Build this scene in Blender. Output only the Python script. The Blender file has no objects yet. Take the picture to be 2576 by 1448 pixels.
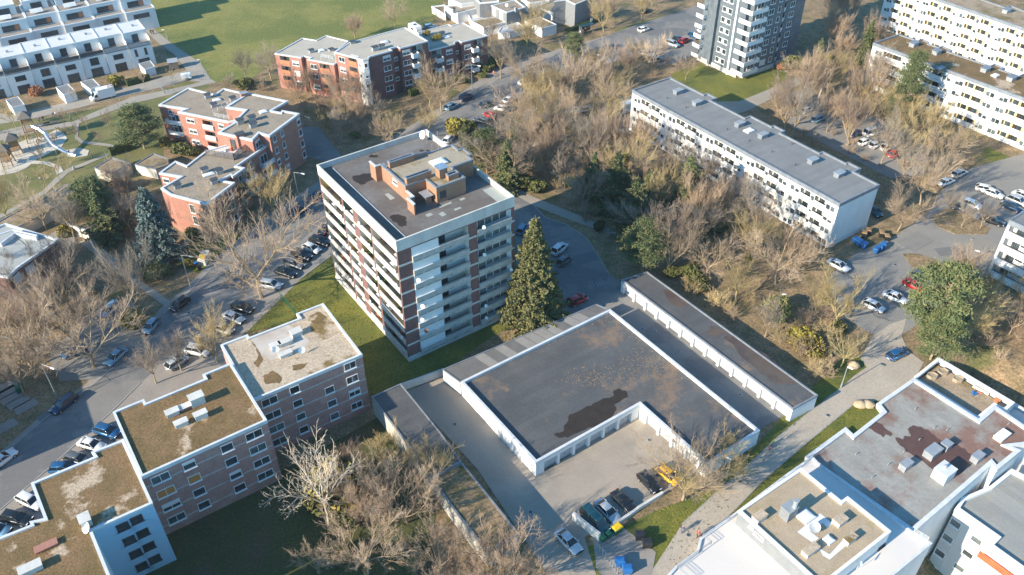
import bpy, bmesh, math, random
from mathutils import Vector, Matrix
from mathutils.geometry import tessellate_polygon
R = math.radians
SC = bpy.context.scene
COL = SC.collection
# ---------------- camera (28-30 mm drone view, 100 m above the ground) ----------------
FPX = 2142.62; PIT = 0.673976; ROL = -0.0072293; CX = 1288.0; CY = 724.0; CH = 100.0
_up = Vector((math.sin(ROL)*math.cos(PIT), math.cos(ROL)*math.cos(PIT), math.sin(PIT)))
_fw = Vector((0, 0, -1)); _fy = (_fw - _fw.dot(_up)*_up).normalized(); _fx = _fy.cross(_up)
MW = Matrix((_fx, _fy, _up))          # camera axes -> world axes
cam = bpy.data.cameras.new('camera'); camo = bpy.data.objects.new('camera', cam); COL.objects.link(camo)
cam.sensor_width = 36.0; cam.lens = FPX/2576*36; cam.clip_start = 1; cam.clip_end = 3000
camo.matrix_world = Matrix.Translation((0, 0, CH)) @ MW.to_4x4()
SC.camera = camo
# ---------------- daylight: low winter sun from behind left ----------------
SUN_EL = 24.5; SUN_DIR = 213.5         # elevation, compass direction the light comes FROM (deg from +x, ccw)
W = bpy.data.worlds.new('World'); SC.world = W; W.use_nodes = True
nt = W.node_tree; bg = nt.nodes['Background']
sky = nt.nodes.new('ShaderNodeTexSky'); sky.sky_type = 'NISHITA'; sky.sun_disc = False
sky.sun_elevation = R(SUN_EL); sky.sun_rotation = R(90-SUN_DIR); sky.air_density = 1.0; sky.dust_density = 0.3; sky.ozone_density = 4.0
tint = nt.nodes.new('ShaderNodeMix'); tint.data_type = 'RGBA'; tint.blend_type = 'MULTIPLY'; tint.inputs[0].default_value = 1; tint.inputs[7].default_value = (.48, .86, .93, 1)
nt.links.new(sky.outputs[0], tint.inputs[6]); nt.links.new(tint.outputs[2], bg.inputs[0]); bg.inputs[1].default_value = 0.15
sd = bpy.data.lights.new('sun', 'SUN'); so = bpy.data.objects.new('sun', sd); COL.objects.link(so)
sd.energy = 4.7; sd.angle = R(0.53); sd.color = (1.0, 0.885, 0.70)
_sv = Vector((math.cos(R(SUN_DIR))*math.cos(R(SUN_EL)), math.sin(R(SUN_DIR))*math.cos(R(SUN_EL)), math.sin(R(SUN_EL))))
so.rotation_euler = _sv.to_track_quat('Z', 'Y').to_euler(); so.location = (-80, -40, 90)
SC.view_settings.view_transform = 'Standard'; SC.view_settings.look = 'None'
SC.view_settings.exposure = 1.02; SC.view_settings.gamma = 1.0
SC.render.engine = 'CYCLES'
# ---------------- measuring helpers: a point of the photo on a level of the place ----------------
VW = {'O': (0, 0, 1), 'A0': (0, 0, .33359), 'A1': (858.66, 0, .33359), 'A2': (1717.3, 0, .33359),
      'B0': (0, 483, .33359), 'B1': (858.66, 483, .33359), 'B2': (1717.3, 483, .33359),
      'C0': (0, 964.6, .33359), 'C1': (858.66, 964.6, .33359), 'C2': (1717.3, 964.6, .33359),
      'tw': (771.4, 322, .2085), 'rb': (375.7, 201.2, .2872), 'db': (670.8, 40.2, .22396),
      'r1': (2146.6, 1100.2, .24), 'r2': (1663.6, 1100.2, .24), 'r3': (2012.5, 872.1, .2316),
      'tl': (0, 0, .22233), 'pg': (0, 281.7, .22234), 'lw': (0, 523.2, .19458), 'dt': (1717.3, 0, .16667),
      'wr': (2079.6, 0, .34449), 'e1': (2381.4, 496.4, .21308), 'tr': (1073.3, 0, .20833)}
def px(v, x, y): a, b, k = VW[v]; return (a+k*x, b+k*y)
def rdir(p): return MW @ Vector((p[0]-CX, -(p[1]-CY), -FPX))
def G(v, x, y, z=0.0):
    d = rdir(px(v, x, y)); t = (z-CH)/d.z
    return Vector((d.x*t, d.y*t, z))
def PL(v, s, z=0.0):
    """list of points 'x,y x,y V:x,y' in view v (V: switches the view) on level z"""
    out = []
    for w in s.split():
        vv = v
        if ':' in w: vv, w = w.split(':')
        a, b = w.split(','); out.append(G(vv, float(a), float(b), z))
    return out
def topz(v, base, top, v2=None):
    b = G(v, *base); d = rdir(px(v2 or v, *top))
    t = (b.x*d.x+b.y*d.y)/(d.x*d.x+d.y*d.y); return CH+t*d.z
def area(P): return sum(P[i].x*P[(i+1) % len(P)].y-P[(i+1) % len(P)].x*P[i].y for i in range(len(P)))/2
def ccw(P): return P if area(P) > 0 else P[::-1]
def snap(P, ang=None):
    """square a plan: edges along two perpendicular directions"""
    n = len(P)
    if ang is None:
        i = max(range(n), key=lambda i: (P[(i+1) % n]-P[i]).length); d = P[(i+1) % n]-P[i]; ang = math.degrees(math.atan2(d.y, d.x))
    c, s = math.cos(R(ang)), math.sin(R(ang))
    U = [[p.x*c+p.y*s, -p.x*s+p.y*c] for p in P]
    for ax in (0, 1):
        grp = list(range(n))
        for i in range(n):
            j = (i+1) % n; du = abs(U[j][0]-U[i][0]); dv = abs(U[j][1]-U[i][1])
            if (ax == 1 and du > dv) or (ax == 0 and dv >= du):
                a, b = grp[i], grp[j]; grp = [a if g == b else g for g in grp]
        V = [u[ax] for u in U]
        for g in set(grp):
            m = [k for k in range(n) if grp[k] == g]; av = sum(V[k] for k in m)/len(m)
            for k in m: U[k][ax] = av
    return [Vector((u*c-v*s, u*s+v*c, P[0].z)) for u, v in U]
def inset(P, d):
    """offset a ccw plan inwards by d"""
    n = len(P); out = []
    for i in range(n):
        a, b, c = P[i-1], P[i], P[(i+1) % n]
        e1 = (b-a); e1.z = 0; e1.normalize(); e2 = (c-b); e2.z = 0; e2.normalize()
        n1 = Vector((-e1.y, e1.x, 0)); n2 = Vector((-e2.y, e2.x, 0))
        k = 1+n1.dot(n2); m = (n1+n2)/(k if k > .2 else .2)
        out.append(b+m*d)
    return out
def inpoly(p, P):
    r = False; n = len(P)
    for i in range(n):
        a, b = P[i], P[i-1]
        if (a.y > p[1]) != (b.y > p[1]) and p[0] < (b.x-a.x)*(p[1]-a.y)/(b.y-a.y)+a.x: r = not r
    return r
# ---------------- mesh builder ----------------
class MB:
    def __init__(s): s.v = []; s.f = []; s.m = []
    def add(s, V, F, m=0):
        k = len(s.v); s.v += [tuple(p) for p in V]; s.f += [tuple(i+k for i in f) for f in F]; s.m += [m]*len(F)
    def quad(s, a, b, c, d, m=0): s.add((a, b, c, d), ((0, 1, 2, 3),), m)
    def box(s, c, sz, rz=0.0, m=0, M=None):
        x, y, z = sz[0]/2, sz[1]/2, sz[2]/2; V = [Vector((i*x, j*y, k*z)) for k in (-1, 1) for j in (-1, 1) for i in (-1, 1)]
        if M is None: M = Matrix.Translation(c) @ Matrix.Rotation(rz, 4, 'Z')
        s.add([M @ p for p in V], ((0, 2, 3, 1), (4, 5, 7, 6), (0, 1, 5, 4), (2, 6, 7, 3), (0, 4, 6, 2), (1, 3, 7, 5)), m)
    def prism(s, P, z0, z1, m=0, top=True, bot=False, sides=True):
        n = len(P); A = [(p[0], p[1], z0) for p in P]; B = [(p[0], p[1], z1) for p in P]
        if sides: s.add(A+B, [(i, (i+1) % n, n+(i+1) % n, n+i) for i in range(n)], m)
        if top: s.sheet(B, m)
        if bot: s.sheet([A[i] for i in range(n-1, -1, -1)], m)
    def sheet(s, P, m=0):
        V = [Vector(p) for p in P]; T = tessellate_polygon([V])
        F = []
        for a, b, c in T:
            nz = (V[b]-V[a]).cross(V[c]-V[a]).z
            F.append((a, b, c) if nz > 0 else (a, c, b))
        s.add(V, F, m)
    def ring(s, P, Q, z0, z1, m=0):
        n = len(P); V = [(p[0], p[1], z0) for p in P]+[(p[0], p[1], z1) for p in P]+[(q[0], q[1], z1) for q in Q]+[(q[0], q[1], z0) for q in Q]
        F = []
        for i in range(n):
            j = (i+1) % n; F += [(i, j, n+j, n+i), (n+i, n+j, 2*n+j, 2*n+i), (2*n+i, 2*n+j, 3*n+j, 3*n+i), (3*n+i, 3*n+j, j, i)]
        s.add(V, F, m)
    def tube(s, a, b, r0, r1=None, n=6, m=0, cap=True):
        a = Vector(a); b = Vector(b); d = (b-a)
        if d.length < 1e-6: return
        d.normalize(); r1 = r0 if r1 is None else r1
        u = d.orthogonal().normalized(); w = d.cross(u); V = []
        for p, r in ((a, r0), (b, r1)):
            for i in range(n): t = 2*math.pi*i/n; V.append(p+(u*math.cos(t)+w*math.sin(t))*r)
        F = [(i, (i+1) % n, n+(i+1) % n, n+i) for i in range(n)]
        if cap: F += [tuple(range(n-1, -1, -1)), tuple(range(n, 2*n))]
        s.add(V, F, m)
    def disc(s, c, nrm, r, th=.03, n=14, m=0):
        nrm = Vector(nrm).normalized(); s.tube(Vector(c)-nrm*th/2, Vector(c)+nrm*th/2, r, r, n, m)
    def loft(s, rows, m=0, caps=True):
        n = len(rows[0]); V = [p for r in rows for p in r]; F = []
        for k in range(len(rows)-1):
            for i in range(n): F.append((k*n+i, k*n+(i+1) % n, (k+1)*n+(i+1) % n, (k+1)*n+i))
        if caps: F += [tuple(range(n-1, -1, -1)), tuple((len(rows)-1)*n+i for i in range(n))]
        s.add(V, F, m)
    def mesh(s, name, mats, smooth=False, off=None):
        me = bpy.data.meshes.new(name)
        V = s.v if off is None else [(p[0]-off[0], p[1]-off[1], p[2]-off[2]) for p in s.v]
        me.from_pydata(V, [], s.f)
        mats = mats if isinstance(mats, (list, tuple)) else [mats]
        for a in mats: me.materials.append(a)
        if len(mats) > 1: me.polygons.foreach_set('material_index', s.m)
        if smooth: me.polygons.foreach_set('use_smooth', [True]*len(s.f))
        me.update(); return me
    def obj(s, name, mats, parent=None, smooth=False):
        me = s.mesh(name, mats, smooth, off=parent.location if parent else None)
        if parent and parent.rotation_euler.z: raise ValueError('rotated parent')
        return link(name, me, parent)
def link(name, me, parent=None, loc=None, rz=0.0):
    o = bpy.data.objects.new(name, me); COL.objects.link(o)
    if parent: o.parent = parent
    if loc is not None: o.location = loc
    if rz: o.rotation_euler.z = rz
    return o
def tag(o, label=None, cat=None, group=None, kind=None):
    if label: o['label'] = label
    if cat: o['category'] = cat
    if group: o['group'] = group
    if kind: o['kind'] = kind
    return o
def root(name, loc, label, cat, group=None, rz=0.0):
    o = bpy.data.objects.new(name, None); COL.objects.link(o); o.location = loc; o.rotation_euler.z = rz; o.empty_display_size = .5
    return tag(o, label, cat, group)
KIDS = {}
def clone(o, parent=None):
    c = o.copy(); COL.objects.link(c)
    if parent is not None: c.parent = parent
    for k in KIDS.get(o.name, []): clone(k, c)
    return c
def reg(parent, kids): KIDS.setdefault(parent.name, []).extend(kids)
# ---------------- procedural materials ----------------
_MC = {}
def srgb(h):
    h = h.lstrip('#'); c = [int(h[i:i+2], 16)/255 for i in (0, 2, 4)]
    return tuple(((x+.055)/1.055)**2.4 if x > .04045 else x/12.92 for x in c)
def mat(name, c1, c2=None, sc=1.0, rough=.8, c3=None, sc2=.15, thr=(.45, .6), fine=0.0, fsc=8.0, bump=0.0, bsc=None, metal=0.0, stretch=None, spec=None, var=0.0, trans=0.0, coat=0.0):
    """c1/c2 mottled at scale sc; c3 in patches at scale sc2; fine grain in value"""
    if name in _MC: return _MC[name]
    m = bpy.data.materials.new(name); m.use_nodes = True; t = m.node_tree; L = t.links; N = t.nodes
    b = N['Principled BSDF']; b.inputs['Roughness'].default_value = rough; b.inputs['Metallic'].default_value = metal
    if spec is not None: b.inputs['Specular IOR Level'].default_value = spec
    if coat: b.inputs['Coat Weight'].default_value = coat
    c4 = lambda c: (c[0], c[1], c[2], 1)
    tc = N.new('ShaderNodeTexCoord'); co = tc.outputs['Object']
    if stretch:
        mp = N.new('ShaderNodeMapping'); mp.inputs['Scale'].default_value = stretch; L.new(co, mp.inputs[0]); co2 = mp.outputs[0]
    else: co2 = co
    def noise(s, d=4, r=.6, v=None):
        n = N.new('ShaderNodeTexNoise'); n.inputs['Scale'].default_value = s; n.inputs['Detail'].default_value = d; n.inputs['Roughness'].default_value = r
        L.new(v or co, n.inputs['Vector']); return n.outputs['Fac']
    def ramp(f, a, b_):
        r = N.new('ShaderNodeMapRange'); r.inputs[1].default_value = a; r.inputs[2].default_value = b_; L.new(f, r.inputs[0]); return r.outputs[0]
    def mix(f, a, b_, bt='MIX'):
        x = N.new('ShaderNodeMix'); x.data_type = 'RGBA'; x.blend_type = bt
        for k, val in ((0, f), (6, a), (7, b_)):
            if hasattr(val, 'is_linked') or hasattr(val, 'links'): L.new(val, x.inputs[k])
            else: x.inputs[k].default_value = val
        return x.outputs[2]
    cur = c4(c1)
    if c2: cur = mix(ramp(noise(sc, v=co2), .32, .68), c4(c1), c4(c2))
    if c3: cur = mix(ramp(noise(sc2, 5, .65), *thr), cur, c4(c3))
    if fine:
        f = N.new('ShaderNodeMapRange'); f.inputs[1].default_value = .3; f.inputs[2].default_value = .7
        f.inputs[3].default_value = 1-fine; f.inputs[4].default_value = 1+fine; L.new(noise(fsc, 3, .7), f.inputs[0])
        g = N.new('ShaderNodeVectorMath'); g.operation = 'SCALE'
        if isinstance(cur, tuple): g.inputs[0].default_value = cur[:3]
        else: L.new(cur, g.inputs[0])
        L.new(f.outputs[0], g.inputs['Scale']); cur = g.outputs[0]
    if var:
        oi = N.new('ShaderNodeObjectInfo'); f = N.new('ShaderNodeMapRange'); f.inputs[3].default_value = 1-var; f.inputs[4].default_value = 1+var; L.new(oi.outputs['Random'], f.inputs[0])
        g = N.new('ShaderNodeVectorMath'); g.operation = 'SCALE'
        if isinstance(cur, tuple): g.inputs[0].default_value = cur[:3]
        else: L.new(cur, g.inputs[0])
        L.new(f.outputs[0], g.inputs['Scale']); cur = g.outputs[0]
    if isinstance(cur, tuple): b.inputs['Base Color'].default_value = cur
    else: L.new(cur, b.inputs['Base Color'])
    if bump:
        bp = N.new('ShaderNodeBump'); bp.inputs['Strength'].default_value = bump; bp.inputs['Distance'].default_value = .15
        L.new(noise(bsc or fsc, 4, .7), bp.inputs['Height']); L.new(bp.outputs[0], b.inputs['Normal'])
    _MC[name] = m; return m
def seam(name, base, dark, w, h, rz, mort=.02, **k):
    """adds sheet joints (brick pattern of size w x h turned by rz) to a material"""
    if name in _MC: return _MC[name]
    m = mat(name, *base, **k); t = m.node_tree; N = t.nodes; L = t.links; b = N['Principled BSDF']
    tc = N.new('ShaderNodeTexCoord'); mp = N.new('ShaderNodeMapping'); mp.inputs['Rotation'].default_value = (0, 0, -rz)
    br = N.new('ShaderNodeTexBrick'); br.inputs['Scale'].default_value = 1; br.inputs['Brick Width'].default_value = w; br.inputs['Row Height'].default_value = h
    br.inputs['Mortar Size'].default_value = mort; br.inputs['Mortar Smooth'].default_value = .3; br.inputs['Color1'].default_value = (1, 1, 1, 1); br.inputs['Color2'].default_value = (.86, .86, .86, 1); br.inputs['Mortar'].default_value = (dark, dark, dark, 1)
    L.new(tc.outputs['Object'], mp.inputs[0]); L.new(mp.outputs[0], br.inputs[0])
    x = N.new('ShaderNodeMix'); x.data_type = 'RGBA'; x.blend_type = 'MULTIPLY'; x.inputs[0].default_value = 1
    src = b.inputs['Base Color'].links[0].from_socket; L.new(src, x.inputs[6]); L.new(br.outputs[0], x.inputs[7]); L.new(x.outputs[2], b.inputs['Base Color'])
    return m
GA = 34.8                              # the estate's building grid, degrees
M = {}
M['grass'] = mat('lawn_grass', (.125, .135, .014), (.19, .17, .028), .5, .95, (.095, .11, .018), .12, (.42, .62), fine=.4, fsc=3.2, bump=.7, bsc=5)
M['grassd'] = mat('shade_toned_grass', (.06, .07, .02), (.085, .085, .025), .4, .95, (.10, .075, .04), .15, (.5, .65), fine=.4, fsc=3, bump=.6, bsc=5)  # garden grass and litter, darkened: the garden's shade is put into the colour
M['field'] = mat('meadow_grass', (.19, .185, .04), (.235, .21, .055), .35, .95, (.135, .15, .03), .035, (.44, .56), fine=.35, fsc=1.6, bump=.6, bsc=2.5)
M['park'] = mat('worn_grass', (.16, .15, .045), (.21, .18, .07), .25, .95, (.12, .125, .035), .08, (.42, .6), fine=.2, fsc=3, bump=.3, bsc=5)
M['litter'] = mat('leaf_litter', (.33, .22, .125), (.15, .115, .055), .35, .98, (.12, .115, .04), .09, (.55, .66), fine=.5, fsc=2.2, bump=.8, bsc=3)
M['asphalt'] = mat('asphalt', (.19, .18, .17), (.235, .22, .205), .22, .9, (.155, .15, .148), .09, (.5, .56), fine=.12, fsc=5)
M['asphalt_old'] = mat('old_asphalt', (.21, .20, .185), (.26, .24, .215), .2, .9, (.26, .23, .19), .07, (.52, .7), fine=.12, fsc=4)
M['yard'] = mat('yard_concrete', (.37, .31, .25), (.28, .24, .20), .10, .9, (.44, .375, .30), .06, (.5, .7), fine=.1, fsc=5)
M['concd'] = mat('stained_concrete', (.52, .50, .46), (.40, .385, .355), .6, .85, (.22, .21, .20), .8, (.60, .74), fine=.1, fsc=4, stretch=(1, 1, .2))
M['path'] = mat('pale_path', (.36, .315, .26), (.30, .265, .22), .2, .9, fine=.1, fsc=5)
M['paver'] = seam('paver_path', ((.47, .40, .32), (.40, .34, .275)), .88, .4, .25, R(GA), .02, sc=.12, rough=.9, fine=.12, fsc=5)
M['pave'] = mat('pavement', (.31, .27, .235), (.25, .225, .20), .35, .9, fine=.12, fsc=5)
M['sand'] = mat('play_sand', (.60, .55, .46), (.50, .44, .36), .3, .95, fine=.1, fsc=4)
M['kerb'] = mat('kerb_stone', (.36, .34, .31), (.28, .27, .25), 1, .85)
M['white'] = mat('white_render', (.80, .79, .77), (.70, .69, .67), .35, .85, (.60, .58, .54), .5, (.66, .80), fine=.04, fsc=4, stretch=(1, 1, .35))
M['cream'] = mat('cream_render', (.70, .66, .57), (.62, .58, .50), .3, .85, fine=.05, fsc=4)
M['conc'] = mat('weathered_concrete', (.66, .635, .59), (.52, .50, .46), .5, .85, (.34, .33, .31), .6, (.62, .8), fine=.08, fsc=4, stretch=(1, 1, .25))
M['coping'] = mat('light_coping', (.68, .69, .70), (.55, .56, .57), .7, .6, (.44, .44, .43), 1.1, (.64, .76), fine=.07, fsc=5)
M['greycop'] = mat('grey_sheet_coping', (.17, .19, .22), (.25, .27, .30), .8, .5, fine=.08, fsc=5)
M['brick'] = mat('brown_brick', (.45, .25, .21), (.37, .20, .17), .8, .9, (.49, .30, .255), .3, (.5, .7), fine=.25, fsc=6)
M['brickred'] = mat('red_brick', (.42, .20, .145), (.35, .16, .12), .8, .9, fine=.2, fsc=6)
M['brickdk'] = mat('dark_brick', (.23, .115, .10), (.17, .085, .08), .9, .9, fine=.28, fsc=6)
M['brickpk'] = mat('rosy_brick', (.40, .20, .15), (.33, .15, .115), .6, .9, fine=.2, fsc=6)
M['slate'] = seam('slate_shingles', ((.105, .125, .145), (.17, .195, .22)), .7, 1.6, .3, 0, .04, sc=.7, rough=.6, fine=.15, fsc=6)
M['bit'] = seam('bitumen_roof', ((.165, .138, .122), (.125, .108, .098)), .8, 5.0, 1.05, R(GA), .03, sc=.25, rough=.85, c3=(.20, .19, .18), sc2=.12, thr=(.45, .6), fine=.10, fsc=4)
M['bitg'] = seam('grey_bitumen_roof', ((.24, .24, .235), (.205, .205, .205)), .82, 8.0, 1.05, R(GA), .03, sc=.3, rough=.8, fine=.08, fsc=4)
M['bitd'] = seam('dark_bitumen_roof', ((.088, .088, .092), (.118, .115, .113)), .8, 6.0, 1.05, R(GA), .03, sc=.2, rough=.75, c3=(.22, .155, .11), sc2=.13, thr=(.57, .66), fine=.15, fsc=3)
M['bitr'] = seam('stained_bitumen_roof', ((.36, .345, .31), (.30, .285, .26)), .82, 7.0, 1.05, R(GA-90), .03, sc=.35, rough=.75, c3=(.25, .145, .11), sc2=.11, thr=(.46, .58), fine=.12, fsc=2.5, stretch=(.6, 1, 1))
M['grav'] = mat('gravel_roof', (.40, .335, .25), (.33, .275, .205), .5, .95, (.22, .17, .07), .22, (.56, .66), fine=.3, fsc=5, bump=.5, bsc=7)
M['gravp'] = mat('pale_gravel_roof', (.47, .42, .345), (.41, .36, .295), .3, .95, fine=.22, fsc=5)
M['gravg'] = mat('grey_gravel_roof', (.33, .265, .20), (.27, .22, .165), .4, .95, (.20, .15, .06), .18, (.6, .7), fine=.35, fsc=4)
M['moss'] = mat('mossy_roof', (.23, .135, .062), (.15, .10, .036), .35, .98, (.48, .36, .25), .14, (.575, .63), fine=.4, fsc=3.5, bump=.6, bsc=5)
M['mossp'] = mat('half_mossy_roof', (.52, .41, .30), (.42, .33, .24), .4, .98, (.20, .13, .045), .12, (.54, .60), fine=.3, fsc=3, bump=.4, bsc=5)
M['mossb'] = mat('brown_moss_roof', (.30, .225, .15), (.36, .28, .20), .35, .98, (.19, .14, .06), .15, (.5, .65), fine=.3, fsc=3)
M['deck'] = mat('terrace_deck', (.70, .64, .59), (.66, .60, .55), .1, .6, fine=.03, fsc=3)
M['frame'] = mat('window_frame', (.78, .78, .77), rough=.5)
M['dframe'] = mat('dark_window_frame', (.06, .065, .07), rough=.5)
M['glass'] = mat('window_glass', (.03, .04, .05), (.07, .085, .09), 1.2, .12, spec=.7, var=.4)
M['glass2'] = mat('curtained_glass', (.16, .19, .19), (.08, .10, .11), 1.5, .15, spec=.7, var=.3)
M['shut'] = mat('white_shutter', (.68, .67, .65), rough=.6)
M['shutb'] = mat('orange_blind', (.55, .22, .06), rough=.7)
M['metal'] = mat('zinc_sheet', (.42, .44, .46), (.34, .36, .38), 1.5, .45, metal=.3)
M['dmetal'] = mat('dark_metal', (.06, .065, .07), rough=.5)
M['steel'] = mat('bright_steel', (.72, .74, .76), rough=.25, metal=.8)
M['paintw'] = mat('white_paint', (.80, .80, .79), rough=.45)
M['wood'] = mat('play_timber', (.33, .21, .11), (.24, .15, .08), 2, .8)
M['woodg'] = mat('grey_timber', (.17, .145, .125), (.12, .105, .09), 2, .8)
M['hedge'] = mat('hedge_leaves', (.075, .095, .015), (.035, .05, .012), 1.2, .9, fine=.3, fsc=8, var=.2)
M['terra'] = mat('terracotta', (.50, .20, .10), rough=.8)
M['orange'] = mat('orange_cloth', (.65, .15, .06), (.55, .10, .04), 1, .8)
M['yellow'] = mat('yellow_plastic', (.80, .50, .01), rough=.5)
M['blue'] = mat('blue_plastic', (.02, .13, .36), rough=.45)
M['green'] = mat('green_plastic', (.01, .12, .06), rough=.5)
M['black'] = mat('black_plastic', (.02, .022, .025), rough=.5)
M['rock'] = mat('sandstone_rock', (.52, .38, .24), (.42, .31, .20), 1.5, .9, fine=.2, fsc=4, bump=.6)
# ---------------- ground ----------------
_a = G('r3', 60, 1200, .9); _b = G('r3', 1230, 370, .9); _e = (_b-_a); _e.z = 0; _sc = _e.length+14; _e.normalize(); _nn = Vector((_e.y, -_e.x, 0))
def sm(t): t = max(0, min(1, t)); return t*t*(3-2*t)
def gz(x, y):
    d = (Vector((x, y, 0))-_a); d.z = 0
    return (-5*sm((d.dot(_nn)+.5)/4)-11*sm((d.dot(_nn)-3)/18))*sm((_sc+6-d.dot(_e))/14)
TP = None
def build_ground():
    xs = [-1400, -700, -420]+[-300+5*i for i in range(0, 61)]+[1+3*i for i in range(0, 13)]+[38+1*i for i in range(0, 46)]+[84+3*i for i in range(0, 23)]+[155+8*i for i in range(0, 14)]+[420, 700, 1400]
    ys = [-600, -200, -50, 0]+[20+3*i for i in range(0, 17)]+[69+1*i for i in range(0, 48)]+[117+3*i for i in range(0, 15)]+[165+8*i for i in range(0, 25)]+[420, 600, 1000, 2200]
    tp = inset(ccw(PL('r3', '1240,330 1505,118 2330,610 2230,700 2120,640 1940,788 1236,347', .35)), .25)
    V = [(x, y, -5 if inpoly((x, y), tp) else gz(x, y)) for y in ys for x in xs]; n = len(xs)
    F = [(j*n+i, j*n+i+1, (j+1)*n+i+1, (j+1)*n+i) for j in range(len(ys)-1) for i in range(n-1)]
    b = MB(); b.add(V, F); tag(b.obj('ground', M['litter']), 'brown leaf litter and earth under the whole estate', 'ground', kind='structure')
build_ground()
BLOCK = []      # plans where no tree may stand
SHN = [0]
def sheet(name, m, lv, v, s, label, block=False):
    P = PL(v, s); b = MB(); SHN[0] += 1; b.sheet([(p.x, p.y, lv*.012+.004+SHN[0]*.0004) for p in P]); o = b.obj(name, M[m]); tag(o, label, name.replace('_', ' '), kind='structure')
    if block: BLOCK.append(P)
    return P
def kerb(v, s, h=.12, w=.18, lv=0):
    P = PL(v, s); b = MB()
    for i in range(len(P)-1):
        d = P[i+1]-P[i]; b.box(((P[i].x+P[i+1].x)/2, (P[i].y+P[i+1].y)/2, h/2+lv-.02), (d.length+.05, w, h+.04), math.atan2(d.y, d.x))
    tag(b.obj('kerb', M['kerb']), 'pale kerb stones along the asphalt', 'kerb', kind='structure')
sheet('meadow', 'field', 1, 'O', '300,-120 335,15 352,45 388,88 432,120 505,172 530,205 610,215 700,150 760,120 900,118 1088,60 1112,10 1135,-120', 'wide green meadow behind the houses', True)
sheet('park_lawn', 'park', 1, 'O', '-60,300 120,297 300,262 470,205 530,215 490,250 415,262 410,420 300,470 120,520 -60,600', 'worn park lawn beside the playground', True)
sheet('tower_lawn', 'grass', 2, 'O', '610,840 690,762 760,700 842,640 1000,560 1300,600 1330,660 1330,800 1235,850 1115,935 1030,985 940,1005 880,900 800,800', 'green lawn round the tall tower')
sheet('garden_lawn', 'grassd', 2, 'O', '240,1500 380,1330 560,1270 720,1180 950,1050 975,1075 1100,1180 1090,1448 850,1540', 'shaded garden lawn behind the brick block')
sheet('garden_lawn', 'grass', 2, 'O', '1395,1500 1440,1400 1560,1330 1640,1290 1800,1230 1960,1060 2120,900 2200,900 2170,935 1985,1090 1760,1370 1600,1540', 'green strip between the garage yard and the pale path')
sheet('verge', 'grass', 2, 'O', '1650,1600 1700,1430 1855,1275 2035,1108 2150,1015 2250,1000 2300,1120 2000,1500', 'bright green verge beside the white flat roofs')
sheet('slate_tower_lawn', 'grass', 2, 'O', '1690,185 1760,160 1860,200 1965,165 1985,195 1880,255 1800,290 1700,250', 'lawn in front of the slate clad tower')
sheet('street_lawn', 'grass', 2, 'O', '540,560 700,640 520,700 440,660 470,600', 'sunny lawn by the red brick block')
sheet('villa_lawn', 'park', 2, 'O', '1545,75 1690,35 1740,60 1640,110 1600,120', 'dry lawn beside the white villa')
sheet('slab_lawn', 'grass', 2, 'O', '2410,120 2700,215 2700,260 2400,140', 'lawn strip between the white slab blocks')
sheet('slab_lawn', 'grass', 2, 'O', '2480,370 2640,435 2640,470 2470,395', 'lawn at the foot of the mossy roofed slab')
sheet('car_park', 'asphalt_old', 3, 'O', '2080,700 2150,640 2260,590 2330,540 2370,480 2440,425 2640,370 2640,580 2500,690 2440,700 2330,800 2290,830 2240,860 2190,840 2120,800', 'grey car park asphalt between the slabs', True)
sheet('car_park', 'asphalt_old', 3, 'O', '1640,120 1740,80 1760,130 1700,160 1650,165', 'car park beside the slate clad tower')
sheet('car_park', 'asphalt_old', 3, 'O', '1480,265 1590,240 1600,330 1500,345', 'parking strip behind the white truck')
sheet('car_park', 'asphalt_old', 3, 'O', '1950,240 2030,225 2330,350 2330,440 2240,450 1990,320', 'car park under the bare trees between the slabs')
sheet('pavement', 'pave', 3, 'O', '-80,1210 117,1035 213,970 300,880 345,850 400,780 470,722 533,656 683,536 777,473 1105,273 1250,170 1600,70 1900,-20 2100,-90 2300,-120 1960,32 1640,128 1410,196 1255,262 1200,352 1060,430 860,560 842,640 760,700 620,838 560,880 600,960 300,1130 100,1350 -80,1500', 'beige pavement on both sides of the street')
sheet('street', 'asphalt', 4, 'O', '-80,1225 0,1151 117,1051 213,985 300,915 345,870 400,800 470,742 533,676 683,556 777,493 1105,293 1275,187 1450,120 1600,65 1800,0 2000,-70 2160,-70 1950,20 1625,120 1400,185 1240,255 1185,354 1125,353 1000,440 870,530 800,570 720,640 650,720 547,803 433,893 353,965 283,1035 133,1171 0,1285 -80,1355', 'grey asphalt street curving past the tower', True)
sheet('parking_lane', 'asphalt_old', 5, 'O', '650,725 720,643 800,573 835,545 838,640 760,700 690,735', 'parking bays along the street by the tower')
sheet('side_yard', 'asphalt_old', 5, 'O', '215,795 262,770 330,760 360,800 345,868 300,913 240,955 150,960 120,900', 'parking yard under the big bare trees', True)
sheet('driveway', 'asphalt', 4, 'O', '1290,480 1345,520 1372,548 1425,565 1475,598 1508,650 1532,690 1566,712 1985,1040 1909,1082 1532,780 1440,800 1330,850 1300,700', 'asphalt drive curving to the garages', True)
sheet('footpath', 'path', 4, 'O', '1290,470 1350,500 1450,540 1560,590 1560,600 1440,556 1345,520 1285,485', 'pale footpath through the thicket')
sheet('footpath', 'path', 4, 'O', '1700,258 1860,256 1985,205 2080,160 2085,175 1990,225 1880,280 1780,310', 'pale footpath past the slate clad tower', True)
sheet('garage_yard', 'yard', 4, 'O', '1020,985 1120,950 1160,963 1347,1203 1615,1025 1780,1165 1650,1262 1470,1352 1500,1448 1380,1448 1300,1330 1200,1180', 'sunlit concrete yard in front of the garages', True)
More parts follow.
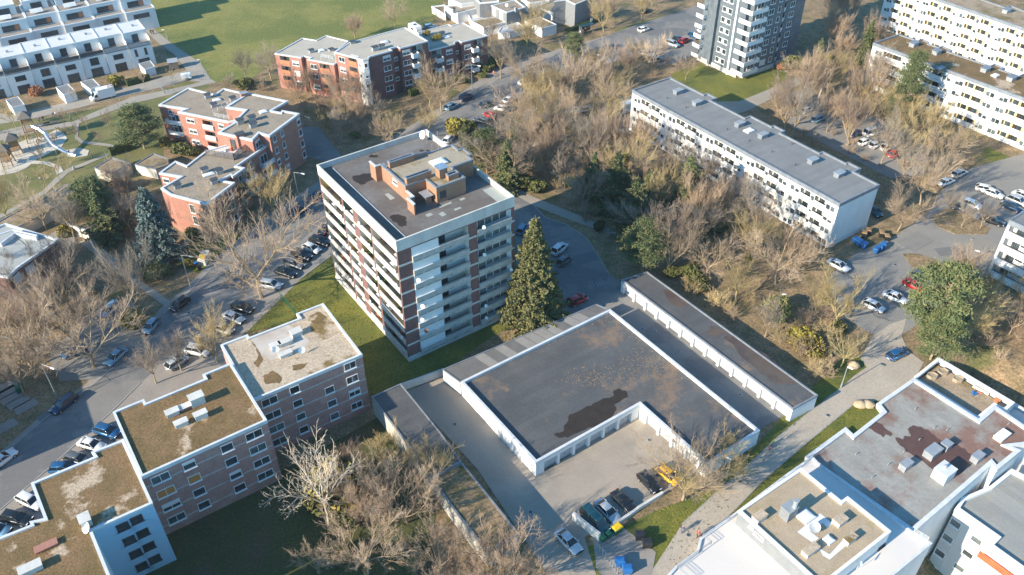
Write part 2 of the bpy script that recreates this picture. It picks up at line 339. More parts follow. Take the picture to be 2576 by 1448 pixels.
sheet('pale_path', 'paver', 4, 'O', '1560,1560 1717,1318 1827,1218 1904,1151 1951,1105 2001,1065 2114,978 2150,945 2180,925 2164,903 2194,850 2238,817 2280,803 2268,847 2284,883 2324,913 2306,945 2270,975 2222,1008 2151,1015 2037,1108 1917,1211 1834,1298 1717,1428 1650,1560', 'pale paved path between the garages and the white roofs', True)
sheet('bin_yard', 'pave', 5, 'O', '1490,1350 1570,1330 1650,1390 1640,1448 1560,1520 1500,1430', 'paved corner for the rubbish bins', True)
sheet('lane', 'path', 4, 'O', '-60,300 0,288 67,282 140,265 220,247 293,228 367,208 470,178 475,203 400,222 300,246 200,272 67,303 -60,322', 'grey lane behind the white row houses', True)
sheet('park_path', 'path', 5, 'O', '-60,345 60,318 180,308 233,285 333,245 417,228 480,214 530,200 545,208 470,225 430,239 333,262 233,299 180,319 100,332 -60,370', 'pale park path passing the playground', True)
sheet('field_path', 'path', 4, 'O', '345,62 385,72 432,110 505,160 535,208 480,205 470,178 440,140 400,110', 'pale path between the row houses and the meadow', True)
sheet('play_sand', 'sand', 5, 'pg', '-120,420 100,400 340,300 520,270 640,200 720,240 760,300 700,400 560,470 420,540 300,640 180,690 -120,750', 'pale sand under the timber play towers', True)
sheet('play_sand', 'sand', 6, 'pg', '740,440 900,410 1010,440 990,500 880,520 760,510', 'sand at the foot of the steel slide', True)
sheet('park_path', 'path', 6, 'pg', '-120,1230 250,1030 480,900 620,760 760,650 1000,560 1200,480 1350,420 1360,440 1220,500 1010,590 780,690 660,800 520,930 280,1060 -120,1280', 'pale path along the low garages', True)
sheet('park_path', 'path', 6, 'pg', '840,140 900,130 880,280 940,330 1250,370 1360,410 1340,425 1220,395 920,360 850,310', 'worn track crossing the park lawn')
sheet('sand_circle', 'sand', 7, 'pg', '320,540 420,560 560,570 690,620 720,680 640,720 620,640 500,600 330,590', 'curved sandy path below the playground')
sheet('front_path', 'path', 4, 'O', '230,600 330,690 430,760 420,775 300,690 200,610', 'footpath to the red brick block')
sheet('court', 'path', 4, 'lw', '560,420 860,200 1000,460 760,620', 'pale court between the low garages')
sheet('stall_yard', 'asphalt', 4, 'A0', '2240,960 2400,960 2574,1180 2574,1250 2300,1180', 'dark asphalt parking court in the shade', True)
for i in range(6):
    b = MB(); p = G('A0', 2340+32*i, 1000+34*i); q = G('A0', 2395+34*i, 1035+26*i); d = q-p
    b.box(((p.x+q.x)/2, (p.y+q.y)/2, .03), (d.length, .12, .01), math.atan2(d.y, d.x)); tag(b.obj('parking_line', M['paintw']), 'white bay line painted on the dark parking court', 'marking', 'bay lines on the parking court', 'structure')
kerb('O', '0,1151 117,1051 213,985 300,915'); kerb('O', '400,800 470,742 533,676 683,556 777,493'); kerb('O', '0,1285 133,1171 283,1035 353,965')
kerb('O', '1105,293 1275,187 1450,120 1600,65'); kerb('O', '1345,520 1372,549 1425,566 1475,599 1508,651 1532,691'); kerb('O', '1717,1318 1827,1218 1904,1151 1951,1105 2001,1065 2114,978', .08)
kerb('O', '1717,1428 1834,1298 1917,1211 2037,1108 2151,1015', .08); kerb('O', '838,640 760,700 690,735')
for s, l in (('2345,545 2380,525 2440,545 2490,575 2480,592 2400,590 2355,570', 'oval planted island of brown shrubs in the car park'), ('2270,640 2310,640 2350,655 2420,690 2400,705 2340,700 2290,670', 'planted island of brown shrubs beside the lamp')):
    P = PL('O', s); b = MB(); b.prism([(p.x, p.y) for p in P], 0, .14); tag(b.obj('planting_island', M['litter']), l, 'planting island', kind='structure')

# ---------------- windows, doors, balconies: cached meshes ----------------
_WM = {}; WR = random.Random(12)
def wmesh(w, h, kind):
    k = (round(w, 1), round(h, 1), kind)
    if k in _WM: return _WM[k]
    fm = M['dframe'] if kind in 'dD' else M['frame']; b = MB(); t = .09 if kind not in 'dD' else .07
    for x in (-w/2+t/2, w/2-t/2): b.box((x, -.03, 0), (t, .1, h))
    for z in (-h/2+t/2, h/2-t/2): b.box((0, -.031, z), (w-2*t, .1, t))
    nm = max(0, int(round(w/1.15))-1)
    for i in range(nm): b.box((-w/2+w*(i+1)/(nm+1), -.032, 0), (t*.8, .09, h-2*t))
    b.box((0, -.09, -h/2-.05), (w+.16, .2, .07))
    frac = {'s': .95, 'h': .5, 'q': .3}.get(kind, 0)
    if frac: b.box((0, -.05, h/2-t-(h-2*t)*frac/2), (w-2*t, .06, (h-2*t)*frac), m=1)
    if kind == 'o': b.box((0, -.045, 0), (w-2*t, .04, h-2*t), m=2)
    f = b.mesh('window', [fm, M['shut'], M['shutb']])
    g = MB(); g.quad((-w/2, -.012, -h/2), (w/2, -.012, -h/2), (w/2, -.012, h/2), (-w/2, -.012, h/2))
    p = g.mesh('pane', M['glass2'] if kind == 'c' else M['glass'])
    _WM[k] = (f, p); return f, p
def bmesh_(w, d, h, kind):
    """balcony: slab and three-sided parapet, origin at the wall, top of parapet z=0"""
    k = ('bal', w, d, h, kind)
    if k in _WM: return _WM[k]
    b = MB(); m = 0
    b.box((0, -d/2, -h-.08), (w, d, .16)); b.box((0, -d+.05, -h/2), (w, .1, h)); b.box((-w/2+.05, -d/2, -h/2), (.1, d-.2, h)); b.box((w/2-.05, -d/2, -h/2), (.1, d-.2, h))
    _WM[k] = b.mesh('balcony', M[kind]); return _WM[k]
class Bld:
    def __init__(s, name, label, cat, at, group=None):
        s.r = root(name, Vector((at.x, at.y, 0)), label, cat, group); s.secs = []
    def sec(s, P, z, z0=0.0, wall='white', roof='gravp', cop='coping', ph=.3, pw=.4, fd=.35, over=.05, block=True):
        P = ccw([Vector((p.x, p.y, z)) for p in P]); s.secs.append(dict(P=P, z=z, z0=z0, wall=[wall]*len(P), roof=roof, cop=cop, ph=ph, pw=pw, fd=fd, over=over, op={}))
        if block: BLOCK.append(inset(P, -1.0))
        return s.secs[-1]
    def pick(s, v, x, y, off=0.0):
        d = rdir(px(v, x, y)); best = None
        for c in s.secs:
            P = c['P']; n = len(P)
            for i in range(n):
                A, B = P[i], P[(i+1) % n]; e = (B-A); e.z = 0; Ln = e.length
                if Ln < .3: continue
                e.normalize(); nr = Vector((e.y, -e.x, 0)); A2 = A+nr*off
                den = nr.dot(d)
                if den >= 0: continue
                t = nr.dot(A2)/den
                q = d*t; u = (q-A2).dot(e); z = CH+q.z
                if -.4 <= u <= Ln+.4 and c['z0']-.5 <= z <= c['z']+1.2 and (best is None or t < best[0]): best = (t, A, e, nr, max(0, min(Ln, u)), z, c, i, Ln)
        return best
    def paint(s, v, x, y, m):
        b = s.pick(v, x, y)
        if b: b[6]['wall'][b[7]] = m
    def win(s, v, x, y, w=1.2, h=1.4, kind='w', n=1, ds=2.75, alt=None):
        b = s.pick(v, x, y)
        if not b: print('window misses wall', v, x, y); return
        t, A, e, nr, u, z, c, i, Ln = b; u = max(w/2+.1, min(Ln-w/2-.1, u))
        for k in range(n):
            zz = z-k*ds
            if zz-h/2 < c['z0']+.1: break
            kd = kind if not alt else alt[k % len(alt)]
            if kd == 'w' and not alt: kd = WR.choice('wwwwcchq')

            s.put(A+e*u+nr*.02, e, zz, w, h, kd)
    def put(s, p, e, z, w, h, kind):
        f, g = wmesh(w, h, kind); o = link('window', f, s.r, Vector((p.x, p.y, z))-s.r.location, math.atan2(e.y, e.x)); q = link('pane', g, o); return o
    def bal(s, v, x, y, w, d=1.3, h=1.0, kind='paintw', n=1, ds=2.75, door=True):
        b = s.pick(v, x, y, off=d)
        if not b: print('balcony misses', v, x, y); return
        t, A, e, nr, u, z, c, i, Ln = b
        for k in range(n):
            zz = z-k*ds
            if zz < c['z0']+.9: break
            p = A+e*u; link('balcony', bmesh_(w, d, h, kind), s.r, Vector((p.x, p.y, zz))-s.r.location, math.atan2(e.y, e.x))
            if door: s.put(p+nr*.02, e, zz+.15, min(w*.6, 2.2), 2.1, 'w')
    def opening(s, c, i, u0, u1, z0, z1, dep=1.4, kind='cream', glass=.6, bal=1.0, balm='paintw', proud=.06, deco=None):
        """recessed loggia in wall i of section c"""
        P = c['P']; A = P[i]; e = (P[(i+1) % len(P)]-A); e.z = 0; e.normalize(); nr = Vector((e.y, -e.x, 0))
        c['op'].setdefault(i, []).append((u0, u1, z0, z1)); w = u1-u0; h = z1-z0
        k = ('log', round(w, 2), round(h, 2), dep, kind, glass, bal, balm, proud)
        if k not in _WM:
            b = MB(); x0, x1 = 0, w
            b.quad((x0, dep, 0), (x1, dep, 0), (x1, dep, h), (x0, dep, h)); b.quad((x0, 0, 0), (x0, dep, 0), (x0, dep, h), (x0, 0, h)); b.quad((x1, dep, 0), (x1, 0, 0), (x1, 0, h), (x1, dep, h))
            b.quad((x0, 0, 0), (x1, 0, 0), (x1, dep, 0), (x0, dep, 0), 1); b.quad((x0, dep, h), (x1, dep, h), (x1, 0, h), (x0, 0, h))
            me = b.mesh('loggia', [M[kind], M['pave']])
            g = MB(); gw = w*glass; n = max(1, int(gw/1.4)); gx = w*.08
            for q in range(n):
                cx_ = gx+gw*(q+.5)/n; hh = min(2.1, h-.3); lo = .1 if q == 0 else min(.9, h*.35)
                if h < 1.9: lo = .15; hh = h-.2
                g.box((cx_, dep-.03, (lo+hh)/2), (gw/n-.12, .05, hh-lo), m=0); g.box((cx_, dep-.02, (lo+hh)/2), (gw/n-.0, .045, hh-lo+.14), m=1)
            gm = g.mesh('window', [M['glass2' if glass > .8 else 'glass'], M['frame']])
            r = MB(); 
            if bal: r.box((w/2, -proud/2, bal/2-.05), (w, .1+proud, bal+.1)); r.box((w/2, -proud/2-.004, bal+.02), (w, .14+proud, .05)); [r.box((w*(j+.5)/max(1, int(w/2.4)), -proud-.06, .10), (1.3, .02, .05), m=1) for j in range(max(1, int(w/2.4)))]
            rm = r.mesh('balustrade', [M[balm], M['dmetal']]) if bal else None
            _WM[k] = (me, gm, rm)
        me, gm, rm = _WM[k]; o = link('loggia', me, s.r, A+e*u0+Vector((0, 0, z0-A.z))-s.r.location, math.atan2(e.y, e.x)); link('window', gm, o)
        if rm: link('balustrade', rm, o)
        return o
    def log(s, v, x, y, w, h=2.1, n=1, ds=2.75, **k):
        b = s.pick(v, x, y)
        if not b: print('loggia misses', v, x, y); return
        t, A, e, nr, u, z, c, i, Ln = b
        for q in range(n):
            zz = z-q*ds
            if zz-h/2 < c['z0']+.05: break
            s.opening(c, i, max(.15, u-w/2), min(Ln-.15, u+w/2), zz-h/2, zz+h/2, **k)
    def band(s, c, zs, hh=.25, m='conc', over=.03, name='concrete_band', edges=None):
        b = MB(); P = c['P']; n = len(P)
        for z in zs:
            for i in range(n):
                if edges is not None and i not in edges: continue
                A, B = P[i], P[(i+1) % n]; e = B-A; e.z = 0; Ln = e.length
                if Ln < .4: continue
                b.box(((A.x+B.x)/2, (A.y+B.y)/2, z), (Ln+2*over*.98, 2*over, hh), math.atan2(e.y, e.x))
        b.obj(name, M[m], s.r)
    def done(s):
        off = s.r.location
        for c in s.secs:
            P = c['P']; n = len(P); z0, z1 = c['z0'], c['z']; b = MB(); ms = list(dict.fromkeys(c['wall']))
            for i in range(n):
                A, B = P[i], P[(i+1) % n]; e = B-A; e.z = 0; Ln = e.length
                if Ln < 1e-3: continue
                e.normalize(); m = ms.index(c['wall'][i]); ops = c['op'].get(i, [])
                us = sorted({0, Ln} | {q for o in ops for q in o[:2]}); zs = sorted({z0, z1} | {q for o in ops for q in o[2:]})
                if not ops: us = [0, Ln]; zs = [z0, z1]
                for a in range(len(us)-1):
                    st = zs[0]
                    for k in range(len(zs)-1):
                        um = (us[a]+us[a+1])/2; zm = (zs[k]+zs[k+1])/2
                        if us[a+1]-us[a] < 1e-4 or zs[k+1]-zs[k] < 1e-4: continue
                        if any(o[0] < um < o[1] and o[2] < zm < o[3] for o in ops): continue
                        p, q = A+e*us[a], A+e*us[a+1]
                        b.quad((p.x, p.y, zs[k]), (q.x, q.y, zs[k]), (q.x, q.y, zs[k+1]), (p.x, p.y, zs[k+1]), m)
            b.obj('wall', [M[k] for k in ms], s.r)
            Q = inset(P, c['pw']); b = MB(); b.sheet([(p.x, p.y, z1-c['ph']) for p in Q]); c['ro'] = b.obj('roof', M[c['roof']], s.r)
            b = MB(); b.ring([(p.x, p.y) for p in inset(P, -c['over'])], [(p.x, p.y) for p in inset(P, c['pw']-.004)], z1-c['fd'], z1+.05); b.obj('parapet', M[c['cop']], s.r)
    # things fixed on the roof
    def box(s, v, x, y, z, sx, sy, h, m='metal', name='roof_vent', cap=.12, capm=None, ang=GA, lab=None):
        p = G(v, x, y, z+h); b = MB(); b.box((p.x, p.y, z+h/2), (sx, sy, h), R(ang), 0)
        if cap: b.box((p.x, p.y, z+h+.04), (sx+cap*2, sy+cap*2, .09), R(ang), 1)
        o = b.obj(name, [M[m], M[capm or m]], s.r)
        if lab: o['label'] = lab
        return p
    def sky(s, v, x, y, z, sx=1.6, sy=1.2, ang=GA):
        p = G(v, x, y, z+.4); b = MB(); b.box((p.x, p.y, z+.14), (sx+.2, sy+.2, .28), R(ang)); 
        rr = lambda k, zz: [Matrix.Translation((p.x, p.y, zz)) @ Matrix.Rotation(R(ang), 4, 'Z') @ Vector((i*sx/2*k, j*sy/2*k, 0)) for i, j in ((-1, -1), (1, -1), (1, 1), (-1, 1))]
        b.loft([rr(1, z+.28), rr(.8, z+.42), rr(.4, z+.48)], 1); b.obj('skylight', [M['coping'], M['paintw']], s.r)
    def dish(s, p, nr, r=.45, post=0.5, m='paintw'):
        """satellite dish at world point p facing nr"""
        b = MB(); nr = Vector(nr).normalized(); c = Vector(p)
        u = nr.orthogonal().normalized(); w = nr.cross(u); rows = []
        for k, (q, dd) in enumerate(((.05, -.10), (.5, -.07), (.85, -.02), (1, .0))): rows.append([c+nr*(dd*r*2)+(u*math.cos(t*.524)+w*math.sin(t*.524))*r*q for t in range(12)])
        b.loft(rows, 0, False); b.loft([[q-nr*.02 for q in rr] for rr in rows][::-1], 0, False); b.tube(c-nr*.1*r, c-nr*.25-Vector((0, 0, post)), .025, n=5); b.tube(c-nr*.1, c+nr*r*.9-Vector((0, 0, r*.5)), .015, n=4)
        b.obj('satellite_dish', M[m], s.r)
    def mast(s, v, x, y, z, h, r=.03):
        p = G(v, x, y, z); b = MB(); b.tube((p.x, p.y, z), (p.x, p.y, z+h), r, n=5)
        for k in range(3): b.box((p.x, p.y, z+h*(.7+.12*k)), (1.1-.2*k, .03, .03), R(GA+20))
        b.obj('antenna', M['metal'], s.r)
def rail(r, P, z, h=1.0, m='metal', step=1.2, name='railing', bars=(.35, .68, 1.0), closed=False):
    b = MB(); n = len(P)
    for i in range(n if closed else n-1):
        A, B = Vector((P[i].x, P[i].y, z)), Vector((P[(i+1) % n].x, P[(i+1) % n].y, z)); L_ = (B-A).length; k = max(1, int(L_/step))
        for j in range(k+1): q = A.lerp(B, j/k); b.tube(q, q+Vector((0, 0, h)), .03, n=4)
        for t in bars: b.tube(A+Vector((0, 0, h*t)), B+Vector((0, 0, h*t)), .025, n=4)
    return b.obj(name, M[m], r)
def puddle(b_, name, v, pts, z, m, lab=None):
    P = PL(v, pts, z); Q = []
    rnd = random.Random(len(pts)); n = len(P)
    for i in range(n):
        a, c = P[i], P[(i+1) % n]
        for k in range(4): q = a.lerp(c, k/4); Q.append(q+Vector((rnd.uniform(-.18, .18), rnd.uniform(-.18, .18), 0))*(1 if k else .4))
    b = MB(); b.sheet([(p.x, p.y, z) for p in Q]); o = b.obj(name, M[m], b_.r)
    if lab: o['label'] = lab
M['wet'] = mat('standing_water', (.035, .027, .023), (.05, .038, .03), .8, .55, spec=.2)
M['wetr'] = mat('wet_rust_stain', (.10, .055, .05), (.13, .075, .06), .8, .5, spec=.3)
M['patch'] = mat('new_felt_patch', (.34, .36, .33), (.38, .40, .37), 1, .8)
M['wetroof'] = mat('wet_roof_sheet', (.11, .08, .06), (.15, .11, .08), .6, .4, (.085, .06, .05), .3, (.4, .6), fine=.1, fsc=3)
E1 = Vector((math.cos(R(GA)), math.sin(R(GA)), 0)); E2 = Vector((-E1.y, E1.x, 0))
# ================= the tall tower =================
def tower():
    z = 25.0; C0 = Vector((-17.53, 105.19, z)); U = lambda u, v, zz=z: Vector((C0.x+E1.x*u+E2.x*v, C0.y+E1.y*u+E2.y*v, zz))
    b = Bld('apartment_tower', 'tall eight storey apartment tower with brick corners and concrete balcony bands beside the big spruce', 'tower block', U(11, 14, 0))
    c = b.sec([U(0, 0), U(21.9, 0), U(21.9, 28), U(0, 28)], z, 0, 'brickdk', 'bit', 'conc', ph=1.0, pw=.22, fd=1.95, over=.05)
    P = c['P']; ir = min(range(4), key=lambda i: (P[i]-U(0, 0)).length); il = (ir-1) % 4
    S = 2.76; L0 = 0.9; rnd = random.Random(5)
    kinds = ['cream', 'cream', 'cream', 'yel', 'cream', 'grn', 'cream']
    # left (sunlit) face runs from v=28 down to 0 in wall direction
    M['yel'] = mat('ochre_paint', (.60, .48, .22), rough=.8); M['grn'] = mat('green_flooring', (.06, .12, .07), (.35, .33, .28), .8, .8)
    for k in range(8):
        z0 = L0+S*k+.0; z1 = L0+S*(k+1)-.12
        for (v0, v1, gl) in ((.35, 8.3, .55), (8.9, 13.2, .3), (15.1, 18.7, .3), (19.3, 27.5, .55)):
            kd = rnd.choice(kinds)
            b.opening(c, il, 28-v1, 28-v0, z0+.0, z1, dep=1.5, kind=kd, glass=gl, bal=1.02, balm='conc', proud=.05)
            if rnd.random() < .62:
                u = rnd.choice((v0+.7, v1-.7, v0+.7)); p = U(-.35, u, z0+1.35); b.dish(p, (-.72, -.62, .35), .34, .35)
            b.furn = getattr(b, 'furn', []); b.furn.append((U(.7, rnd.uniform(v0+1, v1-1)), z0))
        b.opening(c, ir, 7.3, 12.85, z0, z1, dep=1.5, kind=rnd.choice(('cream', 'cream', 'white', 'cream')), glass=.3, bal=1.02, balm='concd', proud=.24)
        b.opening(c, ir, 14.55, 21.25, z0, z1, dep=.8, kind='white', glass=.86, bal=1.02, balm='concd', proud=.24)
        if rnd.random() < .6: b.dish(U(rnd.choice((15.6, 21.0, 20.8)), -.35, z0+1.4), (-.3, -.9, .35), .32, .3)
    for k in (2, 3, 4, 6): b.dish(U(2.9+.3*(k % 3), -.5, L0+S*k-.9), (-.3, -.9, .4), .4, .4, 'terra' if k == 2 else 'coping')
    # pale rendered panels and concrete bands of the shaded face, bands round the piers
    w = MB()
    for k in range(8):
        q = MB(); z0 = L0+S*k; p = U(4.85, -.03); w.box((p.x, p.y, z0+S/2+.42), (4.86, .06, S-1.15), R(GA)); p = U(4.85, -.05); p = U(4.85, -.17); q.box((p.x, p.y, z0+.46), (4.9, .34, 1.12), R(GA)); q.box((p.x, p.y, z0+1.05), (4.92, .38, .07), R(GA), 1)
        for j in range(3): p2 = U(3.3+1.6*j, -.345); q.box((p2.x, p2.y, z0+.06), (1.1, .03, .07), R(GA), 2)
        q.obj('balustrade', [M['concd'], M['coping'], M['dmetal']], b.r)
        for (u, wd) in ((1.2, 2.46), (13.7, 1.7), (21.58, .7)): p = U(u, -.02); q = MB(); q.box((p.x, p.y, z0+.02), (wd, .05, .34), R(GA)); q.obj('concrete_band', M['conc'], b.r)
        for (v, wd) in ((14.15, 1.9),): p = U(-.02, v); q = MB(); q.box((p.x, p.y, z0+.02), (wd, .05, .34), R(GA+90)); q.obj('concrete_band', M['conc'], b.r)
    M['panel'] = mat('pale_panel', (.78, .79, .78), (.70, .71, .70), .4, .8); w.obj('wall_panel', M['panel'], b.r)
    q = MB(); q.ring([(p.x, p.y) for p in inset(P, -.07)], [(p.x, p.y) for p in inset(P, .1)], -.02, .88); q.obj('plinth', M['conc'], b.r)
    for p, zz in b.furn:
        bx = MB(); bx.box((p.x, p.y, zz+.5), (rnd.uniform(.4, 1.4), .5, 1.0), R(GA+90)); bx.obj('balcony_furniture', M[rnd.choice(('terra', 'paintw', 'hedge'))], b.r)
    # penthouse
    zr = 24.0; zp = 27.0
    p1 = [U(7.6, 18.7), U(7.6, 10.2), U(11.35, 10.2), U(11.35, 6.75), U(16.9, 6.75), U(16.9, 10.85), U(21.1, 10.85), U(21.1, 12.4), U(21.85, 12.4), U(21.85, 15.2), U(20.9, 15.2), U(20.9, 17.4), U(8.2, 17.4), U(8.2, 18.7)]
    M['brickpent'] = mat('tan_brick', (.36, .20, .125), (.30, .16, .10), .8, .9, fine=.12, fsc=6)
    b.sec(p1, zp, zr, 'brickpent', 'grav', 'greycop', ph=.18, pw=.28, fd=.22, block=False)
    b.sec([U(6.5, 18.5), U(7.59, 18.5), U(7.59, 18.72), U(6.72, 18.72), U(6.72, 20.6), U(6.5, 20.6)], zp, zr, 'brickpent', 'grav', 'coping', ph=.0, pw=.08, fd=.12, block=False)
    b.sec([U(6.6, 5.9), U(6.85, 5.9), U(6.85, 7.9), U(7.85, 7.9), U(7.85, 10.19), U(7.6, 10.19), U(7.6, 8.15), U(6.6, 8.15)], zp-.9, zr, 'brickpent', 'grav', 'coping', ph=.0, pw=.08, fd=.12, block=False)
    for (x0, y0, x1, y1, h) in ((8.3, 16.6, 13, 17.3, 1.0), (8.0, 10.3, 12.6, 11.1, 1.1), (14.2, 7.6, 16.2, 8.5, .8), (13.1, 17.1, 15.6, 17.39, .45)):
        b.sec([U(x0, y0), U(x1, y0), U(x1, y1), U(x0, y1)], zp+h, zp-.2, 'brickpent', 'bitd', 'greycop', ph=.25, pw=.2, fd=.15, block=False)
    b.win('tw', 1070, 655, 1.6, .9, 'w'); b.win('tw', 1640, 800, 1.2, 1.3, 'd')
    b.box('tw', 1620, 470, 27, 1.5, 1.5, 1.7, 'brickpent', 'chimney', .15, 'steel'); b.sky('tw', 1590, 400, 26.85, 2.4, 1.9)
    p = b.box('tw', 1440, 800, 24, 1.0, 1.6, 1.4, 'brickpent', 'roof_vent', .3, 'metal'); b.mast('tw', 1602, 440, 28.6, 6.0)
    b.mast('tw', 1515, 290, 27, 1.6, .02); b.mast('tw', 1200, 330, 27.5, 1.4, .02)
    b.dish(G('tw', 1395, 85, 25.3), (-.7, -.6, .4), .8, .8)
    # thin roof strips and puddles
    q = MB(); a, e = U(2.35, 1, zr), U(2.35, 27, zr); q.box(((a.x+e.x)/2, (a.y+e.y)/2, zr+.05), (.18, 26, .1), R(GA)); q.obj('roof_upstand', M['conc'], b.r)
    for s in ('560,580 640,570 700,550 770,548 800,580 825,625 770,640 700,685 650,685 610,660 570,640', '990,1080 1030,1050 1100,1040 1180,1070 1210,1130 1205,1180 1150,1195 1110,1180 1080,1150', '750,345 780,325 850,330 865,355 800,362', '1360,275 1395,262 1420,280 1390,295', '1440,272 1470,268 1480,285 1445,290'):
        puddle(b, 'puddle', 'tw', s, zr+.006, 'wet')
    for s in ('940,800 990,790 1068,850 1010,873', '1430,1050 1490,1025 1528,1050 1455,1078', '1590,1040 1640,1010 1690,1048 1635,1072', '1775,980 1850,955 1872,970 1790,1003', '1590,950 1740,890 1755,910 1610,968', '2120,750 2240,710 2430,850 2300,895', '1840,860 1900,840 1920,855 1860,882'):
        P_ = PL('tw', s, zr+.006); q = MB(); q.sheet(P_); q.obj('felt_patch', M['patch'], b.r)
    b.done(); 
tower()
# ================= brown brick block by the street (bottom left), with its white part =================
def brick_row():
    b = Bld('apartment_block', 'long brown brick block with mossy flat roofs along the street', 'apartment block', G('C0', 1000, 600, 0))
    s1 = snap(PL('B0', '1650,1160 1868,1078 1885,1110 2250,945 2238,918 2432,845 B1:163,1225 C0:1925,120 1740,1295', 12.0))
    s2 = snap(PL('C0', '850,215 1085,125 1100,155 B0:1548,1408 B0:1528,1378 B0:1742,1294 2012,279 1065,705', 12.6))
    s3 = PL('C0', '235,755 715,555 690,520 930,425 1150,905 690,1110 880,1580 -300,1900 -500,1360 235,1070 225,1045 335,1020', 12.2)
    c1 = b.sec(s1, 12.0, 0, 'brick', 'mossp', 'coping', ph=.22, pw=.3, fd=.5)
    c2 = b.sec(s2, 12.6, 0, 'brick', 'moss', 'coping', ph=.22, pw=.3, fd=.55)
    c3 = b.sec(s3, 12.2, 0, 'white', 'moss', 'coping', ph=.22, pw=.32, fd=.35)
    b.sec(PL('C0', '885,1590 1850,1570 1850,2500 885,2500', 12.2), 12.2, 0, 'white', 'moss', 'coping')  # unseen wing out of frame, added so its shadow covers the garden
    ds = 2.85
    for x, y, w, k in ((1210, 715, 2.4, 'c'), (1427, 615, 1.7, 'h'), (1712, 485, 1.7, 'w'), (1915, 388, 2.4, 'w')):
        b.win('C0', x, y, w, 1.45, k, 4, ds, alt={1210: 'cohw', 1427: 'qoww', 1712: 'wwqw', 1915: 'wcww'}[x])
    for x, y, w in ((2033, 135, 2.4), (2222, 48, 1.5), (2485, 50, 1.5)): b.win('C0', x, y+(0 if x != 2485 else 0), w, 1.4, 'w', 4, ds, alt='wwcw')
    b.win('B1', 65, 1310, 1.9, 1.4, 'w', 4, ds, alt='wwqw')
    b.band(c1, [11.4-ds*k-1.6 for k in range(4)], .22, 'concd', .02); b.band(c2, [12.0-ds*k-1.6 for k in range(4)], .22, 'concd', .02)
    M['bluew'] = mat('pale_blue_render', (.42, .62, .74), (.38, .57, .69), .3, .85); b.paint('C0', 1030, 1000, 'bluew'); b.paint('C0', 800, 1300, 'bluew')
    for x, y in ((1030, 1025), (925, 1080)): b.win('C0', x, y, 1.5, 1.3, 'd', 4, 2.85)
    for k in range(4):
        for x in (1030, 925):
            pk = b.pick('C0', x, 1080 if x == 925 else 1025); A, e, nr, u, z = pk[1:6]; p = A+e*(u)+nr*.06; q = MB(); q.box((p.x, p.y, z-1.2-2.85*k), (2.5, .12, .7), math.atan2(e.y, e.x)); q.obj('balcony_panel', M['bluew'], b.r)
    zt = 12.35
    for x, y, sx, sy, h, m in ((1475, 95, 1.9, 1.3, 1.5, 'conc'), (1295, 210, 1.7, 1.0, .7, 'conc'), (1508, 225, 1.7, .9, .9, 'conc'), (1362, 290, 1.7, .9, .7, 'conc'), (1410, 165, 2.2, .9, .5, 'brickpk')): b.box('C0', x, y, zt, sx, sy, h, m, 'roof_vent', .1, 'conc')
    for x, y, sx, sy, h, m in ((632, 1015, 1.2, 1.5, 1.2, 'conc'), (345, 1225, 2.4, .9, .35, 'terra'), (222, 1385, 2.4, 1.1, .8, 'conc')): b.box('C0', x, y, 11.95, sx, sy, h, m, 'roof_vent', .1, 'conc' if m != 'terra' else 'brickred')
    b.dish(G('C0', 645, 1090, 12.6), (-.5, -.6, .6), .75, .5)
    b.dish(G('B0', 2080, 1190, 12.6), (.5, -.8, .4), .55, .6); b.dish(G('B0', 2275, 1195, 12.6), (.5, -.8, .4), .55, .6)
    for x, y, sx, sy, h in ((2075, 1150, 1.4, .9, .7), (2150, 1125, 1.9, .9, .7), (2230, 1050, 1.6, 1.2, .8), (2150, 1215, 1.9, .8, .6)): b.box('B0', x, y, 11.75, sx, sy, h, 'conc', 'roof_vent', .1, 'conc')
    P_ = PL('B0', '1900,1110 2160,990 2330,1120 2290,1200 2050,1270 1970,1230 1940,1180', 11.785); q = MB(); q.sheet(P_); q.obj('bare_screed', mat('bare_screed', (.56, .52, .47), (.44, .36, .30), .35, .8), b.r)
    for i, s in enumerate(('2330,935 2400,905 2460,940 2440,990 2370,1000 2330,975', '1985,1390 2060,1350 2130,1400 2110,1448 2000,1448', '2200,1310 2330,1290 2290,1330 2220,1350', '1900,1130 1935,1180 1980,1260 1950,1330 1915,1300 1950,1230')):
        puddle(b, 'moss_patch', 'B0', s, 11.788+.003*i, 'moss')
    b.done()
brick_row()
